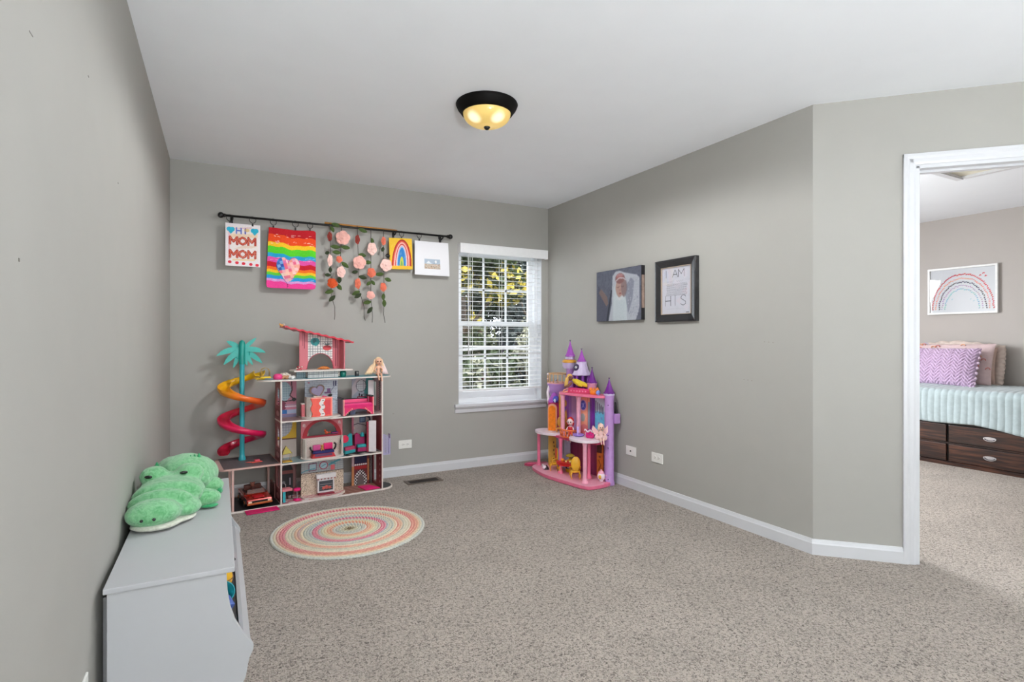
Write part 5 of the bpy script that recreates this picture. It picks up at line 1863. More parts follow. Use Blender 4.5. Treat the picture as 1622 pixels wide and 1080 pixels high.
MB().tube([(-.045, .004, .006), (-.03, -.004, .009), (-.012, -.008, .013), (.012, -.008, .013), (.03, -.004, .009), (.045, .004, .006)], [.003, .008, .012, .012, .008, .003], 10).build('bread', mat('crust', (204, 120, 50), var=.25, nscale=80), t)
for x in (-.024, 0, .024):
    MB().tube([(x, -.019, .006), (x + .002, -.008, .0255 - abs(x) * .25), (x + .004, .004, .012)], .0016, 5).build('ridge', mat('crust_dark', (160, 84, 34)), t)
t = dthing('toy_cup', 'dark green toy cup on the top board under the small shelf', 'toy', .455, .075, .8805)
MB().lathe([(.018, 0), (.023, .012), (.024, .034), (.020, .044), (.018, .040), (.0, .01)], n=20, cap=False).build('cup_body', mat('cup_green', (16, 110, 96), rough=.35), t)
MB().tube([(-.022, 0, .03), (-.036, 0, .026), (-.034, 0, .012), (-.02, 0, .012)], .003, 6).build('handle', CREAM, t)
t = dthing('toy_speaker', 'small black box on the top board right of the shelf', 'toy', .565, .09, .8805)
bx('case', BLK2, t, -.013, .013, -.012, .012, 0, .040, .002)
MB().lathe([(.008, 0), (.007, .002), (.0, .001)], (0, 0, 0), 14, Matrix.Translation((0, -.012, .026)) @ Matrix.Rotation(R(90), 4, 'X')).build('dial', mat('dial_grey', (130, 128, 124)), t)
t = dthing('toy_squirrel', 'tiny golden animal figure clinging to the left tip of the roof', 'figurine', .030, .12, 1.256)
MB().ell((0, 0, .008), (.012, .009, .010), 12).ell((-.012, -.004, .014), .007, 10).ell((-.015, -.007, .021), (.0025, .002, .004), 6).build('body', mat('animal_gold', (224, 160, 90)), t)
MB().tube([(.01, 0, .006), (.018, 0, .014), (.014, 0, .022)], [.004, .005, .002], 8).build('tail', CREAM, t)
t = dthing('hair_clip', 'pink toy clip lying on the grey deck at the foot of the slide', 'toy', -.135, .13, .2997)
MB().cbox((0, 0, .004), (.070, .030, .006), (0, 0, .2), .002).build('clip_base', CORAL, t)
MB().cbox((.004, .004, .014), (.034, .022, .012), (0, 0, .2), .003).build('clip_top', mat('clip_rose', (226, 90, 110)), t)
MB().tube([(-.03, -.006, .006), (-.055, -.002, .008), (-.07, .004, .006)], [.004, .003, .002], 6).build('clip_arm', CORAL, t)

# third level: dresser, heart mirror, pink loft bed
t = dthing('toy_dresser', 'coral wavy toy dresser on the upper tray of the dollhouse', 'dresser', .290, .045, .6025)
wave = [(-.075 + .006 * math.sin(k * .9), .0 + .130 * k / 12) for k in range(13)]
MB().prism(wave + [(.064, .130), (.064, 0)], -.022, .028, 'y').build('cabinet_body', CORAL, t)
wv = [(-.018 + .007 * math.sin(k * 1.05), .002 + .124 * k / 14) for k in range(15)]
MB().prism(wv + [(x + .030, z) for x, z in reversed(wv)], -.0245, -.0215, 'y').build('drawer_strip', mat('strip_white', (236, 226, 224)), t)
for k in range(4):
    bx('drawer_mark', mat('mark_dark', (80, 60, 70)), t, -.006 + .003 * (k % 2), .010, -.0262, -.0244, .016 + k * .032, .021 + k * .032)
bx('cabinet_door', mat('door_coral_dark', (222, 70, 78)), t, .018, .056, -.0245, -.0215, .010, .120)
MB().prism([(-.080, -.026), (.072, -.026), (.072, .032), (-.072, .032)], .130, .137).build('top_slab', mat('slab_pink', (246, 160, 150)), t)
bx('side_leg', mat('slab_pink', (246, 160, 150)), t, .064, .072, -.022, .028, 0, .130)
t = dthing('heart_mirror', 'brown framed heart mirror standing on the coral toy dresser', 'mirror', .262, .055, .7405)
def heart(sc_, y0, y1, nm, m, dx=0, dz=0):
    pts = []
    for k in range(40):
        a_ = 2 * PI * k / 40
        pts.append((dx + sc_ * 16 * math.sin(a_) ** 3, dz + sc_ * (13 * math.cos(a_) - 5 * math.cos(2 * a_) - 2 * math.cos(3 * a_) - math.cos(4 * a_)) + .045))
    pts = [(x * math.cos(.25) - (z - .045) * math.sin(.25), .045 + x * math.sin(.25) + (z - .045) * math.cos(.25)) for x, z in pts]
    return MB().prism(pts, y0, y1, 'y').build(nm, m, t)
heart(.0034, -.004, .004, 'mirror_frame', mat('frame_tan', (112, 84, 72)))
heart(.0027, -.0055, -.004, 'mirror_glass', mat('mirror_lilac', (150, 140, 168), rough=.15, metal=.3))
bx('mirror_foot', CREAM, t, -.03, .03, -.012, .012, 0, .008, .002)
t = dthing('toy_brush_set', 'black toy hairdryer and pink brush on the coral dresser', 'toy', .340, .050, .7405)
MB().ell((.015, 0, .011), (.014, .010, .010), 12).tube([(.01, 0, .008), (-.006, 0, .012)], [.006, .004], 8).build('hairdryer', BLACK, t)
MB().tube([(-.015, -.01, .005), (-.035, -.012, .005)], .003, 6).ell((-.040, -.012, .006), (.008, .005, .005), 10).build('brush', HOT, t)
t = dthing('toy_loft_bed', 'hot pink toy loft bed at the right of the upper level', 'toy bed', .560, .06, .5925)
RD = mat('bed_rose', (226, 44, 108), rough=.4)
bx('headboard', mat('bed_dusky', (126, 92, 104)), t, -.128, -.120, -.045, .075, 0, .128)
bx('headboard_cap', BLACK, t, -.131, -.117, -.047, .077, .122, .132)
bx('headboard_post', mat('slab_pink', (246, 160, 150)), t, -.121, -.113, -.050, -.042, 0, .122)
bx('footboard', mat('bed_deep', (206, 34, 84)), t, .098, .106, -.045, .075, 0, .135)
bx('footboard_cap', BLACK, t, .090, .110, -.047, .077, .132, .142)
bx('footboard_post', mat('slab_pink', (246, 160, 150)), t, .104, .112, -.050, -.042, 0, .132)
bx('mattress', HOT, t, -.118, .096, -.043, .072, .075, .088)
bx('front_rail', MAG, t, -.116, .104, -.050, -.043, .058, .079)
bx('guard_rail', mat('rail_rose', (236, 92, 140)), t, -.116, .104, .064, .071, .088, .112)
bx('guard_trim', BLACK, t, -.116, .104, .062, .073, .110, .116)
arc = [(-.116, 0), (-.116, .058), (.104, .058), (.104, 0), (.090, 0)] + [(-.006 + .092 * math.cos(a_), .0 + .046 * math.sin(a_)) for a_ in [PI * k / 16 for k in range(1, 16)]] + [(-.100, 0)]
MB().prism(arc, -.047, -.043, 'y').build('arch_skirt', RD, t)
for k in range(5):
    for sg in (-1, 1):
        x = -.006 + sg * (.094 - k * .011)
        MB().ell((x, -.0485, .012 + k * .009), .0052, 8).build('flower_dot', mat('dot_peach', (250, 180, 160)), t)
bx('bedding_box', mat('box_slate', (106, 116, 144)), t, -.055, -.015, .0, .04, 0, .036)

# second level
t = dthing('toy_daybed', 'small pink and navy toy sofa on the middle arched bay', 'toy sofa', .292, .030, .3045)
MB().prism([(-.080, 0), (-.070, .030), (.074, .030), (.088, 0)], -.028, .022, 'y').build('base', mat('sofa_red', (190, 44, 52)), t)
bx('base_inset', mat('inset_violet', (96, 58, 96)), t, -.060, .062, -.0305, -.027, .012, .028)
bx('seat', NAVY, t, -.074, .078, -.030, .024, .031, .050, .004)
bx('cushion', mat('cushion_rose', (206, 80, 140), rough=.8), t, -.066, -.012, .0, .022, .050, .090, .006)
bx('cushion', MAG, t, .010, .074, .0, .022, .052, .098, .006)
MB().tube([(-.072, -.02, .048), (-.086, -.02, .062), (-.092, -.02, .080), (-.086, -.02, .086)], .006, 8).build('arm_rest', BLACK, t)
MB().tube([(.078, -.02, .050), (.088, -.02, .068), (.090, -.02, .088), (.078, -.02, .100)], .007, 8).build('arm_rest', BLACK, t)
t = dthing('toy_bear', 'tiny tan toy bear sitting on the pink and navy toy sofa', 'figurine', .287, .020, .355)
MB().ell((0, 0, .013), (.010, .009, .013), 12).ell((0, -.002, .031), .009, 12).ell((-.007, 0, .038), .0035, 8).ell((.007, 0, .038), .0035, 8).build('body', mat('bear_tan', (206, 140, 76), rough=.9), t)
for sg in (-1, 1):
    MB().tube([(sg * .006, -.006, .006), (sg * .010, -.016, .003)], [.0045, .0035], 8).build('leg', mat('bear_tan', (206, 140, 76)), t)
t = dthing('toy_figures', 'orange toy fox on the ledge of the middle arch', 'figurine', .340, .101, .4555)
MB().ell((0, 0, .011), (.014, .009, .011), 12).ell((-.010, -.002, .026), .009, 12).ell((-.015, 0, .034), .003, 6).ell((-.005, 0, .034), .003, 6).build('body', mat('fox_orange', (206, 84, 44)), t)
MB().tube([(.012, 0, .008), (.024, 0, .012), (.03, 0, .02)], [.004, .006, .002], 8).build('tail', mat('fox_orange', (206, 84, 44)), t)
t = dthing('toy_boat', 'navy toy cushion on the right of the middle arch ledge', 'toy', .400, .101, .4555)
bx('cushion', NAVY, t, -.026, .026, -.008, .008, 0, .014, .005)
bx('piping', mat('piping_rose', (190, 50, 90)), t, -.024, .024, -.0090, -.0078, .005, .009)
t = dthing('toy_stand', 'tiny white three-legged stand at the left end of the arch ledge', 'toy', .205, .101, .4555)
for k in range(3):
    a_ = 2 * PI * k / 3
    MB().tube([(0, 0, .012), (.010 * math.cos(a_), .006 * math.sin(a_), .001)], .0016, 6).build('leg', CREAM, t)
MB().tube([(0, 0, .010), (0, 0, .040)], .0016, 6).ell((0, 0, .018), (.009, .005, .003), 8).build('post', CREAM, t)
t = dthing('geometric_lantern', 'gold wire toy lantern with pointed yellow top on the middle level', 'lantern', .050, .06, .2948)
b_ = [(-.024, -.02, .006), (.024, -.02, .006), (.024, .02, .006), (-.024, .02, .006)]
m_ = [(-.033, -.026, .055), (.033, -.026, .062), (.033, .026, .062), (-.033, .026, .055)]
tp = (-.004, 0, .112)
for k in range(4):
    k2 = (k + 1) % 4
    MB().tube([b_[k], b_[k2]], .0016, 5).tube([m_[k], m_[k2]], .0016, 5).tube([b_[k], m_[k]], .0016, 5).tube([m_[k], tp], .0016, 5).build('wire_side', GOLDW, t)
MB().add([m_[0], m_[1], tp], [(0, 1, 2)]).add([m_[3], m_[0], tp], [(0, 1, 2)]).build('yellow_pane', mat('pane_olive', (176, 158, 40), rough=.3), t)
bx('lantern_base', mat('base_gold', (214, 166, 50)), t, -.030, .034, -.03, .026, 0, .006)
t = dthing('toy_armchair', 'teal toy armchair with round red cushion on the middle level', 'toy chair', .505, .075, .296)
bk = [(-.056, .0), (-.066, .105), (-.052, .118), (-.030, .104), (-.018, .130), (.010, .150), (.022, .146), (.026, .02), (.020, 0)]
MB().prism(bk, .012, .030, 'y').build('backrest', mat('armchair_teal', (22, 142, 148)), t)
MB().lathe([(.028, 0), (.028, .008)], (0, 0, 0), 20, Matrix.Translation((-.034, .012, .112)) @ Matrix.Rotation(R(90), 4, 'X')).build('head_cushion', mat('cushion_red', (206, 26, 72)), t)
MB().prism([(-.040, .028), (.030, .036), (.030, .058), (-.040, .052)], -.030, .014, 'y').build('seat', mat('seat_plum', (176, 50, 90)), t)
MB().prism([(-.044, .004), (.034, .014), (.032, .036), (-.042, .028)], -.034, .014, 'y').build('seat_base', mat('armchair_teal', (22, 142, 148)), t)
MB().prism([(-.050, -.001), (.038, .009), (.036, .014), (-.048, .004)], -.036, .014, 'y').build('trim', BLACK, t)
t = dthing('toy_armchair', 'purple toy armchair with teal seat beside the white board', 'toy chair', .600, .080, .296)
bk = [(-.050, .0), (-.050, .135), (-.030, .148), (-.008, .128), (.014, .112), (.030, .110), (.034, .0)]
MB().prism(bk, .012, .030, 'y').build('backrest', mat('armchair_plum', (150, 22, 84)), t)
MB().lathe([(.015, 0), (.017, .01), (.009, .028), (.0, .036)], (.006, .008, .118), 14, None, False).build('head_cushion', mat('armchair_teal', (22, 142, 148)), t)
bx('seat', mat('armchair_teal', (22, 142, 148)), t, -.040, .028, -.026, .014, .040, .062, .006)
bx('seat_base', mat('armchair_plum', (150, 22, 84)), t, -.040, .030, -.028, .014, .010, .040, .004)
bx('trim', BLACK, t, -.044, .034, -.030, .014, .0, .010)
# first level
t = dthing('toy_sink', 'pink toy basin on a turquoise leg at the lower left', 'toy', .045, .045, .0145)
MB().prism([(-.030, -.03), (.038, -.022), (.026, .03), (-.030, .03)], .078, .094).build('basin_top', mat('basin_pink', (220, 130, 138)), t)
bx('leg', TQ, t, -.026, -.008, -.02, .0, 0, .078)
MB().tube([(.0, .02, .094), (.0, .02, .118), (-.008, .012, .124)], .003, 6).build('tap', mat('tap_grey', (180, 176, 178), metal=.6), t)
t = dthing('toy_stool', 'magenta toy stool with round seat on the lower level', 'toy stool', .118, .045, .0145)
MB().lathe([(.020, 0), (.026, .006), (.024, .018), (.0, .020)], (0, 0, .066), 20).build('seat', MAG, t)
MB().cyl((0, 0, 0), .004, .012, .068, 10).build('pole', mat('tap_grey', (180, 176, 178)), t)
MB().lathe([(.026, 0), (.026, .006), (.010, .013), (.0, .014)], n=20).build('base', MAG, t)
t = dthing('toy_chair', 'small black toy chair behind the pink basin', 'toy chair', .082, .115, .0145)
bx('seat', BLACK, t, -.016, .016, -.014, .014, .040, .048, .002)
bx('backrest', BLACK, t, -.016, .016, .012, .016, .048, .094, .002)
for sx_ in (-1, 1):
    for sy_ in (-1, 1):
        MB().tube([(sx_ * .013, sy_ * .011, .04), (sx_ * .015, sy_ * .013, 0)], .002, 5).build('leg', BLACK, t)
t = dthing('toy_oven', 'toy oven with scalloped awning on the lowest bay', 'toy oven', .325, .055, .0245)
MW = mat('oven_white', (222, 216, 216), rough=.4)
bx('case', MW, t, -.062, .058, -.004, .036, .012, .118, .003)
bx('oven_window', mat('oven_dark', (70, 72, 78), rough=.25), t, -.052, .048, -.0055, -.0035, .026, .098)
q = MB()
for k in range(3): q.box(-.046, .042, -.007, -.005, .040 + k * .016, .042 + k * .016)
q.build('oven_rack', mat('tap_grey', (180, 176, 178)), t)
MB().ell((-.022, -.007, .046), (.010, .002, .012), 10).ell((.0, -.007, .050), (.014, .002, .014), 10).ell((.024, -.007, .046), (.012, .002, .010), 10).build('loaf', mat('loaf_red', (196, 84, 74)), t)
q = MB()
q.prism([(-.070, .118), (-.072, .148), (.070, .148), (.068, .118)], -.012, .02, 'y')
q.build('awning', MW, t)
for k in range(6):
    MB().prism([(-.066 + k * .024, .118), (-.054 + k * .024, .118), (-.060 + k * .024, .106)], -.0135, -.0105, 'y').build('awning_scallop', mat('awning_maroon', (140, 40, 48)), t)
MB().prism([(-.060, .0), (.060, .0), (.050, .012), (-.050, .012)], -.02, .03, 'y').build('oven_foot', mat('oven_plinth', (140, 40, 58)), t)
t = dthing('play_mat', 'square magenta play mat lying on the lowest right floor', 'mat', .645, .075, .0145)
MB().prism([(-.060, .060), (.035, .052), (.075, -.065), (-.040, -.070)], 0, .008).build('pad', MAG, t, bevel=.002)
MB().prism([(-.048, .050), (.028, .043), (.062, -.054), (-.032, -.058)], .008, .0095).build('quilt_top', mat('mat_bright', (232, 34, 124), rough=.5), t)
# toy car in the garage
t = dthing('toy_car', 'shiny red convertible toy car parked in the dollhouse garage', 'toy car', -.140, .175, .0140, R(4))
CARM = mat('car_red', (168, 34, 22), rough=.18, coat=.6, metal=.25)
CARG = mat('car_gold', (206, 120, 70), rough=.2, metal=.6)
q = MB()
prof = [(-.150, .022), (-.152, .046), (-.146, .054), (-.060, .064), (-.048, .066), (.140, .074), (.150, .060), (.150, .022)]
n = len(prof)
vs = []
for x, k_ in ((-.080, .94), (-.076, 1.0), (.076, 1.0), (.080, .94)):
    for y, z in prof:
        vs.append((x, y * (.985 if k_ < 1 else 1), .022 + (z - .022) * k_))
fs = [tuple(range(n)), tuple(range(3 * n, 4 * n))]
for j in range(3):
    fs += [(j * n + k, j * n + (k + 1) % n, (j + 1) * n + (k + 1) % n, (j + 1) * n + k) for k in range(n)]
q.add(vs, fs)
q.build('car_body', CARM, t, bevel=.003)
bx('cockpit', mat('cockpit_dark', (40, 18, 18), rough=.4), t, -.062, .062, -.030, .10, .0665, .0745)
bx('seat', mat('seat_brown', (96, 50, 40), rough=.6), t, -.056, -.006, .050, .085, .0745, .110, .008)
bx('seat', mat('seat_brown', (96, 50, 40), rough=.6), t, .006, .056, .050, .085, .0745, .110, .008)
MB().prism([(-.060, .0), (.060, .0), (.052, .030), (-.052, .030)], -.002, .002, 'y', Matrix.Translation((0, -.040, .068)) @ Matrix.Rotation(R(-30), 4, 'X')).build('windscreen', glass_mat('car_glass', (1, .55, .4, 1), fac=.15), t)
bx('bonnet_scoop', mat('scoop_red', (214, 30, 44), rough=.3), t, -.034, .034, -.140, -.075, .0605, .0665, .003)
bx('front_bumper', CARG, t, -.080, .080, -.160, -.150, .020, .034, .003)
bx('grille', BLACK, t, -.060, .060, -.1555, -.151, .034, .047)
for sg in (-1, 1):
    bx('headlight', mat('lamp_cream', (250, 226, 200), rough=.2, emis=None), t, sg * .062 - .012, sg * .062 + .012, -.158, -.150, .034, .046, .003)
for sx_ in (-1, 1):
    for y in (-.095, .095):
        q = MB().lathe([(.026, -.010), (.028, -.006), (.028, .006), (.026, .010)], (0, 0, 0), 22, Matrix.Translation((sx_ * .076, y, .028)) @ Matrix.Rotation(R(90), 4, 'Y'))
        wh = q.build('wheel', BLACK, t)
        MB().lathe([(.014, 0), (.012, .003)], (0, 0, 0), 14, Matrix.Translation((sx_ * .0865, y, .028)) @ Matrix.Rotation(R(90) * sx_, 4, 'Y')).build('hubcap', CARG, wh)
t2 = dthing('toy_driver', 'brown toy figure riding in the red toy car', 'figurine', -.150, .20, .0885, R(4))
MB().ell((.0, .0, .016), (.016, .012, .018), 12).build('torso', mat('driver_brown', (90, 44, 36)), t2)
hh = MB().ell((0, -.002, .045), (.014, .013, .015), 14).ell((-.012, 0, .056), .005, 8).ell((.012, 0, .056), .005, 8).build('head', mat('driver_face', (150, 84, 66)), t2)
MB().ell((-.005, -.0145, .047), .0022, 6).ell((.005, -.0145, .047), .0022, 6).build('eye', EYE, hh)
t = thing('garage_ramp', 'flat pink ramp lying on the carpet before the toy car', 'toy', dw(-.125, -.045, 0), DA + R(-1))
MB().prism([(-.100, -.048), (.104, -.040), (.098, .052), (-.104, .048)], .0035, .0085).build('ramp_sheet', MAG, t)
MB().prism([(-.095, .036), (.094, .040), (.094, .048), (-.098, .046)], .0, .0035).build('ramp_hook', MAG, t)
# perforated lilac basket on the right side of the house
t = dthing('hanging_basket', 'lavender perforated plastic basket hanging on the right of the dollhouse', 'basket', .742, .10, .25)
a = Art(.092, .165, .00275, (176, 170, 206))
a.keep &= ~((((a.X - .004) % .0125) > .0078) & (((a.Z + ((a.X // .0125) % 2) * .006) % .0125) > .0078) & (a.X > .004) & (a.X < .086) & (a.Z > .01))
a.keep &= ~((a.Z > .125) & (a.X > .092 - (a.Z - .125) * .9))
a.build('basket_front', t, .003, print_mat('lilac_print', rough=.4), None, (0, -.015, 0))
a2 = Art(.045, .160, .00275, (176, 170, 206))
a2.keep &= ~((((a2.X - .004) % .0125) > .0078) & (((a2.Z) % .0125) > .0078) & (a2.X > .004) & (a2.X < .040) & (a2.Z > .01) & (a2.Z < .15))
a2.build('basket_side', t, .003, print_mat('lilac_print'), None, (.092, -.015, 0), (0, 0, R(90)))
bx('basket_floor', LILAC, t, 0, .092, -.013, .03, 0, .003)
MB().tube([(.002, 0, .15), (-.008, 0, .156), (-.008, 0, .145)], .002, 6).build('hook', LILAC, t)

# ------------------------------------------------------------------ toy castle in the far right corner (parts given in room coordinates)
CO = (2.66, 3.80, 0.0)
CS = thing('toy_castle', 'pink and purple toy castle with spires in the corner by the window', 'toy castle', CO)
PU = mat('castle_lilac', (186, 142, 204), rough=.38)
PU2 = mat('castle_pale_lilac', (204, 186, 220), rough=.38)
PUD = mat('castle_violet', (128, 56, 158), rough=.35)
ROOFP = mat('spire_purple', (112, 36, 138), rough=.25, coat=.3)
ROOFL = mat('spire_orchid', (168, 82, 186), rough=.25, coat=.3)
CP = mat('castle_pink', (236, 118, 152), rough=.38)
CP2 = mat('castle_light_pink', (240, 168, 190), rough=.38)
CPD = mat('castle_deep_pink', (214, 74, 116), rough=.4)
CWH = mat('terrace_white_pink', (238, 222, 230), rough=.4)
GOL = mat('castle_gold', (216, 156, 50), rough=.4)
PEACH = mat('castle_peach', (240, 170, 140), rough=.45)
def cb(q, name, m, par=None, **k):
    return q.build(name, m, par or CS, CO if (par is None or par is CS) else None, **k)
# base: curved front plate
def curve_pts(P, n=8):
    out = []
    m = len(P)
    for i in range(m - 1):
        p0, p1, p2, p3 = P[max(i - 1, 0)], P[i], P[i + 1], P[min(i + 2, m - 1)]
        for k in range(n):
            t_ = k / n
            out.append(tuple(.5 * ((2 * p1[j]) + (-p0[j] + p2[j]) * t_ + (2 * p0[j] - 5 * p1[j] + 4 * p2[j] - p3[j]) * t_ ** 2 + (-p0[j] + 3 * p1[j] - 3 * p2[j] + p3[j]) * t_ ** 3) for j in (0, 1)))
    out.append(P[-1])
    return out
fr_ = curve_pts([(2.56, 4.245), (2.47, 4.19), (2.432, 4.10), (2.405, 3.90), (2.418, 3.74), (2.445, 3.58), (2.475, 3.44), (2.53, 3.385), (2.68, 3.395)])
cb(MB().prism(fr_ + [(2.76, 3.43), (2.80, 3.50), (2.80, 4.25)], 0.002, .030), 'base_plate', CP, bevel=.006)
cb(MB().prism(fr_[2:-2] + [(2.66, 3.42), (2.74, 3.44), (2.79, 3.50), (2.79, 4.22)], .030, .0325), 'base_top', CP2)
# right tower with spire
TX, TY = 2.748, 3.455
cb(MB().lathe([(.044, .002), (.044, .02), (.038, .035), (.0375, .66), (.040, .70), (.042, .73)], (TX, TY, 0), 28), 'tower', PU)
for z in (.05, .30, .40, .64):
    cb(MB().ell((TX - .030, TY - .024, z), .0045, 8), 'screw_hole', mat('hole_violet', (70, 40, 90)))
def spire(u, v, z0, z1, r, m, nm='spire'):
    H_ = z1 - z0
    cb(MB().lathe([(r * 1.12, -.004), (r * 1.12, .004), (r * .98, .010), (r * .62, H_ * .36), (r * .30, H_ * .68), (r * .10, H_ * .92), (.003, H_ * .95), (.003, H_)], (u, v, z0), 8, smooth=False), nm, m)
    cb(MB().ell((u, v, z1), .0065, 8).box(u - .009, u + .009, v - .002, v + .002, z1 + .002, z1 + .006), 'spire_knob', mat('knob_violet', (96, 70, 110)))
spire(TX, TY, .732, .850, .040, ROOFP)
cb(MB().lathe([(.044, 0), (.044, .012), (.040, .016)], (TX, TY, .716), 24), 'tower_ring', PU2)
# small black thing and lilac balcony hooked on the wall side of the tower
cb(MB().cbox((2.795, TY - .030, .53), (.05, .045, .08), (0, 0, 0), .008), 'side_balcony', PU)
cb(MB().prism([(TY - .045, .57), (TY - .020, .57), (TY - .020, .66)], 2.785, 2.80, 'x'), 'side_fin', BLK2)
# roof slab
rs_ = curve_pts([(2.79, 4.00), (2.62, 3.955), (2.566, 3.90), (2.565, 3.82), (2.60, 3.65), (2.65, 3.51), (2.70, 3.455)], 6)
cb(MB().prism(rs_ + [(2.79, 3.50)], .692, .712), 'roof_slab', CP, bevel=.004)
# middle floor behind the terraces
cb(MB().prism([(2.79, 4.22), (2.60, 4.14), (2.555, 3.98), (2.555, 3.80), (2.60, 3.62), (2.66, 3.50), (2.79, 3.50)], .318, .336), 'middle_floor', CPD)
def disc(u, v, ru, rv, z0, z1, rot=0):
    p = []
    for k in range(36):
        a_ = 2 * PI * k / 36
        x, y = ru * math.cos(a_), rv * math.sin(a_)
        p.append((u + x * math.cos(rot) - y * math.sin(rot), v + x * math.sin(rot) + y * math.cos(rot)))
    return MB().prism(p, z0, z1)
cb(disc(2.590, 4.085, .118, .160, .330, .352, .1), 'terrace', CWH, bevel=.004)
cb(disc(2.595, 3.570, .118, .142, .348, .370, .1), 'terrace', CWH, bevel=.004)
# columns
def column(u, v, z0, z1, r=.014, m=CP2):
    cb(MB().lathe([(r * 1.7, 0), (r * 1.7, .012), (r * 1.15, .022), (r, .04), (r, z1 - z0 - .03), (r * 1.3, z1 - z0 - .012), (r * 1.4, z1 - z0)], (u, v, z0), 18), 'column', m)
column(2.535, 4.190, .032, .330, .014, CP)
column(2.535, 3.490, .032, .348, .016)
column(2.655, 3.600, .032, .348, .015, CP)
column(2.545, 3.850, .032, .320, .014, CP)
column(2.587, 3.880, .336, .692, .017)
column(2.645, 3.730, .336, .692, .019)
# left turret with orange arched door above and yellow door below
cb(MB().lathe([(.060, .324), (.060, .60), (.066, .61)], (2.665, 4.13, 0), 20), 'left_turret', mat('turret_magenta', (222, 62, 140), rough=.4))
def facing(u, v, ang, q, name, m, par=None):
    """slab built in local x (width), y (depth, - = front), z turned by ang at (u, v)"""
    M = Matrix.Translation((u, v, 0)) @ Matrix.Rotation(ang, 4, 'Z')
    q.v = [tuple(M @ Vector(p)) for p in q.v]
    return cb(q, name, m, par)
FA = R(-28)    # the castle front looks towards the camera side
def archpoly(w_, z0, z1, n=10):
    r_ = w_ / 2
    return [(-r_, z0), (r_, z0)] + [(r_ * math.cos(a_), z1 - r_ + r_ * math.sin(a_)) for a_ in [PI * k / n for k in range(n + 1)]]
facing(2.615, 4.085, R(-50), MB().prism(archpoly(.084, .326, .590), -.010, .004, 'y'), 'door_frame', PEACH)
facing(2.612, 4.082, R(-50), MB().prism(archpoly(.064, .330, .574), -.016, -.008, 'y'), 'arched_door', mat('door_orange', (244, 132, 28), rough=.4, var=.15, nscale=50))
facing(2.640, 4.120, R(-35), MB().box(-.040, .030, -.012, .004, .032, .300), 'lower_door', mat('door_yellow', (216, 166, 66), rough=.45))
for k in range(5):
    facing(2.640, 4.120, R(-35), MB().ell((.008 + .004 * (k % 2), -.013, .10 + k * .035), (.005, .002, .010), 8), 'door_ornament', mat('ornament_brown', (120, 70, 40)))
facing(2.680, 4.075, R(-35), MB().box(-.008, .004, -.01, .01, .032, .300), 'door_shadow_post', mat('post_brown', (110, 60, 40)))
cb(MB().lathe([(.060, .600), (.052, .622), (.030, .66), (.012, .682), (.0, .684)], (2.655, 4.120, 0), 8, None, False, False), 'turret_cap', ROOFL)
cb(MB().ell((2.625, 4.05, .632), (.026, .012, .032), 14, (0, .3, R(-40))), 'gem', mat('gem_blue', (70, 74, 190), rough=.1, coat=.6))
facing(2.618, 4.040, R(-40), MB().prism([(-.020, .625), (-.004, .600), (.002, .625), (-.006, .640)], -.006, .0, 'y'), 'gem_highlight', mat('gem_pale', (206, 216, 244), rough=.15))
# upper left balcony
BU, BV = 2.733, 4.182
cb(MB().lathe([(.058, .600), (.060, .64), (.078, .675), (.088, .705), (.092, .745), (.096, .75), (.096, .758)], (BU, BV, 0), 26), 'balcony_cup', PU)
cb(MB().lathe([(.094, .758), (.097, .762), (.093, .768), (.0, .768)], (BU, BV, 0), 26, None, False), 'balcony_floor', CP2)
ring_ = [(BU + .092 * math.cos(2 * PI * k / 28), BV + .092 * math.sin(2 * PI * k / 28), .848) for k in range(28)]
BG = mat('rail_tan', (214, 170, 118), rough=.4)
cb(MB().tube(ring_, .005, 6, True), 'rail', BG)
cb(MB().tube([(x, y, .768) for x, y, z in ring_], .004, 6, True), 'rail', BG)
for k in range(14):
    a_ = 2 * PI * k / 14 + .1
    cb(MB().tube([(BU + .092 * math.cos(a_), BV + .092 * math.sin(a_), .766), (BU + .092 * math.cos(a_), BV + .092 * math.sin(a_), .850)], .0042, 6), 'baluster', BG)
cb(MB().ell((BU - .092, BV + .02, .845), .010, 8).ell((BU - .085, BV + .035, .800), .008, 8), 'rail_post', CWH)
cb(MB().tube([(2.655, 4.20, .735), (2.63, 4.19, .68), (2.625, 4.17, .62), (2.61, 4.15, .585)], [.014, .012, .012, .008], 8), 'white_scroll', CWH)
# tall tower
U1, V1 = 2.735, 3.985
cb(MB().lathe([(.034, .712), (.034, .915), (.040, .922)], (U1, V1, 0), 18), 'tall_tower', PU)
cb(MB().lathe([(.046, .905), (.056, .925), (.058, .955), (.060, .960)], (U1 - .006, V1 + .012, 0), 20), 'tower_gallery', PU2)
cb(MB().lathe([(.060, .956), (.064, .962), (.062, .972), (.052, .982), (.044, .984)], (U1 - .004, V1 + .008, 0), 20), 'gallery_band', GOL)
cb(MB().lathe([(.037, .980), (.037, 1.012), (.042, 1.018)], (U1, V1, 0), 16), 'tower_drum', PU)
for k in range(5):
    a_ = PI + k * .5 - .6
    cb(MB().ell((U1 + .036 * math.cos(a_), V1 + .036 * math.sin(a_), .997), (.007, .007, .011), 8), 'tower_window', mat('window_white', (214, 210, 230)))
spire(U1, V1, 1.016, 1.150, .040, ROOFL)
for k in range(3):
    cb(MB().ell((U1 - .030 + k * .004, V1 - .02, .80 + k * .05), (.005, .005, .009), 8), 'tower_slit', mat('window_white', (214, 210, 230)))
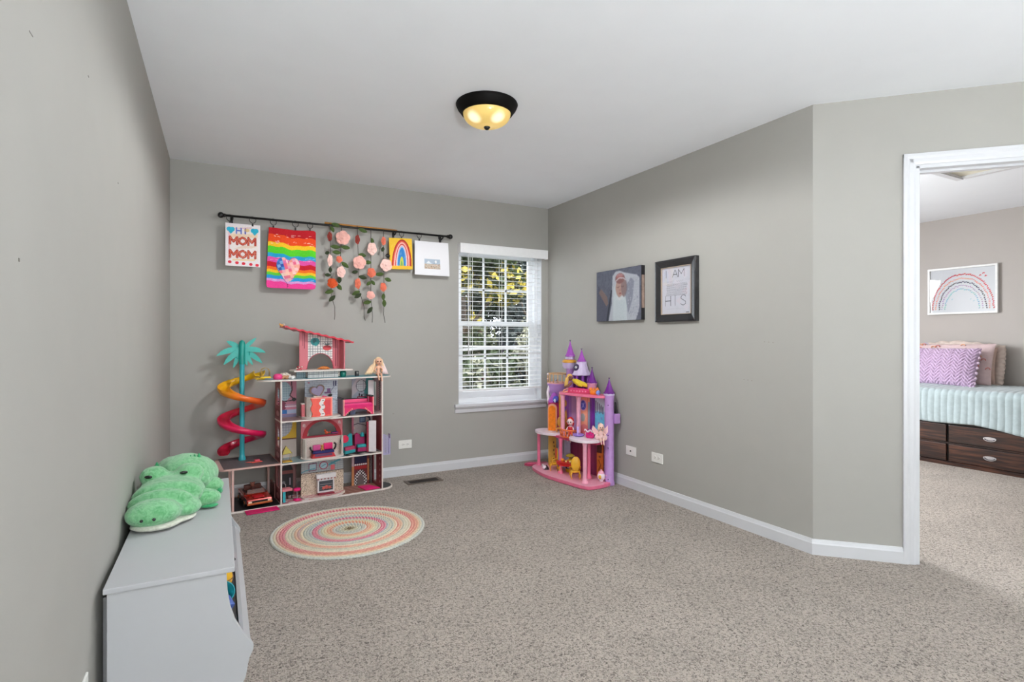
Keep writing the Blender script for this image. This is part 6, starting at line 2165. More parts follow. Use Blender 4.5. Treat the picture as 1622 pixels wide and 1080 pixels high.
# clock tower
U2, V2 = 2.742, 3.822
cb(MB().lathe([(.082, .855), (.084, .862), (.074, .872), (.058, .905), (.048, .94), (.043, .968), (.046, .972)], (U2, V2, 0), 12, smooth=False), 'clock_bell', PU2)
spire(U2, V2, .970, 1.078, .036, ROOFL)
for k in range(8):
    a_ = 2 * PI * k / 8 + .3
    cb(MB().tube([(U2 + .066 * math.cos(a_), V2 + .066 * math.sin(a_), .712), (U2 + .066 * math.cos(a_), V2 + .066 * math.sin(a_), .857)], .011, 8), 'bell_column', PUD)
cb(MB().cyl((U2, V2, 0), .040, .712, .857, 14), 'bell_core', mat('core_violet', (92, 40, 120)))
ca = R(-55)
M = Matrix.Translation((U2 - .050, V2 + .004, .922)) @ Matrix.Rotation(R(-72), 4, 'Z') @ Matrix.Rotation(R(72), 4, 'X')
q = MB().lathe([(.030, 0), (.030, .006), (.024, .009)], (0, 0, 0), 24, M)
cb(q, 'clock_rim', mat('clock_rim_dark', (60, 44, 84)))
cb(MB().lathe([(.024, .0085), (.0, .0095)], (0, 0, 0), 24, M, False), 'clock_face', mat('clock_white', (232, 230, 236)))
hv = [M @ Vector(p) for p in ((0, 0, .0105), (.008, .010, .0105), (0, 0, .0105), (-.004, -.012, .0105))]
cb(MB().tube(hv[:2], .0014, 5).tube(hv[2:], .0014, 5), 'clock_hand', BLACK)
# small right turret
U3, V3 = 2.733, 3.662
cb(MB().lathe([(.038, .712), (.038, .785), (.042, .79), (.043, .80)], (U3, V3, 0), 18), 'small_turret', mat('turret_rose', (214, 150, 186), rough=.4))
spire(U3, V3, .800, .925, .038, ROOFP)
# back wall panels of the upper room and lower room
def cpanel(p0, p1, z0, z1, paint, name, step=.0035):
    d = Vector((p1[0] - p0[0], p1[1] - p0[1], 0))
    a = Art(d.length, z1 - z0, step, (200, 150, 200))
    paint(a)
    return a.build(name, CS, .006, BOARD, None, (p0[0] - CO[0], p0[1] - CO[1], z0), (0, 0, math.atan2(d.y, d.x)))
def c1(a):      # peach wall piece with a blue oval jewel and a grey window
    a.put(a.keep, (240, 160, 132)); a.noise(.04, (30, 20))
    a.ell(.050, .270, .034, .048, (214, 150, 190)); a.ell(.050, .270, .026, .040, (70, 70, 170)); a.line([(.04, .25), (.06, .29)], .004, (190, 190, 240)); a.line([(.06, .25), (.04, .285)], .004, (190, 190, 240))
    a.ell(.045, .165, .024, .034, (170, 176, 176)); a.rect(.095, .125, .02, .30, (150, 160, 176)); a.rect(.090, .095, .0, .34, (226, 130, 120)); a.ell(.06, .06, .04, .05, (220, 116, 130), .7)
cpanel((2.690, 3.800), (2.735, 3.690), .337, .692, c1, 'wall_panel')
def c2(a):      # sky with railings and a blue waterfall
    a.put(a.keep, (206, 216, 232)); W = a.w
    a.put(a.Z < .235, (92, 190, 228)); a.put((a.Z < .235) & (a.X % .02 < .006), (136, 206, 236)); a.noise(.06, (20, 14))
    a.ell(W * .35, .12, .014, .03, (170, 160, 220)); a.ell(W * .6, .18, .01, .012, (120, 140, 210)); a.line([(.01, .08), (W, .06)], .004, (226, 220, 240))
    for k in range(5):
        a.rect(.004 + k * .021, .016 + k * .021, .215 + .008 * (k % 2), .310 - .010 * k, (92, 84, 116)); a.ell(.010 + k * .021, .308 - .010 * k, .006, .012, (92, 84, 116))
cpanel((2.740, 3.630), (2.752, 3.500), .337, .692, c2, 'wall_panel')
def c3(a):
    a.put(a.keep, (170, 120, 196)); a.put(a.X < a.w * .35, (150, 84, 176)); a.rect(a.w * .5, a.w * .75, .02, .33, (206, 160, 216)); a.rect(.01, .018, 0, .35, (226, 190, 230))
cpanel((2.690, 4.030), (2.750, 3.850), .337, .692, c3, 'wall_panel')
cb(MB().box(2.725, 2.755, 3.650, 3.680, .337, .692), 'violet_pillar', PUD)
cb(MB().box(2.640, 2.655, 3.995, 4.020, .337, .692), 'gold_pillar', GOL)
cb(MB().tube([(2.635, 3.915, .337), (2.635, 3.915, .50), (2.635, 3.915, .56)], [.018, .018, .010], 10).ell((2.635, 3.915, .61), (.016, .014, .03), 10), 'knight_statue', mat('statue_gold', (196, 140, 60), rough=.4))
cb(MB().ell((2.622, 3.908, .56), (.012, .010, .022), 10), 'statue_shield', mat('shield_blue', (46, 84, 170)))
def c4(a):
    a.put(a.keep, (150, 56, 104)); W = a.w
    for k in range(6): a.rect(.006 + k * W / 6, .012 + k * W / 6, 0, .29, (120, 40, 84))
cpanel((2.700, 3.990), (2.760, 3.590), .032, .318, c4, 'wall_panel')
def c5(a):
    a.put(a.keep, (214, 120, 48)); a.rect(.0, .05, .20, .29, (74, 36, 24)); a.line([(.02, .06), (.04, .10), (.02, .14)], .010, (150, 76, 30)); a.ell(.03, .17, .010, .008, (120, 60, 30)); a.noise(.05, (14, 6))
cpanel((2.735, 3.600), (2.752, 3.535), .032, .318, c5, 'wall_panel')
def c6(a):
    a.put(a.keep, (110, 70, 120)); a.rect(.01, .03, .0, .29, (150, 110, 160)); a.line([(.0, .1), (.05, .12)], .006, (190, 150, 190)); a.line([(.0, .2), (.05, .18)], .006, (190, 150, 190))
cpanel((2.752, 3.530), (2.765, 3.480), .032, .318, c6, 'wall_panel')
for (u, v, wd) in ((2.655, 4.03, .018), (2.668, 4.01, .010), (2.665, 3.955, .014), (2.675, 3.925, .022)):
    facing(u, v, R(-60), MB().prism([(-wd, .034), (wd, .034), (wd * .8, .30), (wd * .2, .316), (-wd * .8, .30)], -.003, .003, 'y'), 'silver_curtain', mat('curtain_silver', (176, 176, 206), rough=.35))
# orange balcony in the upper room
M_ = (2.605, 3.810)
q = MB()
for z in (.345, .402):
    q.tube([(M_[0] + .062 * math.cos(a_), M_[1] + .085 * math.sin(a_), z) for a_ in [PI * .45 + PI * 1.1 * k / 16 for k in range(17)]], .007, 8)
cb(q, 'balcony_rail', mat('balcony_orange', (238, 120, 60), rough=.4))
for k in range(9):
    a_ = PI * .5 + PI * k / 8
    x, y = M_[0] + .062 * math.cos(a_), M_[1] + .085 * math.sin(a_)
    cb(MB().tube([(x, y, .345), (x - .004, y, .372), (x, y, .402)], .0045, 6).ell((x - .003, y, .373), .0085, 8), 'balcony_scroll', mat('balcony_orange', (238, 120, 60)))

# ------------------------------------------------------------------ things in and on the castle
t = thing('toy_doll', 'brown doll in a yellow robe reclining on the castle roof', 'doll', (2.655, 3.765, .800), R(-50))
V = [(0, 0, 0), (.045, 0, -.012), (.095, 0, -.026), (-.028, 0, .018), (-.048, 0, .028), (.130, 0, -.036), (.012, -.02, -.018), (.050, -.024, -.030)]
skin('body', mat('robe_yellow', (222, 190, 40), rough=.7, sheen=.2), t, V, [(0, 1), (1, 2), (0, 3), (3, 4), (2, 5), (3, 6), (6, 7)], [.026, .024, .018, .020, .010, .008, .010, .007])
hh = MB().ell((-.060, -.004, .036), (.022, .020, .024), 16).ell((-.058, -.024, .034), (.003, .004, .003), 6).build('head', SKD, t)
for sg in (-1, 1):
    MB().ell((-.060 + sg * .008, -.0235, .040), (.0035, .002, .0025), 8).build('eye', EYE, hh)
MB().ell((-.066, .004, .046), (.026, .022, .026), 14).tube([(-.070, -.01, .05), (-.086, -.012, .02), (-.092, -.014, -.02), (-.100, -.02, -.045)], [.012, .016, .016, .008], 8).build('hood', mat('hair_golden', (222, 176, 92), rough=.7), t)
MB().tube([(-.04, -.02, .0), (-.07, -.03, -.03), (-.10, -.036, -.040)], [.010, .012, .009], 8).build('arm', SKD, t)
MB().ell((.140, 0, -.040), (.014, .008, .007), 10).build('foot', SKD, t)
t = thing('toy_cradle', 'bright pink toy bed under the reclining doll on the castle roof', 'toy bed', (2.668, 3.740, .7125), R(-66))
MB().prism([(-.115, 0), (.115, 0), (.105, .030), (-.095, .036)], -.030, .030, 'y').build('frame', CPD, t, bevel=.003)
MB().prism([(-.100, .034), (.105, .028), (.103, .036), (-.098, .042)], -.028, .028, 'y').build('mattress', HOT, t)
MB().tube([(-.10, -.032, .012), (-.135, -.032, -.0), (-.150, -.03, .004), (-.140, -.03, .020), (-.10, -.032, .034)], .006, 8).build('end_scroll', PEACH, t)
for k in range(6):
    MB().ell((-.07 + k * .028, -.0305, .018), (.007, .002, .006), 8).build('ornament', mat('ornament_rose', (250, 160, 190)), t)
t = thing('toy_tub', 'orange crown shaped toy tub on the castle roof', 'toy', (2.700, 3.592, .7125))
MB().lathe([(.030, 0), (.034, .008), (.038, .040), (.034, .040), (.028, .010), (.0, .008)], n=24, cap=False).build('bowl', mat('tub_orange', (244, 134, 34), rough=.4), t)
for k in range(8):
    a_ = 2 * PI * k / 8
    MB().lathe([(.009, 0), (.006, .010), (.0, .022)], (.034 * math.cos(a_), .034 * math.sin(a_), .036), 8, None, False).build('point', mat('tub_orange', (244, 134, 34)), t)
t = thing('toy_gem', 'pale blue round toy jewel on the castle roof next to the tower', 'toy', (2.690, 3.525, .7125))
MB().ell((0, 0, .020), (.020, .012, .020), 16).build('stone', mat('gem_sky', (120, 150, 216), rough=.15, coat=.5), t)
MB().tube([(.018 * math.cos(a_), -.004, .020 + .018 * math.sin(a_)) for a_ in [2 * PI * k / 16 for k in range(16)]], .003, 6, True).build('rim', mat('gem_rim', (150, 140, 210)), t)
t = thing('toy_cup', 'tiny silver toy goblet on the upper left balcony floor', 'toy', (2.680, 4.130, .7685))
MB().lathe([(.010, 0), (.003, .006), (.003, .014), (.010, .020), (.012, .032), (.010, .032), (.0, .02)], n=14, cap=False).build('bowl', mat('goblet_silver', (190, 196, 210), metal=.7, rough=.25), t)
# seated red haired doll behind the orange balcony
t = doll('doll', 'red haired white faced doll behind the orange castle balcony', (2.620, 3.815, .345), R(-50), 1.30, mat('doll_white', (240, 214, 214), rough=.5), mat('hair_red', (206, 40, 44), rough=.6), mat('dress_red', (214, 44, 62), rough=.6), 'sit', 'bun')
t = thing('toy_armchair', 'golden toy armchair on the castle middle floor left of the doll', 'toy chair', (2.625, 3.975, .3365), R(-40))
def fancy_chair(t, m, s=1.0, m2=None):
    MB().ell((0, .020 * s, .096 * s), (.030 * s, .008 * s, .046 * s), 18).build('backrest', m, t)
    MB().ell((0, 0, .046 * s), (.032 * s, .028 * s, .009 * s), 16).build('seat', m2 or m, t)
    for sx_ in (-1, 1):
        for sy_ in (-1, 1):
            MB().tube([(sx_ * .022 * s, sy_ * .018 * s, .044 * s), (sx_ * .029 * s, sy_ * .024 * s, .026 * s), (sx_ * .024 * s, sy_ * .021 * s, .0 * s)], [.005 * s, .004 * s, .003 * s], 6).build('leg', m, t)
        MB().tube([(sx_ * .026 * s, .016 * s, .078 * s), (sx_ * .034 * s, -.010 * s, .072 * s), (sx_ * .030 * s, -.016 * s, .050 * s)], .0035 * s, 6).build('arm_rest', m, t)
YC = mat('chair_gold', (234, 178, 50), rough=.4)
fancy_chair(t, mat('chair_ochre', (216, 156, 70), rough=.4), 1.05)
t = thing('toy_chair', 'yellow toy chair facing away at the front of the castle', 'toy chair', (2.545, 3.635, .0335), R(152))
fancy_chair(t, YC, 1.30)
t = thing('toy_chair', 'yellow toy chair with red round back left of the red table', 'toy chair', (2.545, 3.955, .0335), R(-120))
fancy_chair(t, YC, 1.35)
MB().ell((0, .020, .136), (.036, .009, .060), 18).build('red_cover', mat('cover_red', (196, 24, 30), rough=.5), t)
t = thing('toy_table', 'red topped toy table with golden legs on the castle floor', 'toy table', (2.565, 3.800, .0335), R(-70))
MB().prism([(.092 * math.cos(2 * PI * k / 28), .045 * math.sin(2 * PI * k / 28)) for k in range(28)], .072, .096).build('tabletop', mat('table_red', (204, 26, 30), rough=.35), t)
MB().prism([(.096 * math.cos(2 * PI * k / 28), .052 * math.sin(2 * PI * k / 28)) for k in range(28)], .096, .100).build('table_edge', mat('table_red', (204, 26, 30)), t)
for x in (-.050, .050):
    MB().tube([(x, 0, .075), (x * 1.15, -.018, .040), (x * .9, -.012, .0)], [.010, .007, .004], 8).tube([(x, .01, .075), (x * 1.15, .022, .040), (x * .9, .016, .0)], [.008, .006, .004], 8).build('leg', YC, t)
t = thing('toy_tea_set', 'tiny orange toy teapot and cups on the red toy table', 'toy tea set', (2.560, 3.800, .1340), R(-70))
MB().lathe([(.008, 0), (.016, .008), (.014, .020), (.004, .026), (.0, .028)], (-.030, 0, 0), 14).build('teapot', mat('tea_orange', (240, 140, 50)), t)
MB().tube([(-.016, 0, .010), (-.006, 0, .018)], .003, 6).build('spout', mat('tea_orange', (240, 140, 50)), t)
for x in (.010, .042):
    MB().lathe([(.006, 0), (.010, .012), (.008, .012), (.0, .004)], (x, -.008 + x * .3, 0), 12, None, False).build('cup', mat('tea_cream', (250, 226, 150)), t)
t = thing('toy_teapot_figure', 'white and yellow rounded toy teapot at the foot of the right tower', 'toy', (2.680, 3.470, .0335))
MB().lathe([(.016, 0), (.014, .006), (.026, .020), (.032, .038), (.028, .056), (.016, .068), (.0, .070)], n=20).build('pot_body', CWH, t)
MB().lathe([(.022, .060), (.026, .066), (.018, .078), (.006, .084), (.007, .092), (.0, .096)], n=18, cap=False).build('lid', CP2, t)
MB().ell((-.020, -.012, .038), (.014, .014, .018), 12).build('painted_patch', YEL, t)
MB().tube([(.02, -.02, .05), (.04, -.026, .045), (.036, -.022, .022), (.02, -.016, .022)], .004, 6).build('handle', CP2, t)
t = thing('toy_canister', 'yellow banded toy canister standing at the castle lower back wall', 'toy', (2.640, 3.845, .0335), R(-60))
MB().lathe([(.036, 0), (.040, .01), (.040, .075), (.032, .10), (.0, .11)], n=22).build('body', mat('canister_yellow', (222, 178, 44), rough=.4), t)
MB().lathe([(.0412, .030), (.0412, .062)], n=22, cap=False).build('label_band', mat('band_slate', (70, 84, 104)), t)
MB().ell((0, -.040, .046), (.012, .003, .010), 10).build('label_spot', mat('spot_white', (226, 226, 226)), t)
MB().lathe([(.022, .125), (.038, .130), (.038, .140), (.020, .150), (.0, .152)], n=20).cyl((0, 0, 0), .012, .10, .13, 10).build('cap', mat('cap_olive', (180, 160, 40)), t)
t = thing('toy_penguin', 'small black and white toy animal at the left of the castle base', 'figurine', (2.490, 4.020, .0335), R(-50))
MB().ell((0, 0, .018), (.022, .018, .018), 14).ell((-.012, -.008, .034), (.012, .011, .011), 12).build('body', CWH, t)
MB().lathe([(.022, 0), (.018, .014), (.006, .034), (.0, .038)], (.016, .004, .001), 12, None, False).build('wing', mat('animal_plum', (60, 36, 46)), t)
MB().ell((-.016, -.018, .036), .0025, 6).ell((-.008, -.019, .037), .0025, 6).build('eye', EYE, t)
t = thing('toy_dish', 'violet toy dish with a candle post on the right white terrace', 'toy', (2.590, 3.655, .3710))
MB().lathe([(.030, 0), (.044, .006), (.050, .016), (.047, .016), (.036, .008), (.0, .006)], n=26, cap=False).build('dish', mat('dish_violet', (160, 130, 214), rough=.3), t)
MB().lathe([(.010, .006), (.007, .02), (.009, .075), (.0, .08)], (-.006, .0, 0), 12).build('post', mat('dish_violet_light', (190, 160, 226), rough=.3), t)
t = thing('toy_purse', 'magenta toy purse with white ruffle on the right white terrace', 'toy', (2.625, 3.540, .3710), R(-50))
MB().prism([(-.036, .010), (-.024, .0), (.024, .0), (.036, .012), (.034, .052), (-.034, .060)], -.014, .014, 'y').build('bag', mat('purse_magenta', (214, 38, 122), rough=.4), t, bevel=.004)
q = MB()
q.tube([(-.046 + k * .008, -.016 + .004 * (k % 2), .058 + .010 * math.sin(k * 1.3)) for k in range(12)], [.005 + .003 * (k % 2) for k in range(12)], 8)
q.build('ruffle', CWH, t)
MB().tube([(-.030, -.010, .055), (-.010, -.014, .072), (.012, -.014, .070), (.032, -.010, .052)], .005, 6).build('flap_edge', mat('purse_violet', (150, 50, 140)), t)
for k in range(3):
    MB().ell((-.014 + k * .014, -.0155, .030), (.004, .002, .006), 8).build('button', mat('purse_violet', (150, 50, 140)), t)
t = thing('toy_shell', 'pale shell shaped toy chair on the castle middle floor at the back', 'toy', (2.690, 3.640, .3365), R(-50))
MB().ell((0, 0, .045), (.036, .020, .040), 16).build('shell_back', mat('shell_white', (226, 222, 236)), t)
MB().ell((0, -.014, .016), (.040, .026, .014), 16).build('cushion', mat('shell_blue', (120, 134, 190)), t)
t = doll('fairy_doll', 'pale pink fairy doll leaning on the right castle tower', (2.655, 3.440, .3715), R(-25), 1.05, mat('fairy_skin', (244, 200, 184), rough=.5), mat('hair_cream', (246, 214, 190), rough=.6), mat('tulle_pink', (246, 206, 204), rough=.8, sheen=.5), 'sit', 'bun')
q = MB()
for k in range(12):
    a_ = 2 * PI * k / 12
    q.ell((.034 * math.cos(a_), .022 * math.sin(a_), .018 + .008 * math.sin(a_ * 3)), (.018, .014, .016), 10)
q.build('tutu', mat('tulle_pink', (246, 206, 204)), t)
for sg in (-1, 1):
    MB().prism([(sg * .004, .050), (sg * .060, .110), (sg * .070, .080), (sg * .052, .040), (sg * .02, .030)], .020, .0225, 'y').build('wing', mat('wing_pink', (248, 200, 200), rough=.3), t)
t = thing('pink_tray', 'bright pink toy tray with handle on the carpet behind the castle', 'toy', (2.585, 4.330, .0), R(-20))
MB().prism([(-.110, -.030), (-.080, -.060), (.10, -.060), (.12, .060), (-.060, .075), (-.100, .03)], .002, .012).build('tray_plate', CPD, t, bevel=.003)
MB().tube([(-.100, -.030, .014), (-.080, -.055, .018), (.0, -.060, .020), (.08, -.058, .018), (.05, -.02, .014), (-.05, .0, .014)], .007, 8, True).build('handle_loop', CPD, t)

# ------------------------------------------------------------------ bedroom beyond the door
t = thing('attic_hatch', 'cream attic hatch with moulded frame in the bedroom ceiling', 'hatch', (4.85, 1.81, 2.44))
HM = mat('hatch_cream', (226, 222, 204), rough=.6)
bx('panel', HM, t, -.26, .26, -.26, .26, -.006, .0)
for (x0, x1, y0, y1) in ((-.30, .30, -.31, -.25), (-.30, .30, .25, .31), (-.30, -.24, -.25, .25), (.24, .30, -.25, .25)):
    q = MB()
    q.box(x0, x1, y0, y1, -.016, 0).box(x0 + .008, x1 - .008, y0 + .008, y1 - .008, -.024, -.016)
    q.build('frame_board', TRIM, t)

BW = mat('bed_dark_wood', (58, 34, 30), rough=.28, var=.5, nscale=4, coat=.3)
def woodgrain(m):
    nt = m.node_tree
    tc = [n for n in nt.nodes if n.type == 'TEX_COORD'][0]
    nz = [n for n in nt.nodes if n.type == 'TEX_NOISE'][0]
    mp = nt.nodes.new('ShaderNodeMapping')
    mp.inputs['Scale'].default_value = (6, 1.0, 14)
    nt.links.new(tc.outputs['Object'], mp.inputs['Vector'])
    nt.links.new(mp.outputs[0], nz.inputs['Vector'])
    rp = [n for n in nt.nodes if n.type == 'VALTORGB'][0]
    rp.color_ramp.elements[0].color = rgb(38, 24, 22)
    rp.color_ramp.elements[1].color = rgb(96, 58, 42)
    rp.color_ramp.elements[0].position = .45
    rp.color_ramp.elements[1].position = .78
woodgrain(BW)
BB = mat('bed_black_gap', (22, 15, 14), rough=.6)
BED = thing('storage_bed', 'dark wood storage bed with drawers against the bedroom wall', 'bed', (6.355, 2.35, 0))
def bb(name, m, x0, x1, y0, y1, z0, z1, par=None, c=0.0):
    return bx(name, m, par or BED, x0 - 6.355, x1 - 6.355, y0 - 2.35, y1 - 2.35, z0, z1, c)
bb('carcass', BB, 5.945, 6.775, 1.36, 3.36, .02, .40)
bb('base_rail', BW, 5.925, 5.945, 1.36, 3.36, 0, .035)
bb('middle_rail', BW, 5.935, 5.947, 1.36, 3.36, .200, .212)
bb('top_rail', BW, 5.925, 6.775, 1.36, 3.36, .385, .42)
for y0, y1 in ((1.50, 2.495), (2.515, 3.34)):
    for z0, z1 in ((.040, .196), (.216, .375)):
        d = bb('drawer', BW, 5.922, 5.946, y0, y1, z0, z1, c=.005)
        if y0 < 2:
            yh = 2.190
            zc = (z0 + z1) / 2 + (.008 if z0 < .1 else -.002)
        else:
            yh, zc = 2.93, (z0 + z1) / 2
        q = MB()
        # cup pull: oval plate with a hooded bar
        pl_ = [(yh - 2.35 + .047 * math.cos(a_), zc + .026 * math.sin(a_) * (1.0 if math.sin(a_) < 0 else .55)) for a_ in [2 * PI * k / 28 for k in range(28)]]
        q.prism(pl_, 5.916 - 6.355, 5.922 - 6.355, 'x')
        hd_ = q.build('drawer_pull', mat('pull_chrome', (214, 214, 220), rough=.22, metal=.85), d)
        MB().tube([(5.912 - 6.355, yh - 2.35 + .034 * math.cos(a_), zc - .002 - .014 * math.sin(a_)) for a_ in [PI * k / 10 for k in range(11)]], .0035, 6).build('bail', mat('pull_shadow', (90, 88, 92), metal=.8, rough=.3), hd_)
MT = bb('mattress', mat('mattress_white', (226, 226, 228), rough=.9), 5.95, 6.765, 1.40, 3.32, .42, .64, c=.03)
# quilt: channel-quilted cover draped over the front edge
def quilt():
    V, F = [], []
    ny, ns = 340, 34
    y0, y1 = 1.34, 3.30
    path = []
    for k in range(12):
        f = k / 11
        path.append((6.77 - f * .80, .690 + .010 * math.sin(f * 5)))
    for k in range(1, 7):
        a_ = PI / 2 * k / 6
        path.append((5.97 - .055 * math.sin(a_), .640 + .050 * math.cos(a_) + .003))
    for k in range(1, 17):
        f = k / 16
        path.append((5.915 - .006 * math.sin(f * 4), .640 - f * .235))
    n = len(path)
    for i in range(ny + 1):
        y = y0 + (y1 - y0) * i / ny
        hem = .395 + (.0 if y > 2.3 else -.085 * ((2.3 - y) / .6) ** 1.2) + .006 * math.sin(y * 9)
        for j, (x, z) in enumerate(path):
            rib = .0055 * abs(math.sin(y * PI / .052)) + .003 * math.sin(y * 31 + j * .3) * (j / n)
            if j >= 18:
                f = (j - 17) / (n - 18)
                z = .640 - f * (.640 - hem)
                x = 5.915 - .012 * math.sin(f * 3 + y * 5) * f - rib
                V.append((x, y, z))
            elif j >= 12:
                V.append((x - rib * .7, y, z + rib * .7 + .004 * math.sin(y * 7)))
            else:
                V.append((x, y, z + rib + .006 * math.sin(y * 7 + x * 9)))
    for i in range(ny):
        for j in range(n - 1):
            a_ = i * n + j
            F.append((a_, a_ + 1, a_ + n + 1, a_ + n))
    me = bpy.data.meshes.new('quilt')
    me.from_pydata([(x - 6.355, y - 2.35, z) for x, y, z in V], [], F)
    me.polygons.foreach_set('use_smooth', [True] * len(F))
    o = linko('quilt', me, None, mat('quilt_seafoam', (160, 173, 175), rough=.9, sheen=.3, bump=.2, bscale=120))
    o.location = (6.355, 2.35, 0)
    so = o.modifiers.new('thick', 'SOLIDIFY')
    so.thickness = .012
    so.offset = -1
    return tag(o, 'pale blue channel quilted cover draped over the storage bed', 'quilt')
quilt()
def pillow(name, label, loc, rot, w_, h_, th, m, seed, herring=False, ruf=None, fr=None):
    t = thing(name, label, 'pillow', loc)
    t.rotation_euler = rot
    nx_, nz_ = (220, 120) if herring else (48, 36)
    V, F = [], []
    for side_ in (-1, 1):
        for j in range(nz_ + 1):
            for i in range(nx_ + 1):
                u_, v_ = -1 + 2 * i / nx_, -1 + 2 * j / nz_
                e = max(0, (1 - abs(u_) ** 3.2)) ** .5 * max(0, (1 - abs(v_) ** 3.2)) ** .5
                pin = 1 - .05 * (1 - abs(v_)) ** 2 if True else 1
                x = w_ / 2 * u_ * (1 - .04 * (1 - v_ * v_) * 0 - .035 * (abs(u_) ** 4) * (1 - v_ * v_))
                z = h_ / 2 * v_ * (1 - .05 * (abs(v_) ** 4) * (1 - u_ * u_))
                y = side_ * th / 2 * e
                y += .004 * math.sin(u_ * 6 + seed) * e + .003 * math.sin(v_ * 9 + seed) * e
                if herring and side_ < 0 and e > .05:
                    p_ = .090
                    zz = z + abs((x % p_) - p_ / 2) * 1.15
                    y -= .0100 * abs(math.sin(zz * PI / .034)) + .003 * (abs((x % (p_ / 2)) - p_ / 4) < .0035)
                V.append((x, y, z))
    N = (nx_ + 1) * (nz_ + 1)
    for s_ in (0, 1):
        for j in range(nz_):
            for i in range(nx_):
                a_ = s_ * N + j * (nx_ + 1) + i
                f = (a_, a_ + 1, a_ + nx_ + 2, a_ + nx_ + 1)
                F.append(f if s_ == 0 else tuple(reversed(f)))
    me = bpy.data.meshes.new('pillow_body')
    me.from_pydata(V, [], F)
    me.polygons.foreach_set('use_smooth', [True] * len(F))
    linko('pillow_body', me, t, m)
    if ruf:
        P = []
        n = 120
        for k in range(n):
            f = k / n * 4
            s_ = int(f)
            g = f - s_
            c_ = [(-1, -1), (1, -1), (1, 1), (-1, 1)]
            a_, b_ = c_[s_], c_[(s_ + 1) % 4]
            P.append(((a_[0] + (b_[0] - a_[0]) * g) * w_ / 2 * .97, (a_[1] + (b_[1] - a_[1]) * g) * h_ / 2 * .97))
        V, F = [], []
        for k, (x, z) in enumerate(P):
            l_ = math.hypot(x, z)
            wv = math.sin(k * 1.9) * .016
            V += [(x, 0, z), (x * (1 + .5 * ruf / l_), wv * .5, z * (1 + .5 * ruf / l_)), (x * (1 + ruf / l_), wv, z * (1 + ruf / l_) + .006 * math.sin(k * 1.3))]
        for k in range(n):
            a_, b_ = k * 3, ((k + 1) % n) * 3
            F += [(a_, a_ + 1, b_ + 1, b_), (a_ + 1, a_ + 2, b_ + 2, b_ + 1)]
        me = bpy.data.meshes.new('ruffle')
        me.from_pydata(V, [], F)
        me.polygons.foreach_set('use_smooth', [True] * len(F))
        o = linko('ruffle', me, t, fr or m)
        so = o.modifiers.new('thick', 'SOLIDIFY'); so.thickness = .004
    return t
rotp = (R(-18), 0, R(-90))
PNL = mat('pillow_lavender', (184, 158, 186), rough=.9, sheen=.3)
t = pillow('throw_pillow', 'lavender herringbone knit pillow leaning at the front of the bed', (6.42, 2.870, .885), (R(-20), 0, R(-90)), .82, .40, .15, PNL, 1, herring=True)
for k in range(7):
    MB().ell((.398, -.005, -.16 + k * .052), (.016, .014, .016), 10).build('pompom', mat('pompom_lilac', (226, 200, 222), rough=.95), t)
for k in range(14):
    MB().ell((-.38 + k * .058, -.01, -.198), (.010, .010, .010), 8).build('pompom', mat('pompom_lilac', (226, 200, 222)), t)
PR = mat('pillow_print_pink', (206, 182, 182), rough=.9)
t = pillow('throw_pillow', 'pale pink rainbow print pillow behind the lavender one', (6.57, 2.830, .915), (R(-14), 0, R(-90)), .86, .42, .12, PR, 2)
pr2 = random.Random(8)
for k in range(26):
    x, z = pr2.uniform(-.33, .40), pr2.uniform(-.12, .19)
    if x < .30 and z < .12: continue
    e = max(.05, (1 - abs(x / .44) ** 3.2) * (1 - abs(z / .215) ** 3.2)) ** .5
    cc = [(206, 120, 110), (226, 170, 130), (170, 160, 190)][k % 3]
    MB().tube([(x + .018 * math.cos(a_), -.061 * e, z + .018 * math.sin(a_)) for a_ in [PI * j / 8 for j in range(9)]], .004, 5).build('rainbow_motif', mat('motif_%s' % ['rust', 'apricot', 'mauve'][k % 3], cc, rough=.9), t)
FL_ = mat('sham_blush', (200, 174, 162), rough=.9)
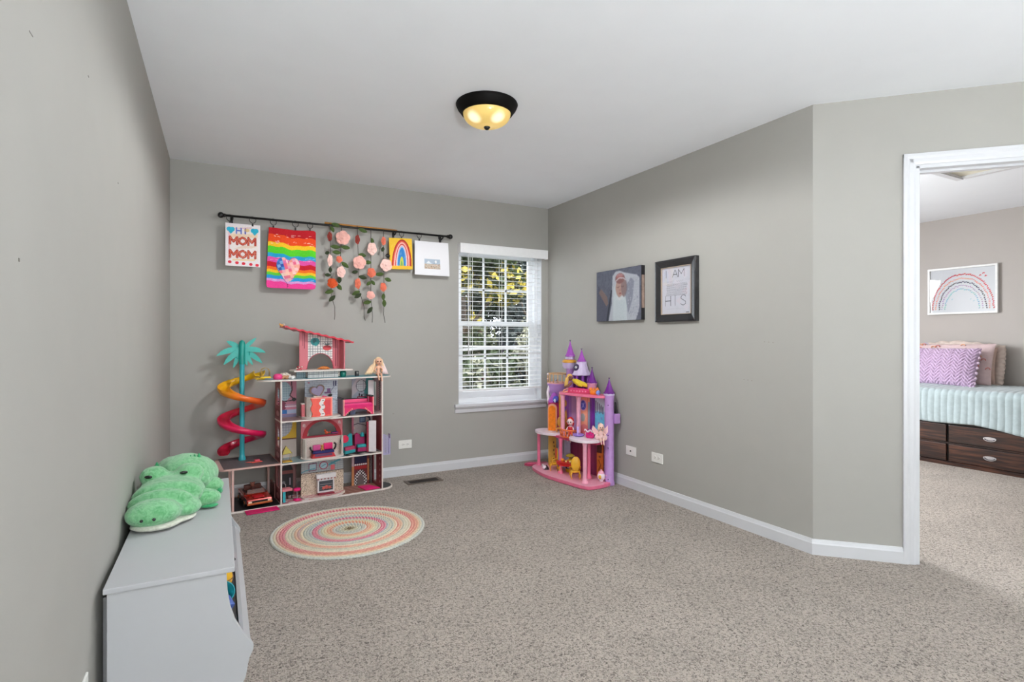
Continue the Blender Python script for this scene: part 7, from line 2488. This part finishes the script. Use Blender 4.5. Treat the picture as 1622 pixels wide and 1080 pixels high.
t = pillow('pillow_sham', 'blush ruffled pillow sham at the right back of the bed', (6.66, 2.770, .900), (R(-10), 0, R(-90)), .72, .36, .12, FL_, 3, ruf=.075, fr=mat('sham_cream', (208, 192, 182), rough=.9))
# framed rainbow print on the far wall
t = thing('framed_print', 'white framed leafy rainbow print on the bedroom wall', 'picture', (6.79, 3.040, 1.425), R(-90))
W_, H_ = .602, .490
for (x0, x1, z0, z1) in ((0, W_, 0, .020), (0, W_, H_ - .020, H_), (0, .020, .020, H_ - .020), (W_ - .020, W_, .020, H_ - .020)):
    bx('frame_rail', mat('frame_white', (222, 222, 220), rough=.35), t, x0, x1, -.032, 0, z0, z1, .002)
a = Art(W_ - .04, H_ - .04, 0.0035, (204, 207, 212))
cxr, czr = .285, .035
pr3 = random.Random(6)
for R0, c, wl_, sc2 in ((.262, (196, 52, 62), .017, 1), (.232, (226, 136, 122), .014, .9), (.203, (74, 64, 88), .014, .95), (.176, (170, 140, 176), .012, .8), (.148, (120, 176, 190), .013, .85)):
    n = int(PI * R0 / .0155)
    for k in range(n + 1):
        a_ = PI * k / n
        rr_ = R0 + pr3.uniform(-.004, .004)
        x, z = cxr + rr_ * math.cos(a_) * 1.0, czr + rr_ * 1.35 * math.sin(a_)
        da = a_ + PI / 2 + pr3.choice([-1, 1]) * pr3.uniform(.3, .9)
        col_ = tuple(max(0, min(255, v + pr3.randint(-18, 18))) for v in c)
        a.ell(x, z, .0100 * sc2, .0055 * sc2, col_, 1, da)
        a.ell(x + .005, z + .003, .0060 * sc2, .0030 * sc2, col_, .7, -da)
for x, z in ((.435, .365), (.462, .385), (.480, .355), (.03, .24), (.055, .285)):
    a.ell(x, z, .011, .005, (196, 52, 62), .9, .8); a.ell(x + .006, z + .002, .010, .005, (206, 70, 76), .9, -.6)
for x, z in ((.36, .13), (.385, .11), (.20, .135)):
    a.ell(x, z, .008, .004, (130, 180, 196), .8, .7)
a.build('print_sheet', t, .002, PAPER, None, (.02, -.020, .02))
bx('picture_glass', pg, t, .02, W_ - .02, -.0255, -.0240, .02, H_ - .02)
